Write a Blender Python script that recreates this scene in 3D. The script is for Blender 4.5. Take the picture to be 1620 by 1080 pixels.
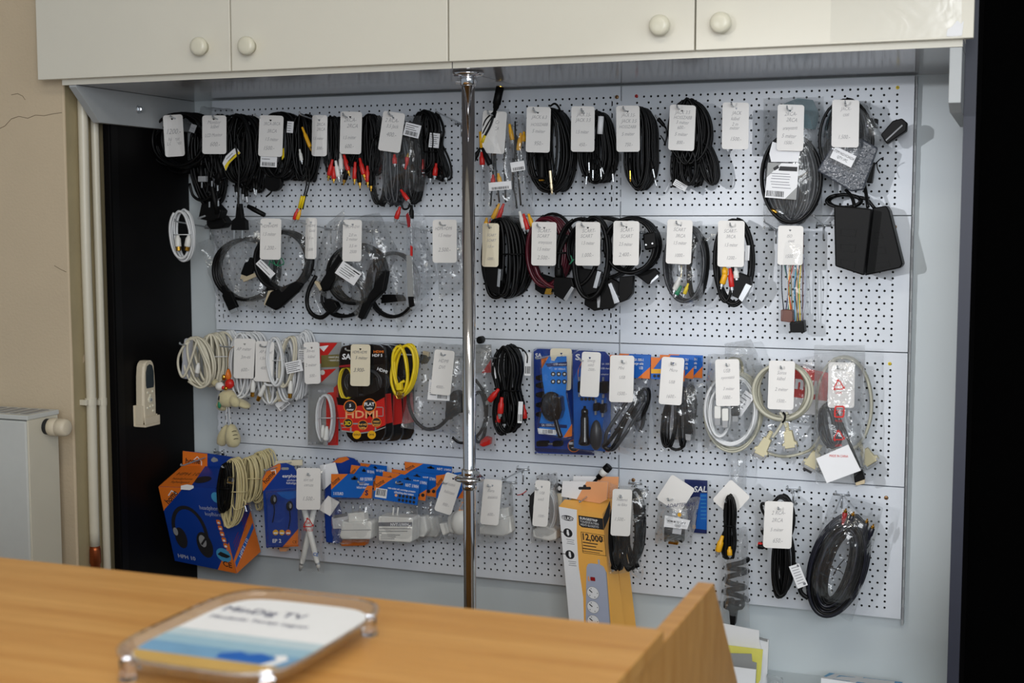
import bpy, bmesh, math, random
import numpy as np
from mathutils import Matrix, Vector, noise
for o in list(bpy.data.objects): bpy.data.objects.remove(o)
S = bpy.context.scene
COL = S.collection
random.seed(7)
# ------------------------------------------------------------------ camera, world, lamps, exposure
T0 = 1.83                                   # height of the top edge of the perforated panels
F, YAW, PITCH, ROLL = 2138.2, 0.361026, 0.090512, -0.00055
CAM = np.array([1.80315, -2.76519, T0 - 0.2769])
fw = np.array([-math.sin(YAW)*math.cos(PITCH), math.cos(YAW)*math.cos(PITCH), -math.sin(PITCH)])
_r = np.array([math.cos(YAW), math.sin(YAW), 0.0]); _u = np.cross(_r, fw)
rt = _r*math.cos(ROLL)+_u*math.sin(ROLL); up = _u*math.cos(ROLL)-_r*math.sin(ROLL)
cd = bpy.data.cameras.new('camera'); cam = bpy.data.objects.new('camera', cd); COL.objects.link(cam)
cd.sensor_width = 36.0; cd.lens = F/1620*36.0; cd.clip_start = 0.05; cd.clip_end = 60
cam.matrix_world = Matrix([[rt[i], up[i], -fw[i], CAM[i]] for i in range(3)]+[[0, 0, 0, 1]])
cd.dof.use_dof = True; cd.dof.focus_distance = 2.78; cd.dof.aperture_fstop = 5.0
S.camera = cam
S.view_settings.view_transform = 'Standard'; S.view_settings.look = 'None'
S.view_settings.gamma = 1.0; S.view_settings.use_curve_mapping = False
S.view_settings.exposure = 0.08
w = bpy.data.worlds.new('world'); S.world = w; w.use_nodes = True
w.node_tree.nodes['Background'].inputs[0].default_value = (0.80, 0.90, 1.0, 1)
w.node_tree.nodes['Background'].inputs[1].default_value = 0.29
def lamp(name, kind, loc, aim, energy, color, **kw):
    l = bpy.data.lights.new(name, kind); o = bpy.data.objects.new(name, l); COL.objects.link(o)
    l.energy = energy; l.color = color
    for k, v in kw.items(): setattr(l, k, v)
    o.location = loc
    o.rotation_euler = (Vector(aim)-Vector(loc)).to_track_quat('-Z', 'Y').to_euler()
    return o
# daylight of the shop window behind the camera, an unseen fill lamp added on the right to grade the brightness, the sun's reflection off the street
lamp('shop_window', 'AREA', (2.35, -3.9, 2.0), (1.2, 0, 1.3), 56, (0.94, 0.97, 1.0), shape='RECTANGLE', size=1.7, size_y=1.3)
lamp('side_fill', 'AREA', (3.5, -2.3, 2.1), (1.3, 0, 1.2), 7, (0.92, 0.97, 1.0), shape='RECTANGLE', size=1.0, size_y=1.2)
lamp('ceiling_lamp', 'AREA', (1.35, -2.0, 2.7), (1.3, -1.6, 0), 9, (1.0, 0.93, 0.80), shape='RECTANGLE', size=1.2, size_y=.25)
lamp('street_glint', 'SPOT', (-0.05, -4.4, 2.02), (1.58, 0, 1.34), 230, (0.98, 0.98, 1.0), spot_size=math.radians(15.5), spot_blend=0.8, shadow_soft_size=0.045)

# ------------------------------------------------------------------ helpers
def W(x, y, d):
    """point at distance d in front of the panel plane, seen at photo pixel x, y"""
    r = fw+rt*((x-810)/F)-up*((y-540)/F)
    return CAM+r*((-d-CAM[1])/r[1])
def AX(x, y, axis, val):
    r = fw+rt*((x-810)/F)-up*((y-540)/F)
    return CAM+r*((val-CAM[axis])/r[axis])
def lin(c):
    return tuple((v/255/12.92 if v/255 <= .04045 else ((v/255+.055)/1.055)**2.4) for v in c)
MATS = {}
def mat(name, rgb, rough=.5, metal=0.0, vary=.06, scale=60., bump=0.0, bscale=200., coat=0.0, spec=.5, sheen=0.0):
    m = bpy.data.materials.new(name); m.use_nodes = True; nt = m.node_tree; p = nt.nodes['Principled BSDF']
    tc = nt.nodes.new('ShaderNodeTexCoord'); nz = nt.nodes.new('ShaderNodeTexNoise'); nz.inputs['Scale'].default_value = scale
    nz.inputs['Detail'].default_value = 3
    nt.links.new(tc.outputs['Object'], nz.inputs['Vector'])
    mx = nt.nodes.new('ShaderNodeMix'); mx.data_type = 'RGBA'
    c = lin(rgb)
    mx.inputs[6].default_value = (*[max(0, v*(1-vary)) for v in c], 1); mx.inputs[7].default_value = (*[min(1, v*(1+vary)) for v in c], 1)
    nt.links.new(nz.outputs['Fac'], mx.inputs[0]); nt.links.new(mx.outputs[2], p.inputs['Base Color'])
    p.inputs['Roughness'].default_value = rough; p.inputs['Metallic'].default_value = metal
    p.inputs['Coat Weight'].default_value = coat; p.inputs['Specular IOR Level'].default_value = spec
    p.inputs['Sheen Weight'].default_value = sheen
    if bump:
        n2 = nt.nodes.new('ShaderNodeTexNoise'); n2.inputs['Scale'].default_value = bscale
        nt.links.new(tc.outputs['Object'], n2.inputs['Vector'])
        b = nt.nodes.new('ShaderNodeBump'); b.inputs['Strength'].default_value = bump; b.inputs['Distance'].default_value = .002
        nt.links.new(n2.outputs['Fac'], b.inputs['Height']); nt.links.new(b.outputs[0], p.inputs['Normal'])
    MATS[name] = m; return m
def film(name, tint, haze, gloss, rough=.1, crumple=.5, bscale=70.):
    """thin clear plastic: see-through, a little milky, with sharp crumpled highlights"""
    m = bpy.data.materials.new(name); m.use_nodes = True; nt = m.node_tree; nt.nodes.clear()
    N = nt.nodes.new; L = nt.links.new
    out = N('ShaderNodeOutputMaterial'); tr = N('ShaderNodeBsdfTransparent'); tr.inputs[0].default_value = (*tint, 1)
    di = N('ShaderNodeBsdfDiffuse'); di.inputs[0].default_value = (.85, .88, .9, 1)
    tl = N('ShaderNodeBsdfTranslucent'); tl.inputs[0].default_value = (.85, .88, .9, 1)
    gl = N('ShaderNodeBsdfGlossy'); gl.inputs['Roughness'].default_value = rough; gl.inputs[0].default_value = (1, 1, 1, 1)
    tc = N('ShaderNodeTexCoord'); nz = N('ShaderNodeTexNoise'); nz.inputs['Scale'].default_value = bscale; nz.inputs['Detail'].default_value = 2.5
    nz.inputs['Distortion'].default_value = 1.2
    L(tc.outputs['Object'], nz.inputs['Vector'])
    bp = N('ShaderNodeBump'); bp.inputs['Strength'].default_value = crumple; bp.inputs['Distance'].default_value = .007
    L(nz.outputs['Fac'], bp.inputs['Height']); L(bp.outputs[0], gl.inputs['Normal'])
    lw = N('ShaderNodeLayerWeight'); lw.inputs[0].default_value = .5; L(bp.outputs[0], lw.inputs['Normal'])
    pw = N('ShaderNodeMath'); pw.operation = 'POWER'; pw.inputs[1].default_value = 3.5; L(lw.outputs['Facing'], pw.inputs[0])
    mr = N('ShaderNodeMath'); mr.operation = 'MULTIPLY_ADD'; mr.inputs[1].default_value = .6*gloss; mr.inputs[2].default_value = .04*gloss; L(pw.outputs[0], mr.inputs[0])
    md = N('ShaderNodeMixShader'); md.inputs[0].default_value = .5; L(di.outputs[0], md.inputs[1]); L(tl.outputs[0], md.inputs[2])
    m1 = N('ShaderNodeMixShader'); m1.inputs[0].default_value = haze; L(tr.outputs[0], m1.inputs[1]); L(md.outputs[0], m1.inputs[2])
    m2 = N('ShaderNodeMixShader'); L(mr.outputs[0], m2.inputs[0]); L(m1.outputs[0], m2.inputs[1]); L(gl.outputs[0], m2.inputs[2])
    L(m2.outputs[0], out.inputs[0]); MATS[name] = m; return m

ORG = {}
class B:
    """collects geometry of one mesh"""
    def __init__(s): s.v = []; s.f = []
    def add(s, v, f):
        n = len(s.v); s.v += [tuple(map(float, p)) for p in v]; s.f += [tuple(i+n for i in q) for q in f]; return s
    def obj(s, name, m, parent=None, smooth=False, bevel=0, fix=False, seg=2, label=None):
        me = bpy.data.meshes.new(name)
        og = ORG[parent.name] if parent else (0, 0, 0)
        me.from_pydata([(p[0]-og[0], p[1]-og[1], p[2]-og[2]) for p in s.v], [], s.f)
        if fix:
            bm = bmesh.new(); bm.from_mesh(me); bmesh.ops.recalc_face_normals(bm, faces=bm.faces); bm.to_mesh(me); bm.free()
        if smooth: me.polygons.foreach_set('use_smooth', [True]*len(me.polygons))
        me.materials.append(MATS[m]); me.update()
        o = bpy.data.objects.new(name, me); COL.objects.link(o)
        if parent: o.parent = parent
        ORG[o.name] = og
        if bevel:
            md = o.modifiers.new('bevel', 'BEVEL'); md.width = bevel; md.segments = seg; md.limit_method = 'ANGLE'; md.angle_limit = .6
        if label: o['label'] = label
        return o
    # ---- solids
    def box(s, x0, x1, y0, y1, z0, z1):
        return s.add([(x, y, z) for x in (x0, x1) for y in (y0, y1) for z in (z0, z1)],
                     [(0, 1, 3, 2), (4, 6, 7, 5), (0, 4, 5, 1), (2, 3, 7, 6), (0, 2, 6, 4), (1, 5, 7, 3)])
    def tube(s, P, r, n=6, closed=False):
        P = np.asarray(P, float); m = len(P)
        if closed: t = np.roll(P, -1, 0)-np.roll(P, 1, 0)
        else:
            t = np.gradient(P, axis=0)
        t /= (np.linalg.norm(t, axis=1)[:, None]+1e-12)
        ref = np.array([.13, -1., .21]); nn = np.cross(t[0], ref); nn /= np.linalg.norm(nn)
        V = []
        ca = [(math.cos(2*math.pi*k/n), math.sin(2*math.pi*k/n)) for k in range(n)]
        R = r if hasattr(r, '__len__') else [r]*m
        for i in range(m):
            nn = nn-t[i]*np.dot(nn, t[i]); l = np.linalg.norm(nn)
            if l < 1e-6: nn = np.cross(t[i], ref)+1e-6; l = np.linalg.norm(nn)
            nn = nn/l; bb = np.cross(t[i], nn)
            for c, q in ca: V.append(P[i]+(nn*c+bb*q)*R[i])
        Fc = []
        for i in range(m if closed else m-1):
            j = (i+1) % m
            for k in range(n):
                k2 = (k+1) % n; Fc.append((i*n+k, i*n+k2, j*n+k2, j*n+k))
        if not closed: Fc += [tuple(range(n))[::-1], tuple((m-1)*n+k for k in range(n))]
        return s.add(V, Fc)
    def lathe(s, p0, p1, prof, n=12):
        """prof: (t along p0-p1, radius)"""
        p0 = np.asarray(p0, float); p1 = np.asarray(p1, float); a = p1-p0; a1 = a/np.linalg.norm(a)
        ref = np.array([0, 1., 0]) if abs(a1[1]) < .9 else np.array([1., 0, 0])
        e = np.cross(a1, ref); e /= np.linalg.norm(e); g = np.cross(a1, e)
        V = []; m = len(prof)
        for t, r in prof:
            for k in range(n):
                q = 2*math.pi*k/n; V.append(p0+a*t+(e*math.cos(q)+g*math.sin(q))*r)
        Fc = [(i*n+k, i*n+(k+1) % n, (i+1)*n+(k+1) % n, (i+1)*n+k) for i in range(m-1) for k in range(n)]
        Fc += [tuple(range(n))[::-1], tuple((m-1)*n+k for k in range(n))]
        return s.add(V, Fc)
    def band(s, cx, cy, rx, ry, a0, a1, th, m, h=.0004, n=24):
        for k in range(n):
            q = []
            for a, t in ((k, 0), (k+1, 0), (k+1, th), (k, th)):
                w_ = math.radians(a0+(a1-a0)*a/n); q.append((cx+(rx-t)*math.cos(w_), cy+(ry-t)*math.sin(w_)))
            s.fill(q, m, h)
        return s
    def gridbox(s, a, b_, c, d, e, f_, g, h, n=8):
        """six faced carton whose faces may be slightly warped: front a b c d, back e f g h"""
        for q in ((a, b_, c, d), (f_, e, h, g), (e, f_, b_, a), (b_, f_, g, c), (c, g, h, d), (e, a, d, h)):
            q = [np.asarray(p, float) for p in q]; V = []
            for j in range(n+1):
                for i in range(n+1):
                    u, v = i/n, j/n; V.append((q[0]*(1-u)+q[1]*u)*(1-v)+(q[3]*(1-u)+q[2]*u)*v)
            s.add(V, [(j*(n+1)+i, j*(n+1)+i+1, (j+1)*(n+1)+i+1, (j+1)*(n+1)+i) for j in range(n) for i in range(n)])
        return s
    def prism(s, poly, d0, d1):
        """photo-pixel outline met at front distance d1, extruded straight back to d0"""
        fr = [W(x, y, d1) for x, y in poly]; n = len(fr)
        bk = [p+np.array([0, d1-d0, 0]) for p in fr]
        return s.add(fr+bk, [tuple(range(n)), tuple(range(2*n-1, n-1, -1))]+[(i, n+i, n+(i+1) % n, (i+1) % n) for i in range(n)])
    def fill(s, poly, m, h=.0003, cut=0):
        if not cut: return s.add([m(x, y, h) for x, y in poly], [tuple(range(len(poly)))])
        # on a warped face: triangulate and subdivide so that the print follows the face
        bm = bmesh.new(); vs = [bm.verts.new((x, y, 0)) for x, y in poly]; bm.faces.new(vs)
        bmesh.ops.triangulate(bm, faces=bm.faces[:]); bmesh.ops.subdivide_edges(bm, edges=bm.edges[:], cuts=cut, use_grid_fill=True)
        bm.verts.index_update(); s.add([m(v.co.x, v.co.y, h) for v in bm.verts], [tuple(v.index for v in f.verts) for f in bm.faces]); bm.free(); return s
    def text(s, st, x, y, size, m, h=.0006, rot=0, align='C', shear=0, sx=1.0, bold=0):
        v, f = glyphs(st, shear, bold)
        if not v: return s
        xs = [p[0] for p in v]; x0, x1 = min(xs), max(xs)
        off = {'C': (x0+x1)/2, 'L': x0, 'R': x1}[align]
        c, q = math.cos(math.radians(rot)), math.sin(math.radians(rot))
        out = []
        for a, b in v:
            a = (a-off)*size*sx; b = b*size
            out.append(m(x+a*c+b*q, y+a*q-b*c, h))
        return s.add(out, f)
_G = {}
def glyphs(st, shear=0, bold=0):
    k = (st, shear, bold)
    if k not in _G:
        cu = bpy.data.curves.new('t', 'FONT'); cu.body = st; cu.size = 1; cu.resolution_u = 2; cu.shear = shear; cu.offset = bold
        ob = bpy.data.objects.new('t', cu); COL.objects.link(ob)
        dg = bpy.context.evaluated_depsgraph_get()
        me = bpy.data.meshes.new_from_object(ob.evaluated_get(dg))
        _G[k] = ([(p.co.x, p.co.y) for p in me.vertices], [tuple(p.vertices) for p in me.polygons])
        bpy.data.objects.remove(ob); bpy.data.curves.remove(cu); bpy.data.meshes.remove(me)
    return _G[k]
def PF(d): return lambda x, y, h=0: W(x, y, d+h)
def QF(tl, tr, br, bl, w=1., h=1.):
    tl, tr, br, bl = map(np.asarray, (tl, tr, br, bl))
    nr = np.cross(bl-tl, tr-tl); nr = nr/np.linalg.norm(nr)
    if np.dot(nr, CAM-tl) < 0: nr = -nr
    def m(x, y, lift=0):
        u, v = x/w, y/h
        return (tl*(1-u)+tr*u)*(1-v)+(bl*(1-u)+br*u)*v+nr*lift
    return m
def rect(cx, cy, w, h, rot=0):
    c, q = math.cos(math.radians(rot)), math.sin(math.radians(rot))
    return [(cx+a*w/2*c-b*h/2*q, cy+a*w/2*q+b*h/2*c) for a, b in ((-1, -1), (1, -1), (1, 1), (-1, 1))]
def rrect(cx, cy, w, h, r, rot=0, n=4):
    c, q = math.cos(math.radians(rot)), math.sin(math.radians(rot)); o = []
    for sx, sy, a0 in ((1, -1, -90), (1, 1, 0), (-1, 1, 90), (-1, -1, 180)):
        for k in range(n+1):
            a = math.radians(a0+90*k/n); px = sx*(w/2-r)+r*math.cos(a); py = sy*(h/2-r)+r*math.sin(a)
            o.append((cx+px*c-py*q, cy+px*q+py*c))
    return o
def disc(cx, cy, r, n=16, ry=None):
    return [(cx+r*math.cos(2*math.pi*k/n), cy+(ry or r)*math.sin(2*math.pi*k/n)) for k in range(n)]
def spline(P, sub=4):
    P = np.asarray(P, float); Q = np.vstack([2*P[0]-P[1], P, 2*P[-1]-P[-2]]); o = []
    for i in range(1, len(Q)-2):
        p0, p1, p2, p3 = Q[i-1:i+3]
        for k in range(sub):
            t = k/sub
            o.append(.5*((2*p1)+(p2-p0)*t+(2*p0-5*p1+4*p2-p3)*t*t+(3*p1-p0-3*p2+p3)*t**3))
    o.append(P[-1]); return np.array(o)
def wire(pts, sub=4): return spline([W(*p) for p in pts], sub)

def tag(o, label=None, cat=None, group=None, kind=None):
    if label: o['label'] = label
    if cat: o['category'] = cat
    if group: o['group'] = group
    if kind: o['kind'] = kind
    return o
def thing(name, label, cat, loc, group=None):
    o = bpy.data.objects.new(name, None); COL.objects.link(o); o.empty_display_size = .02
    o.location = Vector([float(v) for v in loc]); ORG[o.name] = tuple(float(v) for v in loc)
    return tag(o, label, cat, group)
def struct(name, b, m, parent=None, **k):
    o = b.obj(name, m, parent, **k)
    if not parent: o['kind'] = 'structure'
    return o
# ------------------------------------------------------------------ materials
mat('panel_white', (222, 228, 236), .28, vary=.02, bump=.08, bscale=420, coat=.15)
mat('laminate', (208, 217, 221), .35, vary=.03, scale=6)
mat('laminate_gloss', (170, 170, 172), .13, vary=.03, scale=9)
mat('door_cream', (226, 222, 208), .38, vary=.02, scale=8, bump=.05, bscale=500)
mat('knob_cream', (224, 220, 200), .3, vary=.03)
mat('bracket_grey', (172, 176, 178), .4, vary=.03)
mat('plaster', (208, 190, 162), .85, vary=.07, scale=5, bump=.35, bscale=160)
mat('plaster_green', (170, 156, 122), .85, vary=.16, scale=9, bump=.5, bscale=90)
mat('ceiling', (225, 222, 214), .9, vary=.03)
mat('floor', (120, 110, 98), .6, vary=.1, scale=8)
mat('black_laminate', (10, 9, 10), .5, vary=.12, scale=14, spec=.12)
mat('navy_edge', (36, 40, 56), .5, vary=.1)
mat('enamel', (216, 210, 192), .35, vary=.04, scale=14)
mat('radiator', (206, 208, 204), .35, vary=.03)
mat('valve', (220, 208, 184), .45, vary=.05)
mat('copper', (170, 92, 56), .35, .9, vary=.15, scale=40)
mat('chrome', (225, 225, 228), .07, 1.0, vary=.01)
mat('steel', (190, 194, 198), .3, .75, vary=.06)
mat('gold', (222, 172, 72), .22, 1.0, vary=.06)
mat('beige_metal', (216, 200, 168), .35, .4)
mat('tagcard', (240, 238, 235), .7, vary=.02)
mat('tag_cream', (236, 226, 200), .7, vary=.03)
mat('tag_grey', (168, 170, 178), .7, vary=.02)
mat('paper', (240, 241, 244), .7, vary=.02)
mat('pencil', (172, 170, 172), .8, vary=.1)
mat('pencil_dark', (112, 108, 112), .8, vary=.1)
mat('ink', (30, 30, 34), .6)
mat('grey_ink', (120, 122, 128), .6)
mat('black_cable', (9, 9, 10), .42, vary=.12, scale=60, spec=.25)
mat('black_gloss', (16, 16, 19), .16, vary=.1, coat=.3)
mat('black_plastic', (8, 8, 9), .5, vary=.1, spec=.18, bump=.06, bscale=700)
mat('navy_cable', (24, 26, 38), .34, vary=.12)
mat('dark_grey_cable', (48, 50, 55), .34, vary=.12)
mat('pouch_grey', (66, 71, 80), .25, vary=.4, scale=110, bump=1.0, bscale=120)
mat('bronze', (150, 112, 72), .35, .7)
mat('white_cable', (222, 224, 226), .4, vary=.03)
mat('ivory_cable', (216, 210, 190), .42, vary=.05)
mat('cream_cable', (212, 198, 150), .42, vary=.06)
mat('serial_cable', (196, 194, 176), .42, vary=.05)
mat('serial_hood', (210, 202, 168), .5, vary=.04)
mat('burgundy', (84, 16, 32), .28, vary=.12)
mat('yellow', (238, 208, 30), .38, vary=.05)
mat('amber', (240, 178, 30), .4, vary=.05)
mat('red', (205, 34, 28), .4, vary=.06)
mat('dark_red', (150, 24, 30), .4)
mat('white_plastic', (230, 230, 226), .4, vary=.02)
mat('grey_plastic', (150, 152, 156), .45, vary=.05)
mat('green', (40, 128, 92), .45)
mat('orange', (232, 122, 40), .42, vary=.05)
mat('peach', (240, 170, 118), .5, vary=.04)
mat('amber_card', (248, 184, 88), .45, vary=.06, scale=10)
mat('azure', (28, 122, 216), .35, vary=.06, scale=16)
mat('blue', (14, 98, 190), .4, vary=.07, scale=16)
mat('deep_blue', (18, 60, 150), .3, vary=.1, scale=14)
mat('navy', (18, 34, 92), .42, vary=.1)
mat('sky', (72, 160, 210), .45, vary=.05)
mat('card_grey', (150, 152, 152), .5, vary=.05)
mat('lilac_grey', (176, 184, 206), .4, vary=.04)
mat('olive', (120, 112, 60), .5, vary=.1)
mat('brown_plastic', (112, 66, 52), .45)
mat('plush', (206, 196, 156), .9, vary=.08, bump=.5, bscale=600, sheen=.3)
mat('teal', (88, 128, 138), .4, vary=.2)
mat('screen', (52, 62, 68), .2)
mat('pale_yellow', (232, 226, 110), .6)
film('bag', (.985, .987, .99), .05, 1.6, .07, .85, 26)
film('bag_hazy', (.98, .982, .985), .14, 1.7, .09, .85, 30)
film('bag_smooth', (.985, .988, .99), .025, 1.0, .05, .35, 30)
film('blister', (.97, .98, .99), .02, 1.2, .05, .15, 30)
film('clear_lacquer', (.955, .965, .98), .07, 1.6, .08, .3, 30)
def wood():
    m = bpy.data.materials.new('beech'); m.use_nodes = True; nt = m.node_tree; p = nt.nodes['Principled BSDF']; N = nt.nodes.new; L = nt.links.new
    tc = N('ShaderNodeTexCoord'); mp = N('ShaderNodeMapping'); mp.inputs['Scale'].default_value = (2.0, 46, 9)
    nz = N('ShaderNodeTexNoise'); nz.inputs['Scale'].default_value = 1.0; nz.inputs['Detail'].default_value = 6; nz.inputs['Distortion'].default_value = .4
    mp2 = N('ShaderNodeMapping'); mp2.inputs['Scale'].default_value = (30, 420, 90); n2 = N('ShaderNodeTexNoise'); n2.inputs['Scale'].default_value = 1
    L(tc.outputs['Object'], mp.inputs[0]); L(mp.outputs[0], nz.inputs[0]); L(tc.outputs['Object'], mp2.inputs[0]); L(mp2.outputs[0], n2.inputs[0])
    cr = N('ShaderNodeValToRGB'); cr.color_ramp.elements[0].color = (*lin((206, 144, 72)), 1); cr.color_ramp.elements[1].color = (*lin((228, 172, 98)), 1)
    cr.color_ramp.elements[0].position = .3; cr.color_ramp.elements[1].position = .7
    mx = N('ShaderNodeMix'); mx.data_type = 'RGBA'; mx.blend_type = 'MULTIPLY'; mx.inputs[0].default_value = .25
    L(nz.outputs[0], cr.inputs[0]); L(cr.outputs[0], mx.inputs[6]); L(n2.outputs[0], mx.inputs[7]); L(mx.outputs[2], p.inputs['Base Color'])
    p.inputs['Roughness'].default_value = .38; MATS['beech'] = m
wood()

# ------------------------------------------------------------------ the room
XL, YC = -.12, -.375                         # side of the niche, face of the wall beside it
struct('floor', B().box(-2.6, 4.6, -5.2, .2, -.05, 0), 'floor')
struct('ceiling', B().box(-2.6, 4.6, -5.2, .2, 2.75, 2.8), 'ceiling')
struct('wall_back', B().box(-.10, 1.70, .03, .09, 0, 2.75), 'laminate')
struct('wall_left', B().box(-2.6, XL, YC, .2, 0, 2.75), 'plaster', bevel=.004)
# render coat on the side of the niche, mottled, darker and greener than the wall beside it
b = B(); n = 22
V, Fc = [], []
for i in range(n+1):
    for j in range(13):
        z = 2.75*i/n; y = YC+.002+(.09-YC)*j/12
        V.append((XL+.0015+.003*noise.noise((y*14, z*14, 3)), y, z))
for i in range(n):
    for j in range(12): Fc.append((i*13+j, i*13+j+1, (i+1)*13+j+1, (i+1)*13+j))
struct('wall_niche', b.add(V, Fc), 'plaster_green', smooth=True)
mat('wall_black', (4, 4, 4), .95, vary=.2, spec=.02)
mat('crack', (120, 104, 84), .9)
wl = bpy.data.objects['wall_left']; ORG[wl.name] = (0, 0, 0)
for pts in ([(-6, 206), (8, 199), (18, 188), (30, 184), (44, 187), (56, 182), (70, 183), (84, 180), (98, 178)], [(18, 150), (28, 148), (36, 152), (40, 158)], [(86, 420), (96, 426), (105, 430)]):
    B().tube([AX(x, y, 1, YC-.0002) for x, y in pts], .0006, 5).obj('hairline_crack', 'crack', wl)
struct('wall_right', B().box(1.72, 4.6, .01, .07, 0, 2.75), 'wall_black')  # plain black surface filling the view right of the side board
b = B().box(1.7005, 1.7195, -.30, .03, 0, 2.75)
t = thing('cabinet_side', 'tall black cupboard side board right of the white back wall', 'board', (1.71, -.13, 0))
b.obj('side_board', 'black_laminate', t, bevel=.001)
B().box(1.7, 1.72, -.3015, -.2999, 0, 2.75).obj('edge_band', 'navy_edge', t, label='dark navy front edge band')
t = thing('side_panel', 'tall black laminate side panel left of the perforated wall', 'panel', (-.092, -.12, 0))
B().box(-.1005, -.084, -.273, .028, 0, 1.825).obj('board', 'black_laminate', t, bevel=.001)
B().box(-.0838, -.0825, -.268, -.245, 0, 1.80).obj('edge_strip', 'black_plastic', t)

# ------------------------------------------------------------------ perforated panels
NAMES = ('top', 'second', 'third', 'bottom')
def panel(x0, x1, z1, z0, hx0, pitch, nh, label):
    t = thing('perforated_panel', label, 'panel', ((x0+x1)/2, 0, z0), 'perforated steel wall panels')
    b = B(); R = .00245; K = 8; hz0 = z1-.0225
    cs = [(math.cos(2*math.pi*k/K+math.pi/8)*R, math.sin(2*math.pi*k/K+math.pi/8)*R) for k in range(K)]
    def cell(xa, xb, za, zb, cx, cz):
        hw = (xb-xa)/2; ring = []
        for c, s_ in cs:
            k = max(abs(c)/hw, abs(s_)/((zb-za)/2)); ring.append((cx+c/k, 0, cz+s_/k))
        V = ring+[(cx+c, 0, cz+s_) for c, s_ in cs]+[(cx+c, .0015, cz+s_) for c, s_ in cs]
        Fq = []
        for k in range(K):
            k2 = (k+1) % K
            Fq += [(k, k2, K+k2, K+k), (K+k, K+k2, 2*K+k2, 2*K+k)]
        # cell corners
        for k, (px, pz) in ((0, (xb, zb)), (2, (xa, zb)), (4, (xa, za)), (6, (xb, za))):
            V.append((px, 0, pz)); Fq.append((len(V)-1, (k+1) % K, k))
        b.add(V, Fq)
    def quad(xa, xb, za, zb):
        if xb-xa > 1e-6 and zb-za > 1e-6: b.add([(xa, 0, za), (xb, 0, za), (xb, 0, zb), (xa, 0, zb)], [(0, 1, 2, 3)])
    H = .0125
    for k in range(19):
        dense = k % 2 == 0; cz = hz0-.0125*k; za, zb = cz-H/2, cz+H/2
        p = pitch if dense else pitch*5/3; m = nh if dense else (nh-1)*3//5+1
        lo = max(x0, hx0-p/2); hi = min(x1, hx0+p*(m-1)+p/2)
        quad(x0, lo, za, zb); quad(hi, x1, za, zb)
        for i in range(m):
            cx = hx0+p*i; cell(max(cx-p/2, lo), min(cx+p/2, hi), za, zb, cx, cz)
    top = hz0+H/2; bot = hz0-.0125*18-H/2
    quad(x0, x1, top, z1); quad(x0, x1, z0, bot)
    t_ = .013
    b.add([(x0, 0, z0), (x1, 0, z0), (x1, 0, z1), (x0, 0, z1), (x0, t_, z0), (x1, t_, z0), (x1, t_, z1), (x0, t_, z1)],
          [(0, 4, 5, 1), (1, 5, 6, 2), (2, 6, 7, 3), (3, 7, 4, 0)])
    b.obj('steel_sheet', 'panel_white', t)
    B().box(x0+.004, x1-.004, .0075, .009, z0+.004, z1-.004).obj('dark_hole_sheet', 'black_plastic', t)  # black sheet added so the holes read dark inside
    return t
GAP = .0022
for r in range(4):
    z1 = T0-.27*r-(GAP if r else .001); z0 = T0-.27*(r+1)
    panel(.0035, 1.0026, z1, z0, .0120, .98375/65, 66, 'white perforated steel panel, long left one of the %s row' % NAMES[r])
    panel(1.0056, 1.5955, z1, z0, 1.0385, .015, 36, 'white perforated steel panel, short right one of the %s row' % NAMES[r])
def screw(x, y, m, lab, r=.0042):
    t = thing('screw', lab, 'screw', W(x, y, .001), 'screws of the perforated panels')
    p = W(x, y, 0); q = p+np.array([0, -.0022, 0])
    B().lathe(p, q, [(0, r), (.6, r), (1, r*.6)], 12).obj('head', m, t, smooth=True)
    B().lathe(q, q+np.array([0, -.0006, 0]), [(0, r*.35), (1, r*.3)], 6).obj('socket', 'ink', t)
screw(976, 153.5, 'bronze', 'bronze screw in the top right corner of the long top panel')
screw(1007, 152, 'red', 'red ringed screw in the top left corner of the short top panel', .0035)
screw(1420, 138.5, 'yellow', 'yellow ringed screw in the top right corner of the short top panel', .0035)
screw(1415.5, 359, 'bronze', 'copper screw right of the black foot boxes, second panel row')
screw(1407.6, 575, 'yellow', 'yellow ringed screw in the right end of the third panel row', .0035)
screw(1402, 787, 'bronze', 'bronze screw in the right end of the bottom panel row')
screw(353, 723-4, 'ink', 'dark screw at the left end of the bottom panel row')
screw(1002, 759, 'bronze', 'bronze screw left of the empty prongs above the bagged earphone leads')
# slotted uprights between and beside the panels
for x0, x1, y, lab in ((1.0024, 1.0058, .006, 'slotted steel upright in the seam between long and short panels'), (1.5965, 1.600, .008, 'slotted steel upright at the right end of the panels')):
    t = thing('slotted_upright', lab, 'upright', ((x0+x1)/2, y, .75))
    B().box(x0, x1, y, .03, .735, T0).obj('rail', 'bracket_grey', t)
    b = B()
    for k in range(26):
        z = T0-.02-.0415*k; b.box(x0-.0002, x1+.0002, y-.0006, y+.002, z-.026, z)
    b.obj('slots', 'grey_plastic', t)['kind'] = 'stuff'

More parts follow.
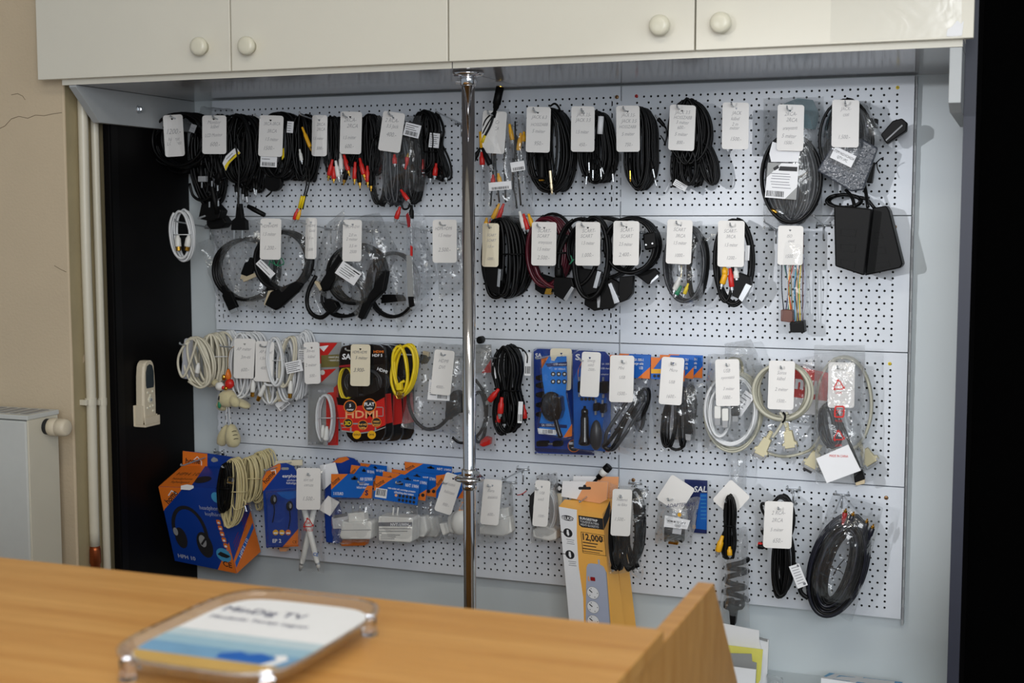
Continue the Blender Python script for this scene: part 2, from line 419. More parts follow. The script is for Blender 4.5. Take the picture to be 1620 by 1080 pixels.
# ------------------------------------------------------------------ wall cupboards
ZU = T0+.003; YD = -.405
doors = [(-.145, .3245), (.3275, .792), (.795, 1.2575), (1.2605, 1.717)]
knx = [(322, 75), (397, 74), (1047, 42), (1143, 38)]
for u, lab in ((0, 'cream two-door wall cupboard at upper left, above dark power leads'), (1, 'cream two-door wall cupboard at upper right, beside the black board')):
    xa = -.098 if u == 0 else .7945; xb = .7925 if u == 0 else 1.70
    t = thing('wall_cupboard', lab, 'cupboard', ((xa+xb)/2, YD/2, ZU))
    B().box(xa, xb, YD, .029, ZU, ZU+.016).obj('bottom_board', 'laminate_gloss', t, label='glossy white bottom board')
    B().box(xa, xb, YD-.0012, YD, ZU, ZU+.016).obj('edge_band', 'door_cream', t)
    b = B(); b.box(xa, xa+.016, YD, .029, ZU+.016, ZU+.6); b.box(xb-.016, xb, YD, .029, ZU+.016, ZU+.6); b.box(xa, xb, YD, .029, ZU+.6, ZU+.616); b.box(xa, xb, .02, .029, ZU+.016, ZU+.6)
    b.obj('carcass', 'door_cream', t)
    for k in (2*u, 2*u+1):
        x0, x1 = doors[k]
        dr = B().box(x0, x1, YD-.020, YD-.0015, ZU+.011, ZU+.61).obj('door', 'door_cream', t, bevel=.0012)
        p = AX(*knx[k], 1, YD-.020); p = np.array([p[0], YD-.020, p[2]])
        q = p+np.array([0, -.026, 0])
        B().lathe(p, q, [(0, .0125), (.35, .011), (.45, .0165), (.62, .0185), (.82, .0178), (.94, .0150), (1, .0095)], 24).obj('knob', 'knob_cream', dr, smooth=True)
film('sleeve', (.985, .985, .985), .01, .7, .15, .1, 20)
P = [AX(x, y, 1, YD-.0208) for x, y in ((1316, -60), (1524, -75), (1524, 56), (1316, 67))]
x0, x1, z0, z1 = P[0][0], P[1][0], P[3][2], P[0][2]
sl = B().box(x0, x1, YD-.0212, YD-.0204, z0, z1).obj('plastic_sleeve', 'sleeve', t, label='clear plastic sleeve taped on the right door')
tp = AX(1512, 46, 1, YD-.0214); B().add([(tp[0]+a, YD-.0216, tp[2]+c) for a, c in ((-.014, -.011), (.010, -.011), (.012, .013), (.008, .008), (.002, .014), (-.006, .004), (-.013, .0))]+[(tp[0]+a, YD-.0212, tp[2]+c) for a, c in ((-.014, -.011), (.010, -.011), (.012, .013), (.008, .008), (.002, .014), (-.006, .004), (-.013, .0))], [tuple(range(7)), tuple(range(13, 6, -1))]+[(i, 7+i, 7+(i+1) % 7, (i+1) % 7) for i in range(7)]).obj('tape', 'paper', sl, fix=True)
def bracket(x0, x1, flip, lab):
    t = thing('shelf_bracket', lab, 'bracket', (x0, -.2, ZU-.07))
    zb = -.073 if not flip else -.102
    prof = [(-.405, 0), (-.405, -.004) if not flip else (-.405, -.09), (-.33 if not flip else -.35, zb), (.029, zb), (.029, 0)]
    n = len(prof); V = [(x, y, ZU-.0005+z) for x in (x0, x1) for y, z in prof]
    B().add(V, [tuple(range(n)), tuple(range(2*n-1, n-1, -1))]+[(i, n+i, n+(i+1) % n, (i+1) % n) for i in range(n)]).obj('plate', 'bracket_grey', t, fix=True, bevel=.0008)
    if not flip:
        p = AX(219, 173, 0, x1); b = B()
        b.lathe(p, p+np.array([.003, 0, 0]), [(0, .0095), (1, .0085)], 20).obj('washer', 'steel', t, smooth=False)
        B().lathe(p+np.array([.003, 0, 0]), p+np.array([.011, 0, 0]), [(0, .0065), (.7, .0062), (1, .0045)], 6).obj('bolt', 'steel', t)
bracket(-.0815, -.0635, 0, 'grey bracket plate with a bolt under the left cupboard end')
bracket(1.680, 1.6995, 1, 'grey bracket plate under the right cupboard end beside black board')

# ------------------------------------------------------------------ chrome pole
pp = W(741.5, 400, .345); PX, PY = pp[0], pp[1]
t = thing('chrome_pole', 'chrome tube post standing before the panels under the cupboards', 'pole', (PX, PY, 0))
B().lathe((PX, PY, 0), (PX, PY, ZU-.001), [(0, .0125), (1, .0125)], 40).obj('tube', 'chrome', t, smooth=True)
B().lathe((PX, PY, ZU-.001), (PX, PY, ZU-.010), [(0, .030), (.4, .031), (.8, .028), (1, .018)], 36).obj('flange', 'chrome', t, smooth=True, fix=True)
c_ = B().lathe((PX, PY, ZU-.009), (PX, PY, ZU-.027), [(0, .0152), (.1, .0158), (.9, .0158), (1, .0140)], 36).obj('collar', 'chrome', t, smooth=True, fix=True)
B().lathe((PX-.013, PY-.008, ZU-.021), (PX-.021, PY-.012, ZU-.021), [(0, .004), (1, .0035)], 8).obj('clamp_screw', 'steel', c_)
zj = W(746, 757, .345)[2]
B().lathe((PX, PY, zj-.006), (PX, PY, zj+.006), [(0, .018), (.25, .029), (.6, .031), (1, .024)], 36).obj('flange', 'chrome', t, smooth=True, fix=True)
c_ = B().lathe((PX, PY, zj+.005), (PX, PY, zj+.020), [(0, .0152), (.1, .0158), (.9, .0158), (1, .0140)], 36).obj('collar', 'chrome', t, smooth=True, fix=True)
B().lathe((PX+.013, PY-.008, zj+.014), (PX+.024, PY-.012, zj+.014), [(0, .0045), (1, .004)], 8).obj('clamp_screw', 'steel', c_)
B().lathe((PX, PY, zj-.0065), (PX, PY, zj-.022), [(0, .0145), (.9, .0145), (1, .013)], 36).obj('sleeve', 'chrome', t, smooth=True, fix=True)

# ------------------------------------------------------------------ heating pipes, radiator, remote control
def pipe(px, r, lab, copper):
    p = AX(px, 300, 0, XL+.004+r); y = p[1]; x = XL+.004+r
    t = thing('heating_pipe', lab, 'pipe', (x, y, 0))
    ztop = ZU-.0005
    zc = AX(px+8, 866, 0, x)[2]
    b = B(); P = [(x+.0012*noise.noise((px, z*3, 0)), y+.002*noise.noise((z*3, px, 0)), z) for z in np.linspace(zc if copper else 0, ztop, 30)]
    b.tube(P, r, 14).obj('tube', 'enamel', t, smooth=True)
    if copper:
        b = B().lathe((x, y, 0), (x, y, zc), [(0, r*.9), (.86, r*.9), (.865, r*1.15), (.9, r*1.2), (.905, r), (.95, r), (.955, r*1.2), (.99, r*1.15), (1, r)], 16)
        b.obj('bare_copper', 'copper', t, smooth=True, label='bare copper lower end')
    z = AX(px+5, 636, 0, x)[2]
    c = B().lathe((x, y, z-.008), (x, y, z+.008), [(0, r*1.18), (1, r*1.18)], 16).obj('pipe_clip', 'enamel', t)
    B().box(x-r-.004, x+.004, y-r*1.9, y-r*.9, z-.006, z+.006).obj('clip_lug', 'enamel', c, bevel=.001)
pipe(134, .0108, 'cream heating pipe in the niche, thicker left one with copper end', 1)
pipe(152.5, .0088, 'cream heating pipe in the niche, thinner right one', 0)

xr = -.13; t = thing('radiator', 'white panel radiator with a ribbed front at the lower left', 'radiator', (-.6, -.45, .9))
zt = T0-.685; x0 = -1.0
B().box(x0, xr-.004, -.509, -.499, .35, zt-.012).obj('front_panel', 'radiator', t, bevel=.004)
b = B()
for k in range(11):
    x = xr-.075-k*.075; b.box(x-.02, x-.012, -.5155, -.508, .42, zt-.06); b.box(x-.036, x-.03, -.513, -.508, .42, zt-.06)
b.obj('ribs', 'radiator', t, bevel=.003)['kind'] = 'stuff'
B().box(x0, xr-.004, -.425, -.415, .35, zt-.012).obj('rear_panel', 'radiator', t, bevel=.004)
B().box(xr-.004, xr, -.507, -.413, .35, zt-.010).obj('side_cover', 'enamel', t, bevel=.0015)
b = B().box(x0, xr+.002, -.511, -.411, zt-.010, zt)
b.obj('top_grille', 'radiator', t, bevel=.0015)
b = B()
for k in range(30): b.box(xr-.03-k*.028, xr-.013-k*.028, -.495, -.425, zt-.001, zt+.0008)
b.obj('grille_slots', 'grey_plastic', t)['kind'] = 'stuff'
p = np.array([xr, -.45, T0-.7165]); v = B().lathe(p, p+np.array([.012, 0, 0]), [(0, .017), (1, .017)], 20).obj('valve_collar', 'ink', t)
B().lathe(p+np.array([.01, 0, 0]), p+np.array([.055, 0, 0]), [(0, .0165), (.05, .019), (.45, .019), (.47, .0175), (.5, .019), (.85, .0185), (.96, .0165), (1, .013)], 28).obj('valve_knob', 'valve', t, smooth=True)

# air conditioner remote in a wall holder: stands on the black side panel
t = thing('remote_control', 'cream air conditioner remote clipped on the black side panel', 'remote', (-.07, -.185, T0-.74))
xs = -.0835
def RM(y, z, x): return (x, y, T0+z)
def rem_ring(x, s, top):
    o = []
    for a, hw in ((-.742, .019), (-.735, .0235), (-.70, .0245), (-.66, .0235), (-.635, .0225), (-.612, .0195), (-.604, .015), (-.599, .008)):
        o.append((a, hw*s))
    pts = [(-.183+.02*0-hw, z) for z, hw in o]+[(-.183+hw, z) for z, hw in o[::-1]]
    return [RM(y, z+(0 if not top else 0), x) for y, z in pts]
r1, r2, r3 = rem_ring(xs+.004, 1, 0), rem_ring(xs+.020, 1, 0), rem_ring(xs+.025, .86, 1)
n = len(r1); V = r1+r2+r3
B().add(V, [tuple(range(n)), tuple(range(3*n-1, 2*n-1, -1))]+[(k*n+i, k*n+(i+1) % n, (k+1)*n+(i+1) % n, (k+1)*n+i) for k in (0, 1) for i in range(n)]).obj('body', 'valve', t, fix=True, smooth=False, bevel=.0015)
def rm(y, z, h=0): return np.array([xs+.0252+h, y, T0+z])
b = B(); b.fill([(-.183+a, z) for a, z in ((-.013, -.662), (.013, -.662), (.0155, -.655), (.015, -.625), (.010, -.611), (0, -.607), (-.010, -.611), (-.015, -.625), (-.0155, -.655))], rm, .0006).obj('display', 'screen', t)
b = B()
for y, z, r in ((-.192, -.672, .003), (-.174, -.671, .003), (-.183, -.679, .0025), (-.183, -.689, .0085), (-.194, -.707, .003), (-.183, -.705, .003), (-.173, -.704, .003), (-.173, -.716, .003)):
    b.lathe((xs+.025, y, T0+z), (xs+.0275, y, T0+z), [(0, r), (.7, r*.95), (1, r*.7)], 12)
b.obj('buttons', 'knob_cream', t)['kind'] = 'stuff'
B().lathe((xs+.0273, -.183, T0-.689), (xs+.029, -.183, T0-.689), [(0, .004), (1, .003)], 12).obj('round_button', 'grey_plastic', t)
b = B(); b.box(xs, xs+.003, -.214, -.152, T0-.748, T0-.70); b.box(xs, xs+.024, -.2115, -.2085, T0-.744, T0-.70); b.box(xs, xs+.024, -.158, -.155, T0-.744, T0-.725)
b.box(xs, xs+.031, -.2115, -.155, T0-.7495, T0-.744); b.box(xs+.0285, xs+.031, -.2115, -.155, T0-.744, T0-.727)
b.obj('holder', 'valve', t, bevel=.001)

# ------------------------------------------------------------------ counter
ZC = CAM[2]-.42
t = thing('counter', 'beech wood shop counter in the foreground', 'counter', (.9, -1.7, 0))
B().box(-.5, 1.470, -2.0, -1.4415, ZC-.018, ZC).obj('worktop', 'beech', t, bevel=.0012)
prof = [(-1.99, 0), (-1.99, ZC-.0182), (-1.184, ZC-.0182), (-1.03, ZC-.19), (-.92, 0)]
n = 5; V = [(x, y, z) for x in (1.447, 1.4668) for y, z in prof]
B().add(V, [tuple(range(n)), tuple(range(2*n-1, n-1, -1))]+[(i, n+i, n+(i+1) % n, (i+1) % n) for i in range(n)]).obj('end_panel', 'beech', t, fix=True, bevel=.0008)
B().box(-.5, 1.4465, -1.52, -1.502, 0, ZC-.019).obj('front_panel', 'beech', t)

# clear change tray on the counter
cx, cy, zt = 1.122, -1.664, ZC+.020
def sup(a, b_, e, n=48): 
    return [(cx+a*math.copysign(abs(math.cos(q))**e, math.cos(q)), cy+b_*math.copysign(abs(math.sin(q))**e, math.sin(q))) for q in [2*math.pi*k/n for k in range(n)]]
t = thing('change_tray', 'clear plastic change tray with printed insert on the wooden counter', 'tray', (cx, cy, ZC))
A_, B_ = .094, .124
rings = [(sup(A_*.88, B_*.88, .42), zt+.0008), (sup(A_*.905, B_*.905, .42), zt+.002), (sup(A_*.95, B_*.955, .45), zt+.008), (sup(A_, B_, .47), zt+.0095),
         (sup(A_*1.0, B_*1.0, .47), zt+.006), (sup(A_*.965, B_*.97, .45), zt+.004), (sup(A_*.92, B_*.925, .42), zt-.003), (sup(A_*.88, B_*.88, .42), zt-.0035)]
V = [(x, y, z) for rg, z in rings for x, y in rg]; n = 48
Fq = [(k*n+i, k*n+(i+1) % n, (k+1)*n+(i+1) % n, (k+1)*n+i) for k in range(len(rings)-1) for i in range(n)]
Fq += [tuple(range(n))[::-1], tuple((len(rings)-1)*n+i for i in range(n))]
m = bpy.data.materials.new('acrylic'); m.use_nodes = True; p_ = m.node_tree.nodes['Principled BSDF']
p_.inputs['Base Color'].default_value = (.93, .94, .99, 1); p_.inputs['Transmission Weight'].default_value = 1; p_.inputs['Roughness'].default_value = .06; p_.inputs['IOR'].default_value = 1.42
MATS['acrylic'] = m
B().add(V, Fq).obj('dish', 'clear_lacquer', t, smooth=True, fix=True)
for sx in (-1, 1):
    for sy in (-1, 1):
        x, y = cx+sx*A_*.78, cy+sy*B_*.80
        B().lathe((x, y, ZC+.0005), (x, y, zt-.001), [(0, .0085), (.25, .0075), (.5, .0065), (1, .0075)], 14).obj('foot', 'acrylic', t, smooth=True, fix=True)
ins = [(x, y, zt+.0022) for x, y in sup(A_*.88, B_*.88, .42)]
B().add(ins+[(x, y, zt+.0010) for x, y, z in ins], [tuple(range(n)), tuple(range(2*n-1, n-1, -1))]+[(i, n+i, n+(i+1) % n, (i+1) % n) for i in range(n)]).obj('insert_card', 'paper', t, fix=True)
def TM(x, y, h=0): return np.array([cx+x, cy+y, zt+.0026+h])
def TMT(x, y, h=0): return np.array([cx+x, cy-y, zt+.0026+h])
mat('sea', (120, 168, 206), .4, vary=.2, scale=50); mat('sand', (204, 166, 92), .45, vary=.12, scale=40)
e = sup(A_*.872, B_*.872, .42, 96)
def band(y0, y1, m, h, nm):
    P = sorted([(x-cx, y-cy) for x, y in e if y0 <= y-cy <= y1], key=lambda q: q[1])
    L_ = [q for q in P if q[0] < 0]; R_ = [q for q in P if q[0] > 0]
    xs_ = abs(L_[-1][0])
    poly = [(-xs_, y1)]+L_[::-1]+R_+[(xs_, y1)]
    B().fill(poly, TM, h).obj(nm, m, t)
mat('pale_sky', (196, 216, 226), .4); mat('mid_sky', (158, 194, 214), .4)
band(-.2, -.008, 'pale_sky', .0002, 'printed_haze'); band(-.2, -.028, 'mid_sky', .0003, 'printed_sky'); band(-.2, -.050, 'sea', .0004, 'printed_sea'); band(-.2, -.080, 'sand', .0006, 'printed_sand')
B().fill([(x*.8+.030, y*.9-.066) for x, y in ((-.03, -.012), (.03, -.012), (.036, .006), (.012, .016), (0, .008), (-.014, .014), (-.034, .002))], TM, .0008).obj('printed_pool', 'blue', t)
B().fill([(x+.062, y-.066) for x, y in ((-.008, -.016), (.004, -.014), (.010, .006), (.002, .016), (-.008, .012), (.001, .002))], TM, .0009).obj('printed_ring', 'paper', t)
B().text('MinDig TV', -.026, -.056, .0215, TMT, .0004).text('Mindenki Tévéje ingyen', -.016, -.031, .0118, TMT, .0004).obj('lettering', 'navy', t)
# ------------------------------------------------------------------ hanging goods: builders
RND = random.Random(11)
def hank_pts(cx, cy, w, h, turns, d0, d1, tilt=0, jit=.12, pinch=None, n=16, seed=0, fan=0, flat=1.0, sw=None, ring=None):
    """one continuous cable wound turns times round an oval; pinch = (where 0..1, width factor, softness)"""
    R = random.Random(seed+int(cx*7+cy)); P = []
    c, q = math.cos(math.radians(tilt)), math.sin(math.radians(tilt))
    ph = R.uniform(0, 6.28)
    for k in range(turns):
        rg = R.uniform(*ring) if ring else 1
        wf = R.uniform(*sw) if sw else 1-jit*2.2*R.random(); t0 = R.uniform(-1, 1)*jit*.20*h; b0 = R.uniform(-1, 1)*jit*.30*h; ox = R.uniform(-1, 1)*(jit*.30*w+(1-wf)*w*.30*(1 if sw else 0))
        for i in range(n):
            a = 2*math.pi*i/n-math.pi/2; u = (k+i/n)/max(turns, 1)
            x = math.copysign(abs(math.cos(a))**flat, math.cos(a))*w/2*wf; y = math.sin(a)*h/2
            v = (y/h)+.5
            if ring: x *= rg; y -= math.sin(a)*w/2*(1-rg)
            y += t0*(1-v)+b0*v
            if pinch:
                g = math.exp(-((v-pinch[0])/pinch[2])**2); x *= 1-(1-pinch[1])*g
            x = x*(1+fan*v)+ox*(.3+.7*v)
            d = d0+(d1-d0)*u+R.uniform(-1, 1)*.0012
            P.append((cx+x*c-y*q, cy+x*q+y*c, d))
    return P
def cable(T, m, r, cx, cy, w, h, turns, d0, d1, name='cable', sub=2, sides=6, label=None, solid=None, **k):
    """the loops lie one behind the other on their hook, so they are laid out at mid depth and pushed straight back or forward"""
    if solid is None: solid = w < .74*h and turns > 5
    if solid: turns = int(turns*1.7); k.setdefault('sw', (.22, 1.0))
    P = hank_pts(cx, cy, w, h, turns, d0, d1, **k); dm = (d0+d1)/2
    return B().tube(spline([W(x, y, dm)+np.array([0, dm-d, 0]) for x, y, d in P], sub), r, sides).obj(name, m, T, smooth=True, label=label)
def lead(T, m, r, pts, name='cable', sub=5, sides=6, label=None):
    return B().tube(wire(pts, sub), r, sides).obj(name, m, T, smooth=True, label=label)
def vec(x, y, d, ang, L, dd=0):
    """world end points of a piece starting at a pixel, ang 0 = down, 90 = right"""
    a = math.radians(ang)
    return W(x, y, d), W(x+L*math.sin(a), y+L*math.cos(a), d+dd)
def rca(T, x, y, ang, col, d=.09, L=21, r=.0058, tip='gold', label=None, dd=0):
    p, q = vec(x, y, d, ang, L, dd)
    o = B().lathe(p, q, [(0, r*.45), (.05, r*.55), (.30, r*.62), (.42, r*.95), (.95, r), (1, r*.85)], 10).obj('plug', col, T, smooth=True, label=label)
    g = q-p
    B().lathe(q-g*.02, q+g*.34, [(0, r*.72), (.52, r*.72), (.53, r*.3), (.94, r*.3), (1, r*.1)], 10).obj('plug_tip', tip, o, smooth=False)
    return o
def jack(T, x, y, ang, d=.09, L=20, r=.004, body='black_plastic', tip='steel', tipL=18, dd=0, tr=None):
    p, q = vec(x, y, d, ang, L, dd); o = B().lathe(p, q, [(0, r*.4), (.25, r*.5), (.3, r*.9), (.9, r), (1, r*.9)], 10).obj('plug', body, T, smooth=True)
    g = (q-p)/L*tipL; tr = tr or r*.52
    B().lathe(q, q+g, [(0, tr), (.5, tr), (.51, tr*.8), (.55, tr*.8), (.56, tr), (.72, tr), (.73, tr*.8), (.76, tr*.8), (.77, tr), (.86, tr*.6), (.93, tr*.8), (1, tr*.2)], 8).obj('plug_tip', tip, o, smooth=False)
    return o
def coax(T, x, y, ang, d=.09, L=20, col='white_plastic', tip='gold', r=.0058):
    p, q = vec(x, y, d, ang, L); o = B().lathe(p, q, [(0, r*.5), (.15, r*.6), (.3, r*.9), (.9, r), (1, r*.95)], 12).obj('plug', col, T, smooth=True)
    g = q-p; B().lathe(q-g*.02, q+g*.38, [(0, r*.8), (.9, r*.8), (1, r*.7)], 12).obj('plug_tip', tip, o)
    return o
def part(T, nm, m, poly, d0, d1, bevel=.001, label=None):
    return B().prism(poly, d0, d1).obj(nm, m, T, fix=True, bevel=bevel, label=label)
def hdmi(T, x, y, ang, d=.08, L=26, w=14, col='black_plastic', tip='gold', blade=9):
    a = math.radians(ang); u = np.array([math.sin(a), math.cos(a)]); n = np.array([u[1], -u[0]]); o = np.array([x, y])
    P = lambda t, s: tuple(o+u*t+n*s)
    b = part(T, 'plug', col, [P(0, -w*.22), P(L*.25, -w*.25), P(L*.35, -w*.5), P(L, -w*.5), P(L, w*.5), P(L*.35, w*.5), P(L*.25, w*.25), P(0, w*.22)], d-.006, d+.004, .0012)
    part(b, 'plug_blade', tip, [P(L-.5, -w*.38), P(L+blade, -w*.38), P(L+blade, w*.38), P(L-.5, w*.38)], d-.003, d+.0015, .0004)
    return b
def scart(T, poly, edge, d=.08, th=.012, col='black_plastic', m='steel'):
    b = part(T, 'scart_plug', col, poly, d-th, d, .0015)
    part(b, 'contact_edge', m, edge, d-th*.85, d+.0012, .0004)
    return b
def sticker(T, cx, cy, w, h, rot=0, d=.12, bars=None, lines=2, nm='label', m='paper', ink='grey_ink', top=.3):
    """paper label with rows of fine print and a bar code along the bottom"""
    o = part(T, nm, m, rect(cx, cy, w, h, rot), d-.0006, d, 0)
    c, q = math.cos(math.radians(rot)), math.sin(math.radians(rot)); f = PF(d)
    def lf(x, y, hh=0): return f(cx+x*c-y*q, cy+x*q+y*c, hh)
    b = B()
    y0, y1 = -h*.42, h*(.05 if bars else .42)
    for k in range(lines):
        y = y0+(y1-y0)*(k+.5)/max(lines, 1); ww = w*RND.uniform(.5, .85)
        b.fill(rect(-w*.44+ww/2, y, ww, max(.8, h*.045)), lf)
    if bars:
        x = -w*.38
        while x < w*.38:
            t = RND.uniform(.4, 1.3); b.fill(rect(x+t/2, h*.25, t, h*.32), lf); x += t+RND.uniform(.5, 1.1)
    if b.v: b.obj('print', 'ink' if bars else ink, o)
    return o
def sheet(T, TL, TR, BR, BL, d0, d1, mat_='bag', nm='bag', crumple=.0028, nx=16, ny=22, seed=0, power=4, seal=True, wob=2.0, freq=7.0):
    """clear bag: two crumpled sheets, welded round the edge and full in the middle"""
    b = B(); c = [np.array(q, float) for q in (TL, TR, BR, BL)]
    so = Vector((seed*3.7, seed*1.9, 0))
    for side in (0, 1):
        V = []
        for j in range(ny+1):
            v = j/ny
            for i in range(nx+1):
                u = i/nx; p = (c[0]*(1-u)+c[1]*u)*(1-v)+(c[3]*(1-u)+c[2]*u)*v
                e = (1-abs(2*u-1)**power)*(1-abs(2*v-1)**power)
                nz = noise.noise(Vector((u*freq*.6, v*freq, 1+side*5))+so); n2 = noise.noise(Vector((u*freq*2.6+v*3, v*freq*1.4-u*4, 9+side*5))+so)
                p = p+np.array([noise.noise(Vector((v*6, seed, u*3))+so), noise.noise(Vector((u*6, seed+4, v*3))+so)])*wob
                mid = (d0+d1)/2
                d = mid+(1 if side else -1)*(d1-d0)/2*e+(nz*1.2+(abs(n2)-.25)*1.4)*crumple*(.35+.65*e)
                V.append(W(p[0], p[1], max(d, .0008+.0006*side)))
        b.add(V, [(j*(nx+1)+i, j*(nx+1)+i+1, (j+1)*(nx+1)+i+1, (j+1)*(nx+1)+i) for j in range(ny) for i in range(nx)])
    return b.obj(nm, mat_, T, smooth=True)

def price_tag(cx, cy, w, h, label, hx=None, hy=None, rot=0, d=.121, lines=(), m='tagcard', bend=0, ink='pencil', diamond=0):
    hx = cx if hx is None else hx; hy = cy-h/2+9 if hy is None else hy
    t = thing('price_tag', label, 'price tag', W(hx, hy, d), 'price tags on the hook tips')
    out = rrect(cx, cy, w, h, 4.2, rot, 5); n = len(out); hr = 1.9
    hole = []
    for x, y in out:
        L = math.hypot(x-hx, y-hy); hole.append((hx+(x-hx)/L*hr, hy+(y-hy)/L*hr))
    c, q = math.cos(math.radians(rot)), math.sin(math.radians(rot))
    def dp(x, y):
        a = (x-cx)*c+(y-cy)*q; return d+bend*((a/(w/2))**2)
    # rows of points from hole to rim keep the card able to curl
    V = []
    for side in (0, 1):
        for s_ in (0, .5, 1):
            for (ox, oy), (ix, iy) in zip(out, hole):
                x = ix+(ox-ix)*s_; y = iy+(oy-iy)*s_
                p = W(x, y, dp(x, y)); V.append(p+np.array([0, .0005*side, 0]))
    Fq = []
    for i in range(n):
        j = (i+1) % n
        for s_ in (0, 1):
            Fq += [(s_*n+i, s_*n+j, (s_+1)*n+j, (s_+1)*n+i), (3*n+(s_+1)*n+i, 3*n+(s_+1)*n+j, 3*n+s_*n+j, 3*n+s_*n+i)]
        Fq += [(2*n+i, 2*n+j, 5*n+j, 5*n+i), (j, i, 3*n+i, 3*n+j)]
    B().add(V, Fq).obj('card', m, t, fix=True)
    if lines:
        def tm(x, y, h_=0):
            X = cx+x*c-y*q; Y = cy+x*q+y*c; return W(X, Y, dp(X, Y)+h_)
        for st, fy, size in lines:
            b = B().text(st, RND.uniform(-2, 2), -h/2+h*fy, size, tm, .0005, rot=RND.uniform(-4, 2), shear=.35, sx=.78 if len(st) < 9 else .66)
            if b.v: b.obj('handwriting', ink, t)
    return t
HOOKS = []
def hook(x, y, label, d=.140, rise=.016, base=True):
    t0 = W(x, y, d); b0 = np.array([t0[0]-.0005, .0012, t0[2]-rise])
    t = thing('wire_hook', label, 'hook', b0, 'zinc wire hooks in the perforated panels')
    g = (t0-b0); u = g/np.linalg.norm(g)
    P = [b0+g*s for s in (0, .2, .4, .6, .8, .94)]+[t0+np.array([0, 0, .0016])]
    B().tube(spline(P, 2), .0017, 8).obj('wire', 'steel', t, smooth=True)
    c = t0+np.array([0, -.0008, .003]); ring = [c+np.array([0, math.cos(a)*.0022, math.sin(a)*.0022]) for a in np.linspace(0, 2*math.pi, 11)[:-1]]
    B().tube(ring, .0012, 6, closed=True).obj('rounded_tip', 'steel', t, smooth=True)
    b = B().tube([b0+np.array([-.015, -.003, 0]), b0+np.array([.015, -.003, 0])], .0022, 8)
    b.tube([b0+np.array([0, -.003, 0]), b0+np.array([0, -.003, -.028])], .0018, 8)
    for s in (-1, 1): b.tube(spline([b0+np.array([s*.0125, -.004, -.001]), b0+np.array([s*.0125, -.0045, .005]), b0+np.array([s*.0125, -.0005, .007])], 3), .0016, 6)
    b.obj('prong_plate', 'steel', t, smooth=True)
    return t
def H(x, y, name, place=''): return hook(x, y, ('zinc wire hook holding %s %s' % (name, place)).strip())
def G(name, label, cat, x, y, d=.06, group=None): return thing(name, label, cat, W(x, y, d), group)
def tie(T, x, y, w, d0, d1, m='black_plastic', r=.0016, tilt=0):
    q = math.tan(math.radians(tilt)); P = []
    for a in np.linspace(0, 2*math.pi, 15)[:-1]:
        P.append(W(x+math.cos(a)*w/2, y+math.cos(a)*w/2*q, (d0+d1)/2-math.sin(a)*(d1-d0)/2))
    return B().tube(P, r, 6, closed=True).obj('cable_tie', m, T, smooth=True)
# ------------------------------------------------------------------ top row
# 1: big black coil at the far left
t = G('power_cable', 'large black round cable coil hanging at far left of the top row', 'cable', 296, 190, .07)
cable(t, 'black_cable', .0030, 296, 222, 96, 84, 13, .045, .115, jit=.10, n=18)
lead(t, 'black_cable', .0026, [(280, 190, .10), (254, 205, .10), (241, 230, .10), (250, 255, .10), (280, 262, .09), (312, 250, .08)])
cable(t, 'black_cable', .0028, 288, 226, 74, 92, 7, .02, .06, jit=.12)
sticker(t, 305, 203, 9, 13, 20, .118, None, 1, nm='clip', m='grey_plastic')
H(270, 185, 'the large black coil at far left')
price_tag(275, 214.5, 31, 66, 'white price tag reading 1200 at far left of the top row', 272, 188, -3.5, lines=[('1200.-', .46, 12), ('hálózat', .62, 8), ('LCD-hez', .72, 8)], bend=.004)
# 2: mains leads
t = G('mains_lead', 'black folded mains lead bundle with yellow striped label, top row', 'cable', 372, 180, .06)
cable(t, 'black_cable', .0026, 386, 236, 56, 104, 12, .02, .10, jit=.10)
cable(t, 'black_cable', .0026, 352, 232, 44, 96, 8, .05, .10, jit=.12)
lead(t, 'black_cable', .0028, [(372, 225, .118), (378, 260, .118), (377, 300, .118), (377, 332, .118)])
part(t, 'euro_plug', 'black_plastic', [(374, 322), (380, 322), (383, 344), (389, 349), (390, 364), (365, 364), (366, 349), (372, 344)], .108, .120, .0015)
for x in (370, 383): part(t, 'plug_pin', 'steel', [(x-1.3, 363), (x+1.3, 363), (x+1, 377), (x-1, 377)], .112, .116, .0004)
c, q = math.cos(-.75), math.sin(-.75)
o = part(t, 'warning_label', 'paper', [(352, 258), (357, 247), (369, 236), (374, 233), (380, 242), (371, 250), (362, 259), (357, 270)], .117, .1184, 0)
B().fill([(357, 270), (359.5, 264.5), (364, 257), (372, 249.5), (380, 242), (378, 239), (368, 247), (359, 257), (355, 263)], PF(.1186), .0003).obj('yellow_band', 'yellow', o)
B().fill(rect(363, 247, 14, 1, -45), PF(.1186)).fill(rect(366, 250, 14, 1, -45), PF(.1186)).obj('print', 'grey_ink', o)
t = G('mains_lead', 'black mains lead with thick hanging loop and angled plug at left', 'cable', 335, 190, .06)
cable(t, 'black_cable', .0034, 326, 262, 52, 112, 6, .03, .08, jit=.16, tilt=-8)
lead(t, 'black_cable', .0034, [(300, 290, .1), (306, 310, .1), (322, 317, .1), (340, 305, .1), (350, 285, .1)])
part(t, 'angled_plug', 'black_plastic', [(318, 322), (336, 318), (350, 333), (346, 346), (332, 350), (313, 346)], .075, .105, .003)
part(t, 'plug_body', 'black_plastic', [(326, 347), (350, 340), (358, 352), (352, 360), (332, 363), (326, 356)], .06, .09, .003)
part(t, 'plug_pin', 'steel', [(312, 344), (324, 340), (324.6, 342.5), (313, 347)], .105, .108, .0004)
t = G('mains_lead', 'black mains lead with slim socket ends between angled and flat plugs', 'cable', 345, 235, .07)
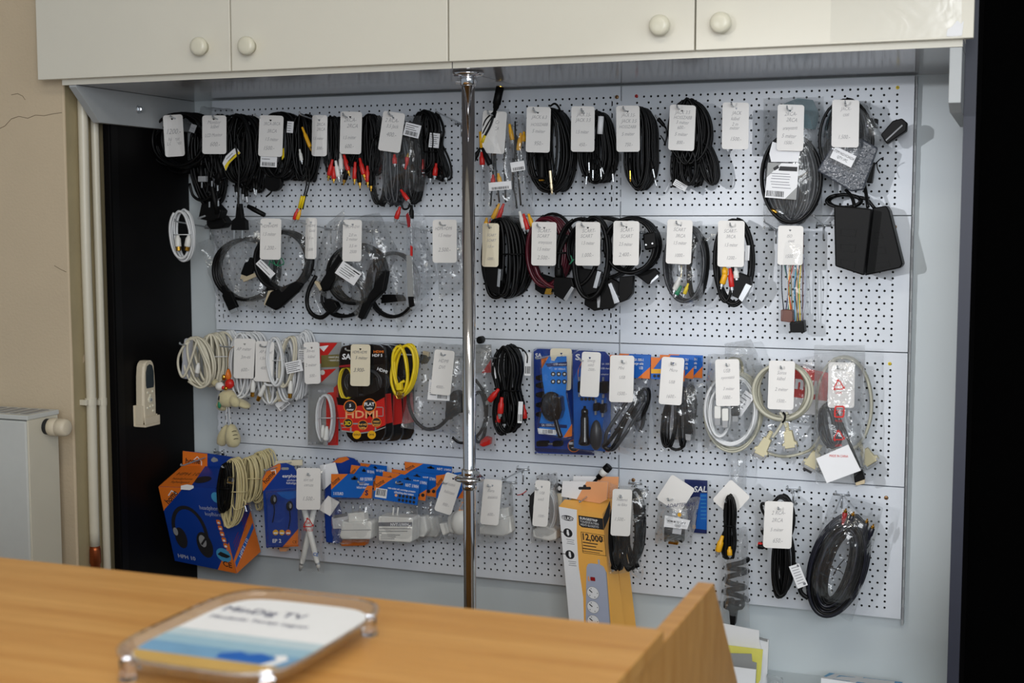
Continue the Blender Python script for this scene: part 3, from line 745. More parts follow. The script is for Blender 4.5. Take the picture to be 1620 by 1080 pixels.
for k, (x0, y0, x1, y1) in enumerate(((318, 262, 318, 292), (333, 282, 344, 338), (352, 262, 343, 290), (342, 246, 352, 282))):
    lead(t, 'black_cable', .003, [(x0+6, y0-34, .09), (x0+2, y0-14, .1), (x0, y0, .105)])
    p, q = W(x0, y0, .105), W(x1, y1, .105)
    B().lathe(p, q, [(0, .004), (.3, .0055), (.55, .007), (1, .0065)], 10).obj('plug', 'black_plastic', t, smooth=True)
part(t, 'socket_end', 'grey_plastic', rect(319, 283, 12, 9), .108, .118, .001)
for x, y in ((319, 288), (335, 286), (344, 293), (345, 317), (331, 319)):
    part(t, 'plug_pin', 'steel', [(x-1, y), (x+1, y), (x+1, y+9), (x-1, y+9)], .11, .112, .0003)
t = G('mains_lead', 'black folded mains lead with nickel tips behind the left tags', 'cable', 402, 195, .05)
cable(t, 'black_cable', .0024, 398, 250, 40, 100, 8, .01, .07, jit=.14)
for x, y, a in ((373, 306, 6), (386, 309, -4), (388, 313, 8), (401, 300, 5), (407, 302, -5)): jack(t, x, y-18, a, .085, 16, .005, tipL=12, tr=.0022)
B().lathe(*vec(392, 326, .085, 62, 30), [(0, .0045), (.3, .006), (1, .0055)], 10).obj('barrel_plug', 'black_plastic', t, smooth=True)
lead(t, 'black_cable', .0022, [(421, 311, .085), (428, 305, .085), (431, 298, .085)])
B().prism(disc(431, 288, 14, 18, 15), .075, .088).obj('oval_pad', 'black_plastic', t, fix=True, bevel=.002)
sheet(t, (318, 168), (368, 172), (372, 182), (312, 190), .02, .05, 'bag', 'torn_bag', nx=10, ny=6, seed=3)
H(337, 186, 'the black mains leads with yellow label')
price_tag(339, 213, 38, 61, 'white price tag reading Monitor kábel 600, second in top row', 338, 188, 0, lines=[('Monitor', .22, 8), ('kábel', .33, 8), ('LCD Monitor', .55, 7.5), ('600.-', .80, 10)])
# 3: jack coils
t = G('audio_cable', 'black round audio cable coil with bar code card, behind third tag', 'cable', 447, 186, .06)
cable(t, 'black_cable', .0025, 447, 231, 66, 102, 12, .02, .10, jit=.10, n=18)
sticker(t, 425, 255, 26, 18, 3, .117, True, 1)
part(t, 'yellow_card', 'yellow', [(446, 236), (449, 234), (449.5, 248), (446, 253)], .112, .113, 0)
sticker(t, 459, 201, 10, 18, 5, .100, None, 4)
H(404, 184, 'the black coil behind the third tag')
price_tag(428.5, 215, 38, 65, 'white price tag 3 RCA 1500, third from left in top row', 428, 190, 2, lines=[('3RCA-3RCA', .24, 7.5), ('3RCA', .42, 8), ('1.5 méter', .62, 8), ('1500.-', .84, 9)])
# 4: composite lead
t = G('audio_cable', 'black audio coil with a yellow plug and two hanging yellow ends', 'cable', 484, 186, .06)
cable(t, 'black_cable', .0028, 484, 233, 36, 100, 8, .02, .09, jit=.12)
rca(t, 478, 201, 22, 'amber', .10, 34, .0045)
rca(t, 474, 236, 10, 'white_plastic', .10, 18, .0042, 'steel')
for k, x in enumerate((484, 489)):
    lead(t, 'black_cable', .0018, [(x, 262, .095), (x+1-k, 290, .1), (x-4-2*k, 312, .1), (x-9-k, 331, .1)])
    B().lathe(*vec(x-6-k, 310, .1, -14, 20), [(0, .003), (.2, .0036), (1, .0034)], 10).obj('yellow_sleeve', 'yellow', t, smooth=True)
for x, c_ in ((465, 'red'), (470, 'amber')): rca(t, x+6, 330, -18, c_, .095, 18, .0045, 'steel')
H(474, 181, 'the coil with yellow plug')
price_tag(505.5, 214.5, 24, 65, 'narrow white price tag turned aside, fourth in top row', 505, 190, 1, lines=[('2RCA', .26, 7), ('2RCA', .38, 7), ('1.5 méter', .60, 6.5), ('500.-', .84, 7)], bend=-.006)
# 5: RCA leads
t = G('audio_cable', 'black lead with red and white plugs left of fifth tag', 'cable', 530, 186, .06)
cable(t, 'black_cable', .0022, 531, 228, 28, 86, 8, .03, .09, jit=.10)
for a in ((526, 252, -12, 'red'), (531, 254, 10, 'white_plastic'), (528, 263, 0, 'red'), (539, 242, 2, 'white_plastic')): rca(t, a[0], a[1], a[2], a[3], .10, 26 if a[1] < 260 else 20, .0055, 'steel' if a[3] != 'red' else 'gold')
t = G('audio_cable', 'black lead with red gold-tipped plugs under the fifth tag', 'cable', 560, 186, .06)
cable(t, 'black_cable', .0022, 558, 222, 28, 80, 7, .03, .09, jit=.10)
for a in ((544, 244, 15, 'red'), (552, 258, -14, 'black_plastic'), (562, 256, -2, 'red'), (566, 262, 6, 'black_plastic'), (569, 250, 14, 'red')): rca(t, a[0], a[1], a[2], a[3], .104, 27, .0055)
t = G('audio_cable', 'black lead folded tall right of the fifth tag with red plug', 'cable', 586, 186, .06)
cable(t, 'black_cable', .0023, 588, 228, 34, 92, 9, .03, .09, jit=.10)
for a in ((581, 262, 2, 'red'), (587, 268, 0, 'black_plastic')): rca(t, a[0], a[1], a[2], a[3], .10, 26, .0055)
H(543, 183, 'the red plug leads at the fifth tag')
price_tag(555, 210, 34, 67, 'white price tag 2RCA 600, fifth in the top row', 554, 185, 1.5, lines=[('2RCA-', .24, 9), ('2RCA', .38, 9), ('1.5 méter', .65, 8), ('600.-', .86, 9)])
# 6: bagged leads
t = G('bagged_cable', 'clear bag of black leads with bar code under the tilted tag', 'cable', 625, 186, .06)
cable(t, 'black_cable', .0030, 601, 268, 26, 110, 4, .06, .09, jit=.06)
cable(t, 'dark_grey_cable', .0026, 628, 262, 44, 118, 9, .04, .10, jit=.12)
cable(t, 'black_cable', .0026, 653, 258, 34, 124, 6, .03, .08, jit=.1)
rca(t, 624, 244, 2, 'red', .108, 15, .0055, 'steel'); rca(t, 636, 244, 8, 'black_plastic', .106, 16, .005, 'steel'); rca(t, 634, 300, 35, 'red', .105, 20, .005, 'steel'); rca(t, 641, 268, 170, 'red', .10, 20, .005)
sheet(t, (596, 183), (666, 184), (676, 300), (585, 327), .03, .116, 'bag', seed=6)
sticker(t, 652, 206, 25, 21, 14, .119, True, 3)
lead(t, 'black_cable', .0022, [(634, 318, .10), (638, 330, .10), (646, 329, .10), (649, 318, .10)])
H(615, 181, 'the bagged leads at the tilted tag')
price_tag(619.5, 208.5, 35, 63, 'white price tag tilted clockwise, sixth in the top row', 622, 186, 8, lines=[('2 RCA-', .26, 9), ('3.5 Jack', .40, 8), ('400.-', .62, 10)])
t = G('audio_plug', 'red and black plugs dangling below the bag under the tilted tag', 'plug', 640, 325, .09)
rca(t, 633, 327, -18, 'red', .095, 20, .0056, 'steel'); rca(t, 651, 324, 0, 'black_plastic', .095, 22, .0056, 'steel')
# 7: right bundle by the pole
t = G('audio_cable', 'black lead bundle with paper band left of the chrome post', 'cable', 680, 186, .04)
cable(t, 'black_cable', .0022, 678, 226, 46, 96, 11, .01, .07, jit=.14, pinch=(.55, .6, .2), fan=.2)
cable(t, 'black_cable', .0022, 690, 250, 28, 70, 7, .01, .06, jit=.14, tilt=-22)
for a in ((682, 262, -4, 'black_plastic'), (690, 258, -6, 'red'), (668, 252, 0, 'red'), (700, 262, 14, 'black_plastic')): rca(t, a[0], a[1], a[2], a[3], .06, 20, .0056, 'steel')
sticker(t, 687, 222, 16, 23, 6, .078, None, 6)
lead(t, 'black_cable', .0015, [(684, 208, .08), (685, 222, .082), (684, 236, .08)])
tie(t, 680, 240, 26, .01, .075)
hook(690, 177, 'empty zinc wire hook left of the chrome post, top row')
# 8: bagged composite leads right of the pole
t = G('bagged_cable', 'long clear bags of red, yellow and white plugs right of the post', 'cable', 790, 172, .06)
p, q = vec(781, 186, .11, 168, 50)
B().lathe(p, q, [(0, .0035), (.28, .0045), (.30, .006), (.42, .007), (.44, .0085), (1, .0085)], 14).obj('din_plug', 'black_plastic', t, smooth=True)
g = q-p; B().lathe(q-g*.03, q+g*.02, [(0, .0068), (1, .0066)], 14).obj('din_rim', 'gold', t)
lead(t, 'black_cable', .0016, [(782, 176, .11), (768, 190, .112), (761, 210, .112)]); lead(t, 'black_cable', .0016, [(783, 178, .11), (772, 195, .112), (763, 212, .112)]); lead(t, 'black_cable', .0026, [(783, 176, .11), (776, 198, .112), (766, 217, .112)])
B().lathe(*vec(760, 208, .112, 3, 26), [(0, .0032), (1, .0036)], 10).obj('yellow_sleeve', 'amber', t, smooth=True)
B().lathe(*vec(767, 214, .113, -20, 12), [(0, .003), (1, .0034)], 10).obj('yellow_sleeve', 'yellow', t, smooth=True)
rca(t, 761, 233, -32, 'black_plastic', .112, 30, .006, 'steel'); rca(t, 762, 240, 3, 'red', .112, 21, .006, 'steel'); rca(t, 763, 234, 25, 'black_plastic', .114, 30, .006, 'steel')
for k, (x0, y0, x1, y1) in enumerate(((778, 262, 786, 300), (784, 262, 790, 320), (781, 265, 776, 325), (815, 232, 812, 300), (818, 256, 824, 325), (812, 290, 818, 330), (798, 260, 800, 320))):
    lead(t, 'black_cable', .0020, [(x0, y0-40, .07), (x0, y0, .08), ((x0+x1)/2, (y0+y1)/2, .08), (x1, y1, .08)])
for a in ((806, 196, 10, 'amber', 26), (824, 210, -8, 'amber', 28), (829, 208, -2, 'amber', 16), (780, 276, 0, 'red', 16), (788, 274, 12, 'amber', 16), (797, 322, -20, 'red', 26), (790, 322, -24, 'amber', 26),
          (770, 344, -6, 'amber', 18), (777, 346, -6, 'red', 16), (822, 334, 14, 'white_plastic', 28), (828, 338, 16, 'red', 26), (836, 338, 18, 'amber', 22)):
    rca(t, a[0], a[1], a[2], a[3], .085, a[4], .0052, 'steel')
sheet(t, (764, 176), (806, 172), (826, 350), (756, 372), .03, .112, 'bag', seed=8)
sheet(t, (800, 178), (830, 182), (846, 345), (806, 350), .02, .10, 'bag', seed=9)
sticker(t, 791, 294, 36, 13, -5, .116, True, 0); sticker(t, 819, 263, 22, 15, -9, .114, True, 0)
H(772, 179, 'the long clear bags right of the post')
price_tag(781, 209, 38, 67, 'white price tag partly in a clear bag right of the post', 772, 180, 4, d=.108, lines=[('3RCA', .3, 8), ('3RCA', .45, 8), ('600.-', .8, 8)], bend=.006)
# 9: 6.3 mm lead
t = G('audio_cable', 'black thick jack lead bundle with a large gold jack, top row', 'cable', 866, 172, .06)
cable(t, 'black_cable', .0026, 876, 238, 62, 126, 15, .02, .10, jit=.10, fan=.18)
lead(t, 'black_cable', .0022, [(870, 168, .08), (878, 164, .08), (885, 172, .08), (884, 182, .07)]); lead(t, 'black_cable', .0022, [(850, 238, .11), (838, 255, .11), (838, 275, .11), (852, 284, .11), (864, 290, .11)])
p, q = vec(857, 240, .11, 0, 44); B().lathe(p, q, [(0, .003), (.15, .006), (.2, .0075), (.9, .0075), (1, .007)], 14).obj('jack_socket', 'black_plastic', t, smooth=True); B().lathe(q, q+(q-p)*.05, [(0, .0066), (1, .006)], 14).obj('gold_rim', 'gold', t)
jack(t, 868, 244, 5, .113, 26, .0052, tip='beige_metal', tipL=38, tr=.0032)
H(844, 175, 'the thick jack lead bundle')
price_tag(851.5, 205, 38, 72, 'white price tag on the thick jack lead, right of bags', 851, 178, 1.5, lines=[('JACK 6.3', .26, 8), ('HOSSZABB', .42, 7), ('5 méter', .57, 8), ('950.-', .84, 9)])
# 10
t = G('audio_cable', 'black thin lead bundle with silver jacks and paper sleeve, top row', 'cable', 944, 178, .06)
cable(t, 'black_cable', .0021, 946, 232, 50, 108, 16, .02, .10, jit=.09, pinch=(.35, .85, .2), fan=.25)
lead(t, 'black_cable', .002, [(928, 272, .1), (936, 288, .1), (948, 288, .1), (955, 272, .1)], sub=6); lead(t, 'black_cable', .002, [(930, 270, .1), (938, 285, .1), (947, 284, .1), (952, 272, .1)], sub=6)
for x, y, a in ((931, 240, 2), (943, 244, 22), (938, 252, 0), (930, 262, -6), (949, 250, 4), (968, 258, 4)): jack(t, x, y, a, .108, 17, .0034, tipL=17, tr=.0018)
B().lathe(*vec(951, 184, .105, -4, 28), [(0, .006), (1, .006)], 12).obj('paper_sleeve', 'paper', t, smooth=True)
H(920, 176, 'the lead bundle with a paper sleeve')
price_tag(922, 204, 37, 72, 'white price tag beside the small paper sleeve, top row', 922, 176, .5, lines=[('JACK 3.5-', .22, 8), ('JACK 3.5', .34, 8), ('1.5 méter', .60, 8), ('450.-', .88, 8)])
# 11
t = G('audio_cable', 'black lead bundle narrow at top with two jacks, mid top row', 'cable', 1012, 176, .06)
cable(t, 'black_cable', .0023, 1014, 235, 50, 126, 15, .02, .10, jit=.09, pinch=(.48, .8, .25))
jack(t, 996, 250, 2, .11, 20, .0036, tip='gold', tipL=18, tr=.0019); jack(t, 1029, 250, 12, .11, 18, .0036, tipL=18, tr=.0019); jack(t, 1033, 272, 14, .108, 12, .0036, tipL=14, tr=.0018)
H(986, 173, 'the lead bundle with two jacks')
price_tag(993.5, 203.5, 37, 73, 'white price tag just right of the panel seam, top row', 993, 176, -.5, lines=[('JACK 3.5-', .24, 8), ('JACK 3.5', .37, 8), ('HOSSZABB', .49, 7), ('5 méter', .65, 8), ('750.-', .88, 8)])
# 12
t = G('audio_cable', 'black round jack cable coil above spreading loops, right top row', 'cable', 1090, 164, .06)
cable(t, 'black_cable', .0026, 1092, 209, 68, 100, 14, .04, .10, jit=.08, n=18)
for k, x in enumerate((1078, 1100, 1120)):
    cable(t, 'black_cable', .0019, x, 258, 26, 68, 9, .01+.015*k, .05+.015*k, jit=.12, tilt=-10*(k-.5), name='loops')
cable(t, 'black_cable', .0022, 1090, 262, 26, 58, 5, .08, .10, jit=.1, name='loops')
jack(t, 1054, 203, 220, .09, 20, .0042, tipL=8, tr=.0022); lead(t, 'black_cable', .0016, [(1054, 203, .09), (1055, 215, .09), (1052, 228, .09)])
lead(t, 'black_cable', .0012, [(1045, 214, .08), (1050, 222, .08), (1053, 230, .08)])
sticker(t, 1076, 293, 22, 10, 30, .075, None, 3); part(t, 'foam_pad', 'black_plastic', [(1062, 286), (1071, 289), (1068, 297), (1063, 296)], .05, .06, .001)
H(1071, 170, 'the round jack cable coil')
price_tag(1079, 202, 41, 72, 'white price tag on the round black coil, right top row', 1079, 175, 2.5, lines=[('JACK 3.5', .2, 8), ('HOSSZABB', .31, 7.5), ('3 méter', .42, 8), ('600.-', .53, 8), ('5 méter', .68, 8), ('800.-', .86, 8)])
# 13 tag alone
H(1157, 166, 'only a price tag', 'in the right top row')
price_tag(1163.5, 199, 42, 74, 'white price tag hanging alone on bare panel, right top row', 1165, 171, 1, lines=[('JACK', .26, 8), ('kábel', .38, 8), ('2 m', .50, 8), ('méter', .58, 8), ('1500.-', .82, 9)])
# 14 bagged long coil
t = G('bagged_cable', 'clear bag with oval black coil and printed info cards, top right', 'cable', 1255, 170, .06)
cable(t, 'dark_grey_cable', .0030, 1253, 284, 88, 134, 13, .03, .085, jit=.06, n=20)
cable(t, 'black_cable', .0030, 1252, 282, 94, 140, 3, .085, .10, jit=.02, n=20)
part(t, 'teal_card', 'teal', [(1240, 164), (1262, 155), (1286, 158), (1296, 180), (1290, 205), (1250, 200)], .03, .032, 0)
rca(t, 1218, 330, 60, 'gold', .098, 10, .004); rca(t, 1228, 332, 62, 'steel', .098, 10, .004, 'steel')
sheet(t, (1208, 156), (1302, 153), (1300, 350), (1206, 362), .02, .108, 'bag_hazy', seed=14, crumple=.004)
part(t, 'info_card', 'paper', [(1222, 224), (1266, 238), (1263, 256), (1220, 256), (1217, 243)], .1095, .1105, 0)
o = part(t, 'info_card', 'paper', [(1215, 257), (1264, 259), (1259.5, 316), (1210, 312)], .112, .113, 0)
m_ = QF(W(1215, 257, .1132), W(1264, 259, .1132), W(1259.5, 316, .1132), W(1210, 312, .1132), 50, 56)
B().fill([(0, 0), (22, 0), (0, 24)], m_).obj('grey_corner', 'card_grey', o); B().fill([(50, 36), (50, 56), (32, 56)], m_).obj('grey_corner', 'card_grey', o)
b = B().fill([(20, 5), (48, 5), (48, 12), (18, 12)], m_).fill(rect(14, 8, 9, 5, -35), m_, .0006)
for k in range(11): b.fill(rect(3+k*2.6, 49, RND.uniform(.7, 1.8), 9), m_)
b.obj('print', 'ink', o)
b = B()
for k, y in enumerate((17, 21, 25, 30, 34, 39)): b.fill(rect(24+RND.uniform(-4, 4), y, 30, .9), m_)
b.obj('fine_print', 'grey_ink', o)
H(1245, 172, 'the bag with the oval coil and info cards')
price_tag(1250.5, 202, 42, 73, 'white price tag on the bag with printed info cards, top right', 1250, 175, 1.5, lines=[('2RCA-', .24, 9), ('2RCA', .37, 9), ('aranyozott', .54, 8), ('5 méter', .72, 9), ('1500.-', .86, 8)])
# 15 bagged scart with grey pouch
t = G('bagged_cable', 'clear bag with grey pouch and scart plug sticking out, top right', 'cable', 1340, 164, .06)
cable(t, 'black_cable', .0030, 1342, 222, 84, 126, 7, .03, .09, jit=.06, n=18)
cable(t, 'black_cable', .0034, 1336, 318, 62, 20, 3, .02, .05, jit=.1, name='cable_tail')
part(t, 'grey_pouch', 'pouch_grey', [(1292, 270), (1318, 226), (1362, 218), (1389, 234), (1366, 300), (1346, 303)], .09, .102, .003)
sc = part(t, 'scart_plug', 'black_plastic', [(1393, 213), (1412, 191), (1427, 187), (1435, 194), (1434, 207), (1403, 228)], .06, .085, .002)
part(sc, 'cover_seam', 'grey_plastic', [(1401, 221), (1425, 199), (1427, 197), (1428, 199), (1402, 223)], .084, .0856, 0)
part(t, 'moulded_plug', 'black_plastic', [(1376, 186), (1389, 188), (1388, 203), (1378, 200)], .05, .065, .002)
part(t, 'inline_box', 'black_plastic', [(1366, 262), (1384, 256), (1379, 290), (1364, 288)], .05, .075, .002)
lead(t, 'black_cable', .0012, [(1384, 260, .08), (1392, 252, .085), (1398, 249, .085)]); lead(t, 'black_cable', .0012, [(1387, 256, .08), (1388, 266, .082), (1392, 274, .08)])
sheet(t, (1318, 158), (1378, 160), (1368, 312), (1286, 264), .02, .112, 'bag_hazy', seed=15, crumple=.004)
sheet(t, (1350, 160), (1372, 166), (1404, 226), (1380, 238), .05, .09, 'bag_hazy', seed=17, nx=8, ny=10)
o = part(t, 'paper_label', 'paper', rect(1334, 248, 37, 20, 26), .1135, .1145, 0)
c25, s25 = math.cos(math.radians(26)), math.sin(math.radians(26)); f_ = PF(.1146)
lm = lambda x, y, h=0: f_(1334+x*c25-y*s25, 248+x*s25+y*c25, h)
B().text('ITEM NO:VC04254', 0, -1.5, 6, lm, .0004, sx=.72).text('QTY:1PC', 0, 5.5, 6, lm, .0004, sx=.75).obj('lettering', 'ink', o)
H(1337, 164, 'the bag with the grey pouch')
price_tag(1337.5, 195.5, 43, 75, 'white price tag rightmost in the top row', 1338, 167, 1, lines=[('JACK-', .22, 8), ('csat', .34, 8), ('1.500.-', .82, 9)])
# twin black boxes
t = G('adapter_box', 'black ribbed adapter box, front one of two on one cable', 'adapter', 1350, 325, .09)
lead(t, 'black_cable', .0034, [(1338, 300, .08), (1348, 312, .09), (1352, 328, .10)]); lead(t, 'black_cable', .0034, [(1366, 284, .07), (1370, 305, .08), (1373, 328, .095)])
def ribbed(T, poly, d0, d1, slots):
    o = part(T, 'case', 'black_plastic', poly, d0, d1, .0025)
    for s in slots:
        a = np.array(s, float); c_ = a.mean(0)
        b = B(); f = PF(d1)
        inner = c_+(a-c_)*np.array([.84, .62])
        b.add([f(*p, .0016) for p in a]+[f(*p, .0016) for p in inner]+[f(*p, -.0005) for p in a], [(i, (i+1) % 4, 4+(i+1) % 4, 4+i) for i in range(4)]+[(i, 8+i, 8+(i+1) % 4, (i+1) % 4) for i in range(4)])
        b.obj('rib_frame', 'black_plastic', o)
ribbed(t, [(1319, 325), (1368, 329), (1379, 331), (1367, 436), (1321, 421)], .055, .118, [[(1328, 359), (1355, 361), (1353, 374), (1328, 372)], [(1328, 383), (1354, 386), (1352, 399), (1328, 396)], [(1328, 407), (1353, 411), (1351, 424), (1328, 420)]])
t = G('adapter_box', 'black ribbed adapter box tilted behind its twin, top right', 'adapter', 1398, 330, .06)
lead(t, 'black_cable', .0034, [(1360, 312, .06), (1372, 316, .06), (1384, 330, .06)])
ribbed(t, [(1380, 329), (1402, 325), (1407, 333), (1428, 418), (1424, 424), (1368, 436), (1370, 420)], .02, .075, [[(1384, 366), (1393, 365), (1397, 376), (1384, 377)], [(1384, 390), (1399, 388), (1402, 400), (1384, 402)], [(1382, 415), (1405, 411), (1408, 421), (1381, 426)]])
H(1288, 344, 'the twin black adapter boxes')
# ------------------------------------------------------------------ second row
t = G('antenna_cable', 'small white coiled cable with two gold tips, left end of second row', 'cable', 288, 345, .10)
cable(t, 'white_cable', .0031, 289, 372, 33, 78, 4, .085, .12, jit=.14, tilt=-4, n=18)
coax(t, 281, 372, 3, .122, 18, tip='gold', r=.0075); coax(t, 299, 372, -8, .122, 18, tip='gold', r=.0075)
tie(t, 289, 371, 28, .085, .125, 'white_cable', .0012)
hook(277, 350, 'zinc wire hook holding the small white coil, second row', d=.145)
# HDMI rings in bags
def ring_bag(lab, cx, cy, rx, ry, turns, r, d0, d1, bag, plugs, seed, matb='bag', tilt=0):
    t = G('bagged_cable', lab, 'cable', cx, cy-ry, (d0+d1)/2)
    cable(t, 'black_cable', r, cx, cy, 2*rx, 2*ry, turns, d0, d1, jit=.035, n=20, tilt=tilt)
    for p in plugs: hdmi(t, *p)
    sheet(t, *bag, d0-.012, d1+.012, matb, seed=seed, crumple=.004)
    return t
t = ring_bag('clear bag with a black cable ring leftmost in the second row', 391, 426, 49, 48, 5, .0042, .03, .06, ((330, 352), (418, 345), (432, 498), (366, 480)),
         [(352, 452, 24, .07, 40, 15, 'black_plastic', 'steel', 6), (398, 408, -20, .08, 30, 16, 'black_plastic', 'beige_metal', 7)], 21, 'bag_hazy')
sheet(t, (314, 384), (396, 352), (402, 470), (346, 478), .02, .05, 'bag', 'bag_flap', seed=22, crumple=.004)
part(t, 'beige_tip', 'beige_metal', [(383, 440), (404, 431), (406, 437), (385, 446)], .08, .086, .0006)
t = ring_bag('clear bag with thick black cable ring behind the second tag', 449, 412, 42, 45, 5, .0048, .06, .095, ((424, 344), (500, 350), (490, 450), (428, 500)), [], 23)
part(t, 'plug', 'black_plastic', [(427, 462), (468, 444), (478, 450), (470, 462), (444, 486), (435, 491), (418, 482)], .088, .102, .003)
part(t, 'plug_blade', 'beige_metal', [(424, 460), (430, 459), (423, 484), (417, 482)], .09, .10, .0005)
o = sticker(t, 420, 425, 33, 11, 45, .115, None, 2, ink='ink')
lead(t, 'green', .0012, [(425, 420, .112), (430, 408, .112), (437, 420, .112), (444, 408, .112), (449, 416, .112), (440, 420, .112), (428, 414, .112)], 'green_tie')
sheet(t, (470, 448), (496, 440), (520, 520), (498, 500), .03, .06, 'bag', 'bag_corner', nx=8, ny=8, seed=24)
H(407, 353, 'the thick cable ring in a bag')
price_tag(428, 378, 33, 65, 'white price tag in front of the thick bagged ring, second row', 427, 353, 1, lines=[('HDMI-HDMI', .22, 7), ('1.5 méter', .42, 8), ('1.200.-', .76, 9)])
price_tag(492, 377, 18, 65, 'narrow white price tag turned aside, left part of second row', 492, 352, 1, lines=[('HDMI', .22, 6), ('Gold', .34, 6), ('1.5 m', .52, 6), ('1.500', .80, 6)], bend=-.008, m='tagcard')
H(476, 352, 'the narrow turned tag', 'in the second row')
# crumpled bag in the middle
t = G('bagged_cable', 'glossy crumpled bag of black video cables with slanted paper label', 'cable', 555, 352, .06)
cable(t, 'black_cable', .0042, 566, 434, 84, 92, 6, .04, .09, jit=.05, n=20)
cable(t, 'black_cable', .0034, 545, 470, 70, 60, 3, .02, .05, jit=.06, n=18)
lead(t, 'black_cable', .0052, [(500, 436, .08), (488, 460, .085), (486, 482, .085), (494, 497, .085), (508, 502, .085), (520, 494, .085), (528, 484, .085)])
part(t, 'plug', 'black_plastic', [(516, 472), (530, 478), (534, 486), (525, 496), (512, 486), (512, 478)], .07, .09, .002)
part(t, 'plug', 'black_plastic', [(536, 400), (546, 412), (520, 458), (510, 462), (505, 448)], .085, .104, .003)
part(t, 'plug_blade', 'beige_metal', [(499, 444), (503, 446), (510, 456), (506, 460), (497, 447)], .092, .102, .0005)
part(t, 'plug', 'black_plastic', [(594, 430), (612, 428), (606, 460), (586, 480), (573, 506), (565, 502), (573, 478), (590, 455)], .08, .10, .003)
sheet(t, (528, 350), (600, 336), (632, 400), (566, 520), .03, .118, 'bag', seed=25, crumple=.007)
sheet(t, (540, 352), (590, 348), (590, 512), (496, 460), .03, .105, 'bag', 'inner_bag', seed=26, crumple=.006)
sheet(t, (514, 356), (546, 330), (540, 450), (488, 470), .05, .09, 'bag_hazy', 'bag_flap', nx=10, ny=12, seed=27, crumple=.006)
o = part(t, 'paper_label', 'paper', rect(551, 432, 36, 23, 34), .121, .122, 0)
c3, s3 = math.cos(math.radians(34)), math.sin(math.radians(34)); f_ = PF(.1222); lm = lambda x, y, h=0: f_(551+x*c3-y*s3, 432+x*s3+y*c3, h)
b = B()
for k in range(5): b.fill(rect(RND.uniform(-6, 2), -8+k*3.6, 20, .8), lm)
b.fill(rect(10, -8, 12, 2), lm).text('1,8M', 6, 1.5, 5, lm, .0004).obj('print', 'ink', o)
H(544, 355, 'the glossy crumpled cable bag')
price_tag(557, 380.5, 30, 66, 'white price tag on the glossy crumpled bag, second row', 558, 355, 1, lines=[('HDMI-DVI', .2, 6), ('2.0 m', .4, 7), ('2 méter', .5, 7), ('3.5 m', .66, 7), ('2500', .80, 7)])
t = ring_bag('hazy bag with flat black cable ring right of crumpled bag', 622, 450, 40, 50, 5, .0036, .02, .04, ((584, 350), (668, 350), (694, 440), (630, 525)), [], 28, 'bag_hazy')
part(t, 'black_block', 'black_plastic', [(604, 466), (634, 466), (640, 476), (602, 480)], .03, .045, .002)
# card seen edge on
t = G('blister_card', 'narrow grey blister pack seen edge-on, left of the post', 'package', 646, 352, .08)
b = B()
P0 = [(643, 338), (646, 336), (651, 360), (653, 420), (656, 480), (650, 489), (642, 482), (640, 430), (643, 390)]
B().prism(P0, .03, .11).obj('shell', 'clear_lacquer', t, fix=True, bevel=.001)
part(t, 'red_stripe', 'dark_red', [(642, 340), (645, 336), (648, 346), (649, 358), (645, 360)], .108, .1115, 0)
part(t, 'red_stripe', 'red', [(649, 388), (652, 390), (652, 405), (649, 404)], .108, .1115, 0)
part(t, 'card_edge', 'card_grey', [(643, 404), (651, 404), (654, 470), (645, 472)], .107, .111, 0)
part(t, 'plug_end', 'black_plastic', [(645, 469), (654, 469), (655, 484), (647, 487)], .106, .112, .001)
H(632, 353, 'the grey pack seen edge-on')
t = G('empty_bag', 'crumpled clear bag behind lone tag left of the post', 'bag', 712, 352, .04)
sheet(t, (690, 350), (734, 352), (744, 452), (694, 472), .02, .06, 'bag_hazy', seed=30, crumple=.006)
H(696, 355, 'the tag left of the post', 'in the second row')
price_tag(703.5, 381.5, 38, 68, 'white price tag left of the chrome post, second row', 704, 356, 0, lines=[('HDMI-HDMI', .24, 7.5), ('1.5 méter', .40, 8), ('2.500.-', .74, 9)])
# scart leads right of the pole
t = G('scart_cable', 'thick black scart cable wound long right of the post', 'cable', 798, 348, .06)
cable(t, 'black_cable', .0038, 800, 407, 64, 122, 13, .01, .105, jit=.07, n=18, flat=.8)
scart(t, [(768, 420), (792, 424), (790, 466), (776, 462), (768, 444)], [(788, 425), (792, 426), (790, 454), (786, 453)], .112, .02)
tie(t, 806, 402, 60, .01, .11)
H(772, 358, 'the long wound scart cable')
price_tag(776, 387.5, 26, 69, 'cream price tag curled on the long scart cable, second row', 774, 360, 1, lines=[('SCART', .3, 6), ('SCART', .42, 6), ('1.5 m', .56, 6), ('1200.-', .84, 6)], m='tag_cream', bend=-.006)
t = G('scart_cable', 'burgundy red thick scart cable coil right of the post', 'cable', 866, 342, .06)
cable(t, 'burgundy', .0042, 868, 398, 60, 106, 5, .03, .09, jit=.06, n=18)
cable(t, 'black_cable', .0030, 874, 392, 72, 108, 2, .01, .025, jit=.03, n=18, name='black_loop')
scart(t, [(846, 430), (876, 440), (874, 462), (858, 466), (846, 458)], [(864, 456), (873, 456), (871, 466), (861, 465)], .06, .015, 'black_plastic', 'gold')
lead(t, 'burgundy', .0042, [(846, 420, .1), (852, 436, .1), (866, 450, .1), (882, 456, .1)], 'cable_end')
H(850, 358, 'the burgundy red scart cable')
price_tag(860.5, 385.5, 39, 69, 'white price tag on the burgundy red coil', 861, 360, 1, lines=[('SCART-', .24, 8), ('SCART', .36, 8), ('aranyozott', .5, 7.5), ('1.5 méter', .66, 8), ('2.500.-', .86, 9)])
t = G('scart_cable', 'black scart cable with plug slanting right, beside the burgundy coil', 'cable', 915, 346, .06)
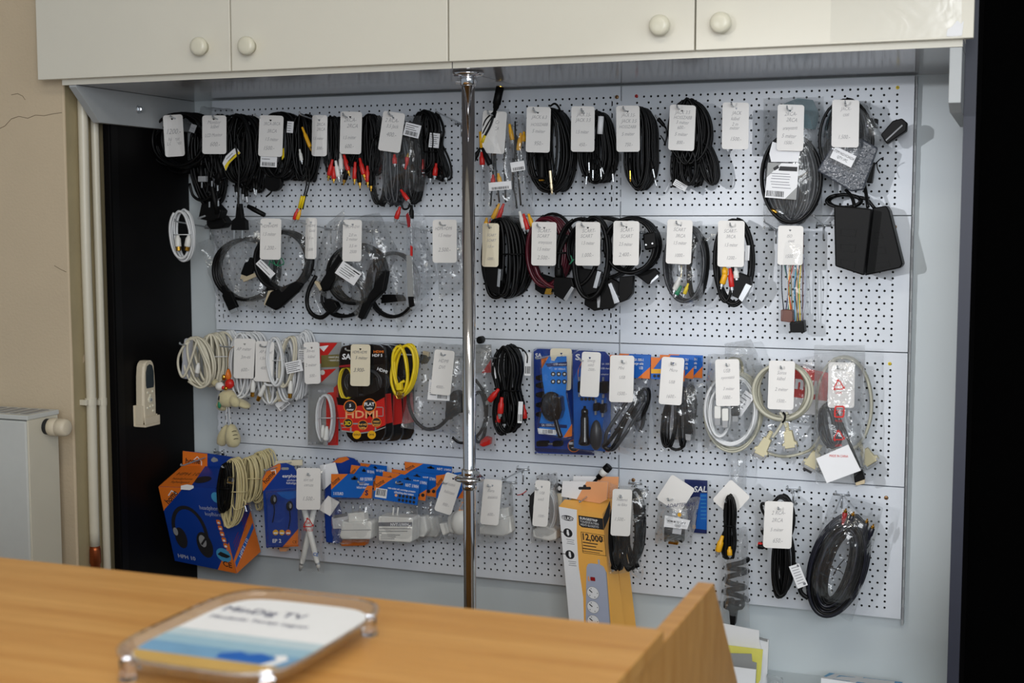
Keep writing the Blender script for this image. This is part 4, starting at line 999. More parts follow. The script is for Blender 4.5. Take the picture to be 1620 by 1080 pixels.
cable(t, 'black_cable', .0038, 915, 400, 64, 108, 3, .08, .10, jit=.05, n=18, tilt=6)
lead(t, 'black_cable', .0044, [(898, 372, .11), (888, 392, .11), (884, 412, .11), (884, 426, .11)])
B().lathe(*vec(884, 420, .105, 0, 18), [(0, .007), (.2, .009), (.8, .009), (1, .008)], 12).obj('strain_relief', 'black_plastic', t, smooth=True)
scart(t, [(876, 438), (904, 440), (908, 454), (893, 476), (876, 466)], [(904, 453), (908, 456), (896, 477), (891, 473)], .112, .02)
tie(t, 884, 400, 22, .09, .12, r=.002)
t = G('scart_cable', 'black scart cable hanging lowest with two silver edged plugs', 'cable', 932, 350, .06)
cable(t, 'black_cable', .0042, 936, 408, 54, 130, 3, .085, .11, jit=.05, n=18, tilt=3)
scart(t, [(912, 424), (948, 428), (944, 462), (926, 468), (912, 450)], [(945, 428), (951, 430), (944, 456), (938, 455)], .095, .018)
scart(t, [(926, 462), (950, 464), (950, 490), (940, 492), (924, 482)], [(944, 464), (949, 464), (951, 486), (945, 487)], .08, .018)
lead(t, 'green', .0012, [(903, 404, .118), (905, 412, .12), (901, 418, .118), (908, 410, .12)], 'green_tie')
t = G('scart_cable', 'black scart cable with plug slanting left under the third tag group', 'cable', 965, 346, .05)
cable(t, 'black_cable', .0036, 955, 392, 110, 96, 6, .02, .07, jit=.05, n=18)
scart(t, [(956, 446), (966, 440), (980, 448), (978, 478), (968, 488), (948, 490), (950, 464)], [(962, 449), (967, 447), (979, 476), (972, 481)], .09, .018)
part(t, 'connector_end', 'steel', [(920, 470), (934, 472), (932, 478), (920, 476)], .06, .07, .0005)
H(920, 357, 'the low hanging scart cables')
price_tag(930, 385.5, 39, 69, 'white price tag over the low hanging scart cables', 930, 360, .5, lines=[('SCART-', .24, 8), ('SCART', .36, 8), ('1.5 méter', .52, 8), ('1.000.-', .80, 9)])
t = G('scart_cable', 'black scart cable coil, rightmost of the dark scart group', 'cable', 1000, 344, .06)
cable(t, 'black_cable', .0038, 1000, 388, 84, 86, 7, .05, .10, jit=.06, n=18)
scart(t, [(1004, 434), (1034, 424), (1042, 432), (1038, 440), (1025, 450)], [(1030, 444), (1040, 434), (1042, 438), (1028, 450)], .06, .016)
scart(t, [(980, 438), (1001, 436), (1000, 464), (992, 474), (980, 479), (978, 460)], [(962, 450), (967, 448), (980, 477), (974, 480)], .10, .018)
part(t, 'moulded_end', 'black_plastic', [(1016, 370), (1036, 366), (1038, 392), (1020, 396)], .08, .10, .003)
for x, y in ((1022, 387), (1032, 385)): part(t, 'contact', 'steel', disc(x, y, 1.4, 8), .1, .1012, 0)
H(983, 356, 'the rightmost scart coil')
price_tag(990.5, 384.5, 41, 70, 'white price tag on the rightmost scart coil', 991, 359, 1, lines=[('SCART-', .24, 8), ('SCART', .38, 8), ('2.5 méter', .56, 8), ('2.400.-', .80, 9)])
t = G('bagged_cable', 'crumpled clear bag with dark oval cable and white plug, second row', 'cable', 1085, 355, .05)
cable(t, 'dark_grey_cable', .0032, 1086, 418, 62, 118, 5, .03, .08, jit=.06, n=18)
cable(t, 'black_cable', .0036, 1104, 424, 30, 98, 3, .03, .06, jit=.06, tilt=4)
rca(t, 1076, 438, -22, 'white_plastic', .09, 22, .0062, 'steel'); rca(t, 1078, 452, -30, 'green', .09, 16, .005, 'steel'); rca(t, 1089, 448, -20, 'yellow', .09, 18, .0042, 'steel')
lead(t, 'cream_cable', .0013, [(1078, 420, .09), (1078, 432, .09), (1077, 440, .09)])
sheet(t, (1054, 352), (1112, 350), (1112, 482), (1062, 492), .02, .105, 'bag', seed=33, crumple=.006)
sheet(t, (1036, 366), (1134, 370), (1104, 412), (1062, 440), .02, .05, 'bag', 'bag_flap', seed=34, nx=12, ny=8)
H(1070, 354, 'the crumpled bag with white plug')
price_tag(1074.5, 382.5, 40, 70, 'white price tag on the crumpled bag with white plug', 1077, 356, 2.5, lines=[('SCART', .26, 8), ('3RCA', .4, 8), ('1.5 méter', .56, 8), ('1000.-', .84, 8)])
t = G('scart_cable', 'black oval scart lead with yellow and red plugs inside, second row', 'cable', 1160, 350, .06)
cable(t, 'black_cable', .0040, 1161, 415, 56, 134, 3, .05, .10, jit=.06, n=20)
cable(t, 'black_cable', .0034, 1147, 432, 24, 90, 1, .09, .10, jit=.02, name='inner_loop')
for a in ((1150, 424, -16, 'amber', 26), (1146, 420, 4, 'amber', 14), (1155, 424, 6, 'red', 30), (1164, 422, 5, 'white_plastic', 18)): rca(t, a[0], a[1], a[2], a[3], .105, a[4], .0062, 'steel')
part(t, 'white_wrap', 'paper', [(1149, 462), (1158, 456), (1158, 470), (1150, 464)], .08, .085, 0)
scart(t, [(1160, 440), (1168, 431), (1186, 438), (1188, 450), (1172, 474), (1158, 468)], [(1180, 448), (1189, 452), (1174, 478), (1168, 472)], .108, .02)
part(t, 'white_sleeve', 'paper', rect(1182, 400, 7, 24, 3), .10, .104, .0006)
H(1155, 357, 'the oval scart lead')
price_tag(1156.5, 385.5, 42, 73, 'white price tag on the oval scart lead with coloured plugs', 1157, 358, 1, lines=[('SCART-', .26, 8), ('3RCA', .38, 8), ('1.5 méter', .56, 8), ('1200.-', .84, 8)])
# wire harness in a bag
t = G('wire_harness', 'clear bag with coloured wires and two connector blocks, second row', 'cable', 1255, 352, .05)
cols = ['navy_cable', 'navy', 'green', 'amber', 'white_cable', 'olive', 'red', 'sky', 'green', 'peach', 'black_cable', 'yellow', 'lilac_grey', 'burgundy']
for k, c_ in enumerate(cols):
    x = 1237+k*2.6; x2 = (1240+k*3.4) if k < 4 else (1252+(k-4)*2.0)
    lead(t, c_, .0012, [(x, 372, .06), (x+1+RND.uniform(-3, 3), 420, .07), ((x+x2)/2+RND.uniform(-7, 7), 455, .075), (x2, 492 if k < 4 else 512, .075)], 'wire', 4, 5)
bl = part(t, 'brown_connector', 'brown_plastic', [(1235, 490), (1251, 490), (1254, 493), (1254, 508), (1250, 510), (1235, 508)], .06, .088, .0015)
bl = part(t, 'black_connector', 'black_plastic', [(1249, 510), (1271, 507), (1273, 526), (1250, 526)], .06, .09, .0015)
sheet(t, (1229, 352), (1280, 358), (1279, 527), (1231, 528), .04, .105, 'bag_smooth', seed=36, crumple=.003)
price_tag(1250.5, 388, 40, 62, 'grey-looking price tag inside the bag of coloured wires', 1250, 364, 1, d=.098, lines=[('ISO', .3, 7), ('csatl.', .42, 7), ('1500.-', .82, 8)])
hook(1209, 351, 'zinc wire hook holding the bag of coloured wires', d=.14)
# ------------------------------------------------------------------ third row
t = G('antenna_cable', 'ivory antenna cable hank with a hanging plug, left end of third row', 'cable', 325, 540, .10)
cable(t, 'ivory_cable', .0030, 315, 572, 40, 76, 6, .095, .125, jit=.12, tilt=-14)
lead(t, 'ivory_cable', .0030, [(312, 538, .13), (300, 575, .13), (290, 596, .13), (283, 585, .13), (282, 566, .13), (290, 548, .13), (300, 540, .12)])
lead(t, 'ivory_cable', .0030, [(310, 535, .13), (322, 560, .13), (332, 585, .13), (330, 605, .13), (316, 613, .13), (298, 603, .13)])
coax(t, 314, 574, -8, .132, 16, 'white_plastic', 'steel', .006)
t = G('antenna_cable', 'ivory tied antenna cable hank behind the leftmost one, third row', 'cable', 345, 536, .06)
cable(t, 'ivory_cable', .0030, 342, 568, 44, 80, 11, .03, .09, jit=.10, solid=True); tie(t, 345, 564, 40, .03, .092, 'white_cable', .0012)
cable(t, 'white_cable', .0030, 362, 562, 30, 76, 7, .004, .03, jit=.10)
hook(285, 545, 'zinc wire hook holding the ivory antenna cables at far left', d=.15)
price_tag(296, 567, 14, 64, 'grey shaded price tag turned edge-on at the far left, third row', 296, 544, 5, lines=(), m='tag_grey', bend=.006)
# plush charm
t = G('plush_charm', 'small hanging plush charm with dangling feet below the ivory cables', 'toy', 361, 548, .11)
b = B()
lead(t, 'gold', .0008, [(370, 548, .115), (364, 553, .117), (361, 566, .118), (361, 584, .118)], 'gold_cord')
def blob(T, nm, m, cx, cy, rx, ry, d, dz=None, tilt=0, seed=1, am=.06, k=None):
    c_, q_ = math.cos(math.radians(tilt)), math.sin(math.radians(tilt)); V = []; n1, n2 = 16, 10
    o = W(cx, cy, d); ex = W(cx+1, cy, d)-o; ez = W(cx, cy+1, d)-o; dz = dz or rx*np.linalg.norm(ex)*.8
    for j in range(n2+1):
        th = math.pi*j/n2
        for i in range(n1):
            ph = 2*math.pi*i/n1; x, y, z = math.sin(th)*math.cos(ph), math.cos(th), math.sin(th)*math.sin(ph)
            s_ = 1+am*noise.noise(Vector((x*2, y*2, z*2+seed)))*2
            x1 = x*rx*s_*((k(y)) if k else 1); y1 = y*ry*s_
            V.append(o+ex*(x1*c_-y1*q_)+ez*(x1*q_+y1*c_)+np.array([0, -z*dz*s_, 0]))
    return B().add(V, [(j*n1+i, j*n1+(i+1) % n1, (j+1)*n1+(i+1) % n1, (j+1)*n1+i) for j in range(n2) for i in range(n1)]).obj(nm, m, T, smooth=True, fix=True)
blob(t, 'head_charm', 'orange', 361, 592, 5.5, 9, .115, seed=3, k=lambda y: .7+.35*y)
blob(t, 'gold_charm', 'gold', 354, 597, 3, 5, .118, seed=5); blob(t, 'red_charm', 'red', 363, 607, 7, 8, .115, seed=4); blob(t, 'gold_charm', 'gold', 357, 614, 3.4, 3, .125, seed=8)
blob(t, 'white_bell', 'white_plastic', 348, 611, 7, 7, .115, seed=2); blob(t, 'pink_bead', 'red', 353, 613, 2.2, 3, .128)
blob(t, 'body', 'plush', 360, 630, 14, 14, .11, tilt=-10); blob(t, 'hood', 'plush', 352, 640, 9, 10, .10, seed=9); blob(t, 'arm', 'plush', 371, 635, 7, 10, .12, seed=6, tilt=-30)
blob(t, 'ear', 'plush', 340, 605, 8, 5, .09, seed=12, tilt=40); blob(t, 'paw_limb', 'plush', 383, 638, 14, 5, .10, seed=14, tilt=30)
blob(t, 'green_bow', 'green', 347, 640, 2.5, 6, .122); blob(t, 'dark_eye', 'ink', 347, 630, 2, 4, .125)
lead(t, 'white_cable', .0011, [(359, 642, .112), (358, 655, .112), (358, 672, .112)], 'leg_cord'); lead(t, 'white_cable', .0011, [(362, 642, .112), (363, 655, .112), (365, 672, .112)], 'leg_cord')
f1 = blob(t, 'foot', 'plush', 354, 688, 9.5, 18, .10, tilt=16, k=lambda y: .80+.3*y); f2 = blob(t, 'foot', 'plush', 368, 689, 12.5, 19, .112, tilt=-8, k=lambda y: .80+.28*y)
for y, dx in ((682, 0), (688, 1.5), (694, 3)): lead(f2, 'ink', .0007, [(367+dx, y+.5, .1245), (370.5+dx, y-.6, .1245), (374+dx, y, .123)], 'stitch', 3, 5) if 0 else B().tube(wire([(367+dx, y+.5, .1262), (370.5+dx, y-.6, .1262), (374+dx, y-.4, .1245)], 3), .0008, 5).obj('stitch', 'ink', f2)
# white antenna cables
t = G('antenna_cable', 'white folded antenna cable behind the broad third row tag', 'cable', 388, 536, .06)
cable(t, 'white_cable', .0029, 394, 576, 44, 98, 10, .02, .10, jit=.08, solid=True); coax(t, 401, 600, -4, .112, 20)
H(349, 548, 'the white folded cable behind a broad tag', '')
price_tag(387, 567, 34, 63, 'white price tag broad and stained, second in the third row', 387, 544, 1, lines=[('AP méter', .30, 7.5), ('3m-es', .50, 8), ('600.-', .82, 8)])
t = G('antenna_cable', 'white antenna cable looped in front, right of stained tag', 'cable', 432, 536, .10)
cable(t, 'white_cable', .0031, 436, 572, 24, 76, 3, .115, .128, jit=.06, tilt=-4); tie(t, 440, 570, 18, .11, .13, 'white_cable', .001)
lead(t, 'white_cable', .003, [(440, 598, .12), (434, 608, .12), (424, 609, .12), (418, 606, .12)])
coax(t, 420, 606, -24, .118, 22)
t = G('antenna_cable', 'white antenna cable hank with low loops and bar code tag', 'cable', 428, 536, .06)
cable(t, 'white_cable', .0029, 434, 590, 42, 92, 7, .03, .09, jit=.10, solid=True)
cable(t, 'ivory_cable', .0027, 434, 612, 26, 46, 4, .06, .085, jit=.08, name='low_loop')
sticker(t, 447, 639, 20, 14, -38, .07, True, 0); hdmi(t, 440, 612, 10, .08, 20, 10, 'ivory_cable', 'beige_metal', 3)
t = G('antenna_cable', 'white antenna cable hank wrapped with printed paper band, third row', 'cable', 465, 536, .06)
cable(t, 'white_cable', .0030, 463, 582, 34, 98, 9, .03, .10, jit=.08, solid=True); cable(t, 'ivory_cable', .0027, 455, 572, 22, 80, 3, .10, .115, jit=.06, tilt=8)
cable(t, 'white_cable', .0028, 484, 574, 28, 100, 6, .01, .04, jit=.08)
coax(t, 460, 602, -3, .118, 20)
sticker(t, 465, 580, 26, 18, -12, .120, None, 5, ink='ink'); sticker(t, 478, 563, 12, 20, 2, .098, None, 6, ink='ink')
H(412, 548, 'the white cables with low loops')
price_tag(417.5, 571.5, 30, 64, 'white price tag between stained tag and looped white cable', 420, 548, 3, lines=[('AP kábel', .3, 7), ('1.5m', .46, 7), ('400.-', .7, 7)])
H(477, 550, 'the white cable with a paper band')
price_tag(493.5, 574, 25, 66, 'white price tag left of the red and grey card', 493, 550, -2, lines=[('3m-es', .24, 7), ('kábel', .38, 7), ('2 méter', .58, 7), ('500.-', .84, 7)])
# red and grey blister with white cable
def shell(T, poly, d0, d1, m='blister', nm='clear_shell', inset=.93):
    """vacuum formed clear cover: flange, sloping wall, raised face"""
    a = np.array(poly, float); c_ = a.mean(0); n = len(a)
    V = [W(x, y, d0) for x, y in a]+[W(*(c_+(p-c_)*(inset+.02)), d0+.001) for p in a]+[W(*(c_+(p-c_)*inset), d1) for p in a]
    Fq = [(i, (i+1) % n, n+(i+1) % n, n+i) for i in range(n)]+[(n+i, n+(i+1) % n, 2*n+(i+1) % n, 2*n+i) for i in range(n)]+[tuple(range(2*n, 3*n))]
    return B().add(V, Fq).obj(nm, m, T, fix=True, bevel=.0015)
t = G('blister_card', 'red and grey card pack holding a white cable, third row', 'package', 514, 548, .06)
cd_ = part(t, 'card', 'card_grey', [(488, 541), (540, 541), (534, 704), (487, 704)], .066, .0675, 0)
f = PF(.0676)
B().fill([(506, 542), (534, 542), (508, 575), (506, 575)], f).obj('red_print', 'red', cd_); B().fill([(508, 585), (532, 583), (508, 605)], f).obj('red_print', 'red', cd_); B().fill([(516, 624), (536, 606), (535, 704), (516, 704)], f, .0005).obj('red_print', 'red', cd_)
B().fill([(508, 562), (538, 560), (538, 580), (508, 581)], f, .0006).obj('olive_print', 'olive', cd_)
B().fill([(504, 615), (528, 612), (528, 620), (503, 622)], f, .0007).obj('grey_print', 'grey_plastic', cd_); B().fill([(488, 695), (502, 696), (502, 704), (488, 704)], f, .0006).obj('grey_print', 'grey_plastic', cd_)
b = B().fill([(504, 548), (520, 546), (512, 556)], f, .0008); b.text('coaxial plug -', 529, 566, 5, f, .001, sx=.7).text('- coaxial plug', 529, 571, 5, f, .001, sx=.7).text('FD 12', 509, 620, 4.5, f, .001).text('FD 12', 494, 702, 4.5, f, .001); b.obj('lettering', 'paper', cd_)
B().fill(disc(510, 589, 4, 14), f, .0008).obj('round_badge', 'white_plastic', cd_)
cable(t, 'white_cable', .0030, 515, 662, 24, 74, 4, .08, .10, jit=.05); coax(t, 511, 672, 0, .108, 20, 'white_plastic', 'steel', .006); coax(t, 517, 674, -4, .112, 22, 'white_plastic', 'steel', .0065); tie(t, 515, 661, 22, .075, .112, 'white_cable', .0011)
shell(t, [(489, 606), (534, 604), (532, 703), (488, 703)], .068, .118)
# HDMI blisters: a stack on one long hook
OUT = [(534, 560), (536, 549), (543, 543), (560, 541), (590, 541), (603, 543), (611, 550), (613, 565), (612, 640), (611, 686), (606, 697), (597, 701), (556, 701), (548, 694), (540, 668), (532, 640), (533, 610)]
def hd_pack(dx, dy, d, lab, front):
    t = G('blister_pack', lab, 'package', 572+dx, 552+dy, d, 'black and red cable packs on one hook')
    S_ = lambda P: [(x+dx, y+dy) for x, y in P]
    cd_ = part(t, 'card', 'black_gloss', S_([(537, 560), (541, 548), (560, 544), (590, 544), (604, 547), (609, 556), (609, 686), (602, 696), (558, 698), (550, 690), (535, 640)]), d-.0245, d-.023, 0)
    f0 = PF(d); f = lambda x, y, h=0: f0(x+dx, y+dy, h)
    cable(t, 'yellow' if front else 'amber', .0022, 548+dx, 606+dy, 22, 50, 4, d-.018, d-.006, jit=.05)
    part(t, 'black_plug', 'black_plastic', S_([(551, 594), (566, 594), (566, 628), (549, 628)]), d-.018, d-.004, .002)
    part(t, 'black_plug', 'black_plastic', S_([(573, 602), (596, 596), (600, 622), (574, 626)]), d-.018, d-.006, .002)
    cable(t, 'dark_grey_cable', .0024, 575+dx, 604+dy, 60, 40, 3, d-.018, d-.010, jit=.08)
    sh = shell(t, S_(OUT), d-.0225, d, 'blister', inset=.955)
    if not front: 
        part(t, 'red_insert', 'red', S_([(533, 632), (606, 622), (609, 668), (545, 682)]), d-.006, d-.004, 0)
        return
    pr = B().fill([(538, 562), (542, 550), (556, 546), (596, 546), (607, 552), (609, 572), (609, 575), (540, 582)], f, .0005).fill([(532, 628), (556, 632), (590, 622), (608, 612), (609, 686), (603, 696), (560, 699), (550, 690), (540, 664)], f, .0005)
    o = pr.obj('black_print', 'black_gloss', t)
    B().fill([(532.5, 640), (560, 643), (590, 638), (608.5, 628), (610, 672), (590, 681), (570, 684), (541, 681), (536, 660)], f, .0009).obj('red_print', 'red', o)
    B().fill([(537, 578), (555, 576), (555, 580), (536, 581)], f, .0010).obj('red_band', 'dark_red', o)
    b = B()
    for a in ([(540, 682), (570, 686), (592, 683), (610, 676), (610, 674.5), (592, 681), (570, 684), (540, 680)],): b.fill(a, f, .0012)
    b.fill(rect(540, 661, 14, 1.1), f, .0012).fill(rect(546, 676, 10, 1), f, .0012).fill(rect(599, 644, 12, 1.2), f, .0012).fill(rect(606, 651, 1.2, 14), f, .0012).fill(rect(602, 658, 8, 1.2), f, .0012)
    b.fill(rect(569, 670, 60, 2.4), f, .00115).fill(rect(555, 680, 2.4, 8), f, .00115).fill(rect(594, 679, 2.4, 6), f, .00115).obj('line_print', 'card_grey', o)
    B().text('SA', 548, 568, 12, f, .0014, bold=.03, shear=.1).text('HDF 5', 597, 564, 6, f, .0014, bold=.02).text('HDMI', 604, 588, 7, f, .0014, bold=.02, rot=20).obj('lettering', 'paper', o)
    B().text('HDMI', 599, 558, 5.5, f, .0014, bold=.03, sx=1.2).obj('lettering', 'orange', o)
    B().text('HDMI', 572, 661, 17, f, .0013, sx=1.25, bold=.02).obj('big_lettering', 'peach', o)
    for x, y, r, tx, c_ in ((554, 643, 10.5, ('5', 'meter'), 'paper'), (584.5, 641, 11, ('FLAT', 'cable'), 'paper'), (550.5, 669, 7.8, ('3D',), 'yellow'), (574, 672, 8, ('Full HD', '1080p'), 'amber_card'), (595.5, 667.5, 7.8, ('HIGH', 'SPEED'), 'amber_card')):
        g = B().fill(disc(x, y, r, 26), f, .0017).obj('badge', 'orange', o); 
        B().fill(disc(x, y, r*.84, 26), f, .0021).obj('badge_centre', 'ink', o)
        b = B()
        if len(tx) == 1: b.text(tx[0], x, y+3, 8.5, f, .0025, bold=.03)
        else: b.text(tx[0], x, y+.6, (r*.66 if len(tx[0]) < 5 and r > 8.5 else 4.0), f, .0025, bold=.03).text(tx[1], x, y+6, 4.6, f, .0025, bold=.02)
        b.obj('lettering', c_, o)
    for x, tx in ((564.5, 'GOLD'), (588, '24 K')):
        B().fill(disc(x, 687.5, 6.6, 22), f, .0017).obj('badge', 'amber', o); B().text(tx, x, 688.5, 4, f, .0021, bold=.02).obj('lettering', 'ink', o)
hd_pack(0, 0, .112, 'black and red cable pack with flat cable badges, front of its hook', True)
hd_pack(12, 0, .084, 'black and red cable pack second in the stack behind the badges', False)
hd_pack(28, 1, .056, 'black and red cable pack third in the stack, behind yellow cable', False)
hd_pack(46, -1, .028, 'black and red cable pack last in the stack, against the panel', False)
H(547, 554, 'the stack of black and red cable packs', '')
price_tag(570, 577.5, 31, 66, 'cream price tag reading 5 méter 3900 on the black red packs', 570, 552, 1, lines=[('HDMI-HDMI', .22, 6.5), ('5 méter', .36, 7.5), ('3.900-', .66, 9)], m='tag_cream', ink='pencil_dark')
# yellow network cable
t = G('network_cable', 'yellow network cable coil with clear plug, third row', 'cable', 640, 548, .12)
cable(t, 'yellow', .0033, 640, 585, 36, 80, 4, .118, .142, jit=.10, tilt=8, n=18, solid=False)
cable(t, 'yellow', .0033, 634, 584, 24, 74, 2, .135, .146, jit=.08, tilt=-6)
lead(t, 'yellow', .0033, [(640, 602, .146), (634, 606, .148), (631, 612, .15), (631, 618, .15)])
part(t, 'plug_boot', 'yellow', [(627, 606), (634, 606), (635, 617), (627, 617)], .142, .154, .001)
part(t, 'clear_plug', 'acrylic', [(626, 616), (636, 616), (636, 625), (634, 631), (628, 631), (626, 625)], .142, .154, .001)
B().prism(rect(631, 627, 7, 5), .145, .151).obj('contacts', 'gold', t)
H(622, 560, 'the yellow network cable')
# DVI bag
t = G('bagged_cable', 'clear bag with black cable arc and flat black plug at the post', 'cable', 690, 553, .05)
lead(t, 'black_cable', .0042, [(662, 566, .09), (652, 590, .08), (646, 620, .08), (648, 645, .08), (658, 666, .08), (674, 678, .08), (692, 676, .08), (706, 664, .08), (712, 656, .08)], sub=6)
part(t, 'flat_plug', 'black_plastic', [(705, 634), (716, 618), (733, 622), (742, 640), (738, 652), (722, 654), (712, 662), (704, 652)], .07, .10, .003)
part(t, 'strain_relief', 'black_plastic', [(704, 650), (713, 654), (712, 664), (704, 664)], .075, .092, .001)
part(t, 'hdmi_plug', 'black_plastic', [(665, 560), (674, 562), (678, 566), (672, 576), (663, 574)], .085, .10, .0015); part(t, 'beige_tip', 'beige_metal', [(669, 555), (678, 557), (677, 566), (668, 563)], .088, .098, .0008)
lead(t, 'black_cable', .0034, [(752, 600, .03), (766, 622, .03), (770, 650, .03), (762, 680, .03), (746, 696, .03), (728, 700, .03), (716, 692, .03)], sub=6)
sheet(t, (662, 540), (738, 546), (738, 690), (634, 676), .05, .116, 'bag_hazy', seed=41, crumple=.004)
o = part(t, 'bar_code_label', 'paper', [(679, 600), (712, 606), (711, 634), (676, 632)], .1165, .1175, 0)
m_ = QF(W(679, 600, .1178), W(712, 606, .1178), W(711, 634, .1178), W(676, 632, .1178), 34, 30)
b = B()
for k in range(8): b.fill(rect(16+k*1.9, 22, RND.uniform(.6, 1.4), 10), m_)
for k in range(5): b.fill(rect(8, 10+k*3, 10, .8), m_)
b.obj('print', 'ink', o); B().fill(rect(6, 6, 5, 5), m_).obj('blue_mark', 'blue', o)
H(698, 562, 'the bag with the flat black plug')
price_tag(700, 589, 32, 71, 'white price tag tilted in the bag left of the post, third row', 704, 561, 6, lines=[('HDMI', .28, 8), ('DVI', .42, 8), ('4000.-', .86, 7)], d=.125)
t = G('blister_card', 'hazy bag with red plug and red-cornered card right behind the post', 'package', 762, 548, .03)
part(t, 'card', 'card_grey', [(752, 545), (777, 545), (777, 590), (752, 590)], .02, .0212, 0)
part(t, 'red_corner', 'red', [(777, 568), (777, 589), (762, 590)], .0213, .0216, 0)
B().text('RCA adapter', 764, 559, 5, PF(.0216), .0004, sx=.8).text('adapter', 766, 567, 5, PF(.0216), .0004, sx=.8).obj('lettering', 'ink', t)
part(t, 'red_plug', 'red', [(760, 697), (768, 690), (776, 693), (775, 703), (764, 707), (758, 704)], .02, .034, .002)
cable(t, 'black_cable', .0032, 757, 660, 26, 80, 2, .02, .03, jit=.05)
sheet(t, (712, 545), (778, 545), (784, 714), (712, 708), .008, .045, 'bag_hazy', seed=42, crumple=.003)
part(t, 'black_end', 'black_plastic', disc(758, 538, 5, 14, 6), .02, .04, .002)
# black RCA hank
t = G('audio_cable', 'black lead bundle with red plugs hanging right of the post, third row', 'cable', 806, 555, .08)
cable(t, 'black_cable', .0026, 806, 614, 52, 132, 11, .05, .12, jit=.08, pinch=(.5, .55, .18), tilt=-2)
tie(t, 808, 618, 30, .05, .125)
cable(t, 'black_cable', .0026, 800, 650, 30, 66, 5, .05, .11, jit=.1)
rca(t, 789, 615, -38, 'red', .125, 24, .0068, 'steel'); rca(t, 794, 628, -6, 'red', .125, 26, .0068, 'steel'); rca(t, 790, 650, -8, 'red', .115, 18, .006, 'steel'); rca(t, 797, 652, 2, 'black_plastic', .12, 18, .006, 'steel'); rca(t, 828, 640, 6, 'red', .08, 22, .006, 'black_plastic')
lead(t, 'black_cable', .0016, [(812, 548, .1), (826, 552, .1), (834, 562, .1), (834, 574, .1)])
sticker(t, 835, 576, 10, 36, 2, .10, True, 0); sticker(t, 823, 652, 7, 34, 3, .128, True, 0); part(t, 'white_band', 'paper', [(779, 574), (781, 573), (785, 598), (782, 600)], .12, .122, 0)
hook(776, 566, 'zinc wire hook holding the black bundle with red plugs', d=.15)
# blue charger packs
t = G('charger_pack', 'large dark blue blister pack behind the light blue charger card', 'package', 888, 558, .03)
cd_ = part(t, 'card', 'deep_blue', [(844, 553), (850, 550), (938, 553), (940, 720), (846, 717)], .022, .0235, .0004)
f = PF(.0236); o = B().text('SA', 852, 565, 9, f, .0005, bold=.03).obj('lettering', 'paper', cd_); B().text('USB', 866, 565, 8, f, .0005).obj('faint_lettering', 'blue', cd_)
B().fill([(846, 714), (846, 708), (940, 713), (940, 719)], f).obj('navy_band', 'navy', cd_)
for k, y in enumerate((597, 609, 624, 640, 655)): part(t, 'adapter_tip', 'black_plastic', [(847, y-2), (854, y-4), (858, y-4), (858, y+5), (854, y+5), (847, y+3)], .026, .04, .0015)
for x in (851, 875): 
    p = part(t, 'adapter_tip', 'black_plastic', rrect(x+6, 702, 18 if x < 860 else 14, 8, 2), .026, .042, .0015); part(p, 'tip', 'steel', rect(x+17 if x < 860 else x-2, 702, 6, 2.5), .03, .036, 0)
B().fill(disc(908, 705, 10, 22), f, .0006).obj('orange_ring', 'orange', cd_); B().fill(disc(908, 705, 8.8, 22), f, .0010).obj('round_picture', 'ink', cd_); B().fill(rect(903, 701, 6, 4), f, .0014).fill(rect(912, 702, 4, 6), f, .0014).fill(rect(908, 708, 8, 1), f, .0014).obj('icon', 'paper', cd_)
shell(t, [(842, 553), (849, 548), (939, 551), (942, 560), (942, 716), (936, 723), (850, 720), (843, 714)], .024, .052, 'blister', inset=.96)
price_tag(887, 584, 34, 66, 'white price tag half hidden behind the light blue charger card', 888, 559, 1, d=.060, lines=(), m='tag_cream')
hook(848, 568, 'zinc wire hook holding the light blue charger card', d=.15, rise=.004)
t = G('charger_pack', 'light blue card pack with black wall charger in front, third row', 'package', 880, 563, .10)
cd_ = part(t, 'card', 'azure', [(856, 565), (871, 563), (872, 570), (877, 571), (881, 564), (896, 563), (897, 600), (895, 622), (905, 678), (903, 690), (892, 693), (853, 682), (853, 672), (862, 625), (858, 600)], .085, .0862, .0003)
f = PF(.0863)
B().fill([(856, 565), (868, 564), (857, 583)], f).obj('orange_print', 'orange', cd_); B().fill([(905, 670), (905, 690), (891, 692)], f).obj('orange_print', 'orange', cd_)
B().fill([(863, 575), (897, 572), (897, 579), (866, 580)], f).fill([(852, 669), (897, 672), (897, 677), (852, 675)], f).obj('navy_band', 'navy', cd_)
B().text('home', 861, 576, 6, f, .0008, rot=-58).obj('lettering', 'ink', cd_)
B().text('USB adaptor', 886, 577.5, 5, f, .0008, sx=.8).text('5V 1000mA', 886, 585, 4.5, f, .0008, sx=.8).text('SA 1000USB', 868, 674, 5.5, f, .0008, sx=.8).obj('lettering', 'paper', cd_)
b = B()
for i in range(3):
    for j in range(2): B().fill(disc(875+i*9, 591.5+j*12, 3.7, 16), f, .0006).obj('icon_badge', 'ink', cd_); b.fill(rect(875+i*9, 591.5+j*12, 3, 3), f, .001)
b.obj('icons', 'white_plastic', cd_)['kind'] = 'stuff'
o = B().fill([(850, 677), (881, 680), (880, 688), (852, 686)], f, .0006).obj('bar_code_patch', 'paper', cd_); b = B()
for k in range(9): b.fill(rect(859+k*1.8, 682.5, RND.uniform(.5, 1.2), 6), f, .001)
b.obj('print', 'ink', cd_)
blob(t, 'wall_charger', 'black_gloss', 872, 643, 16, 24, .10, .012, am=.02, k=lambda y: 1.05-.14*y)
part(t, 'charger_front', 'black_gloss', [(874, 626), (886, 628), (888, 650), (884, 664), (875, 664)], .088, .116, .003)
lead(t, 'black_gloss', .0052, [(878, 660, .104), (882, 676, .104), (887, 692, .104)], 'charger_cord')
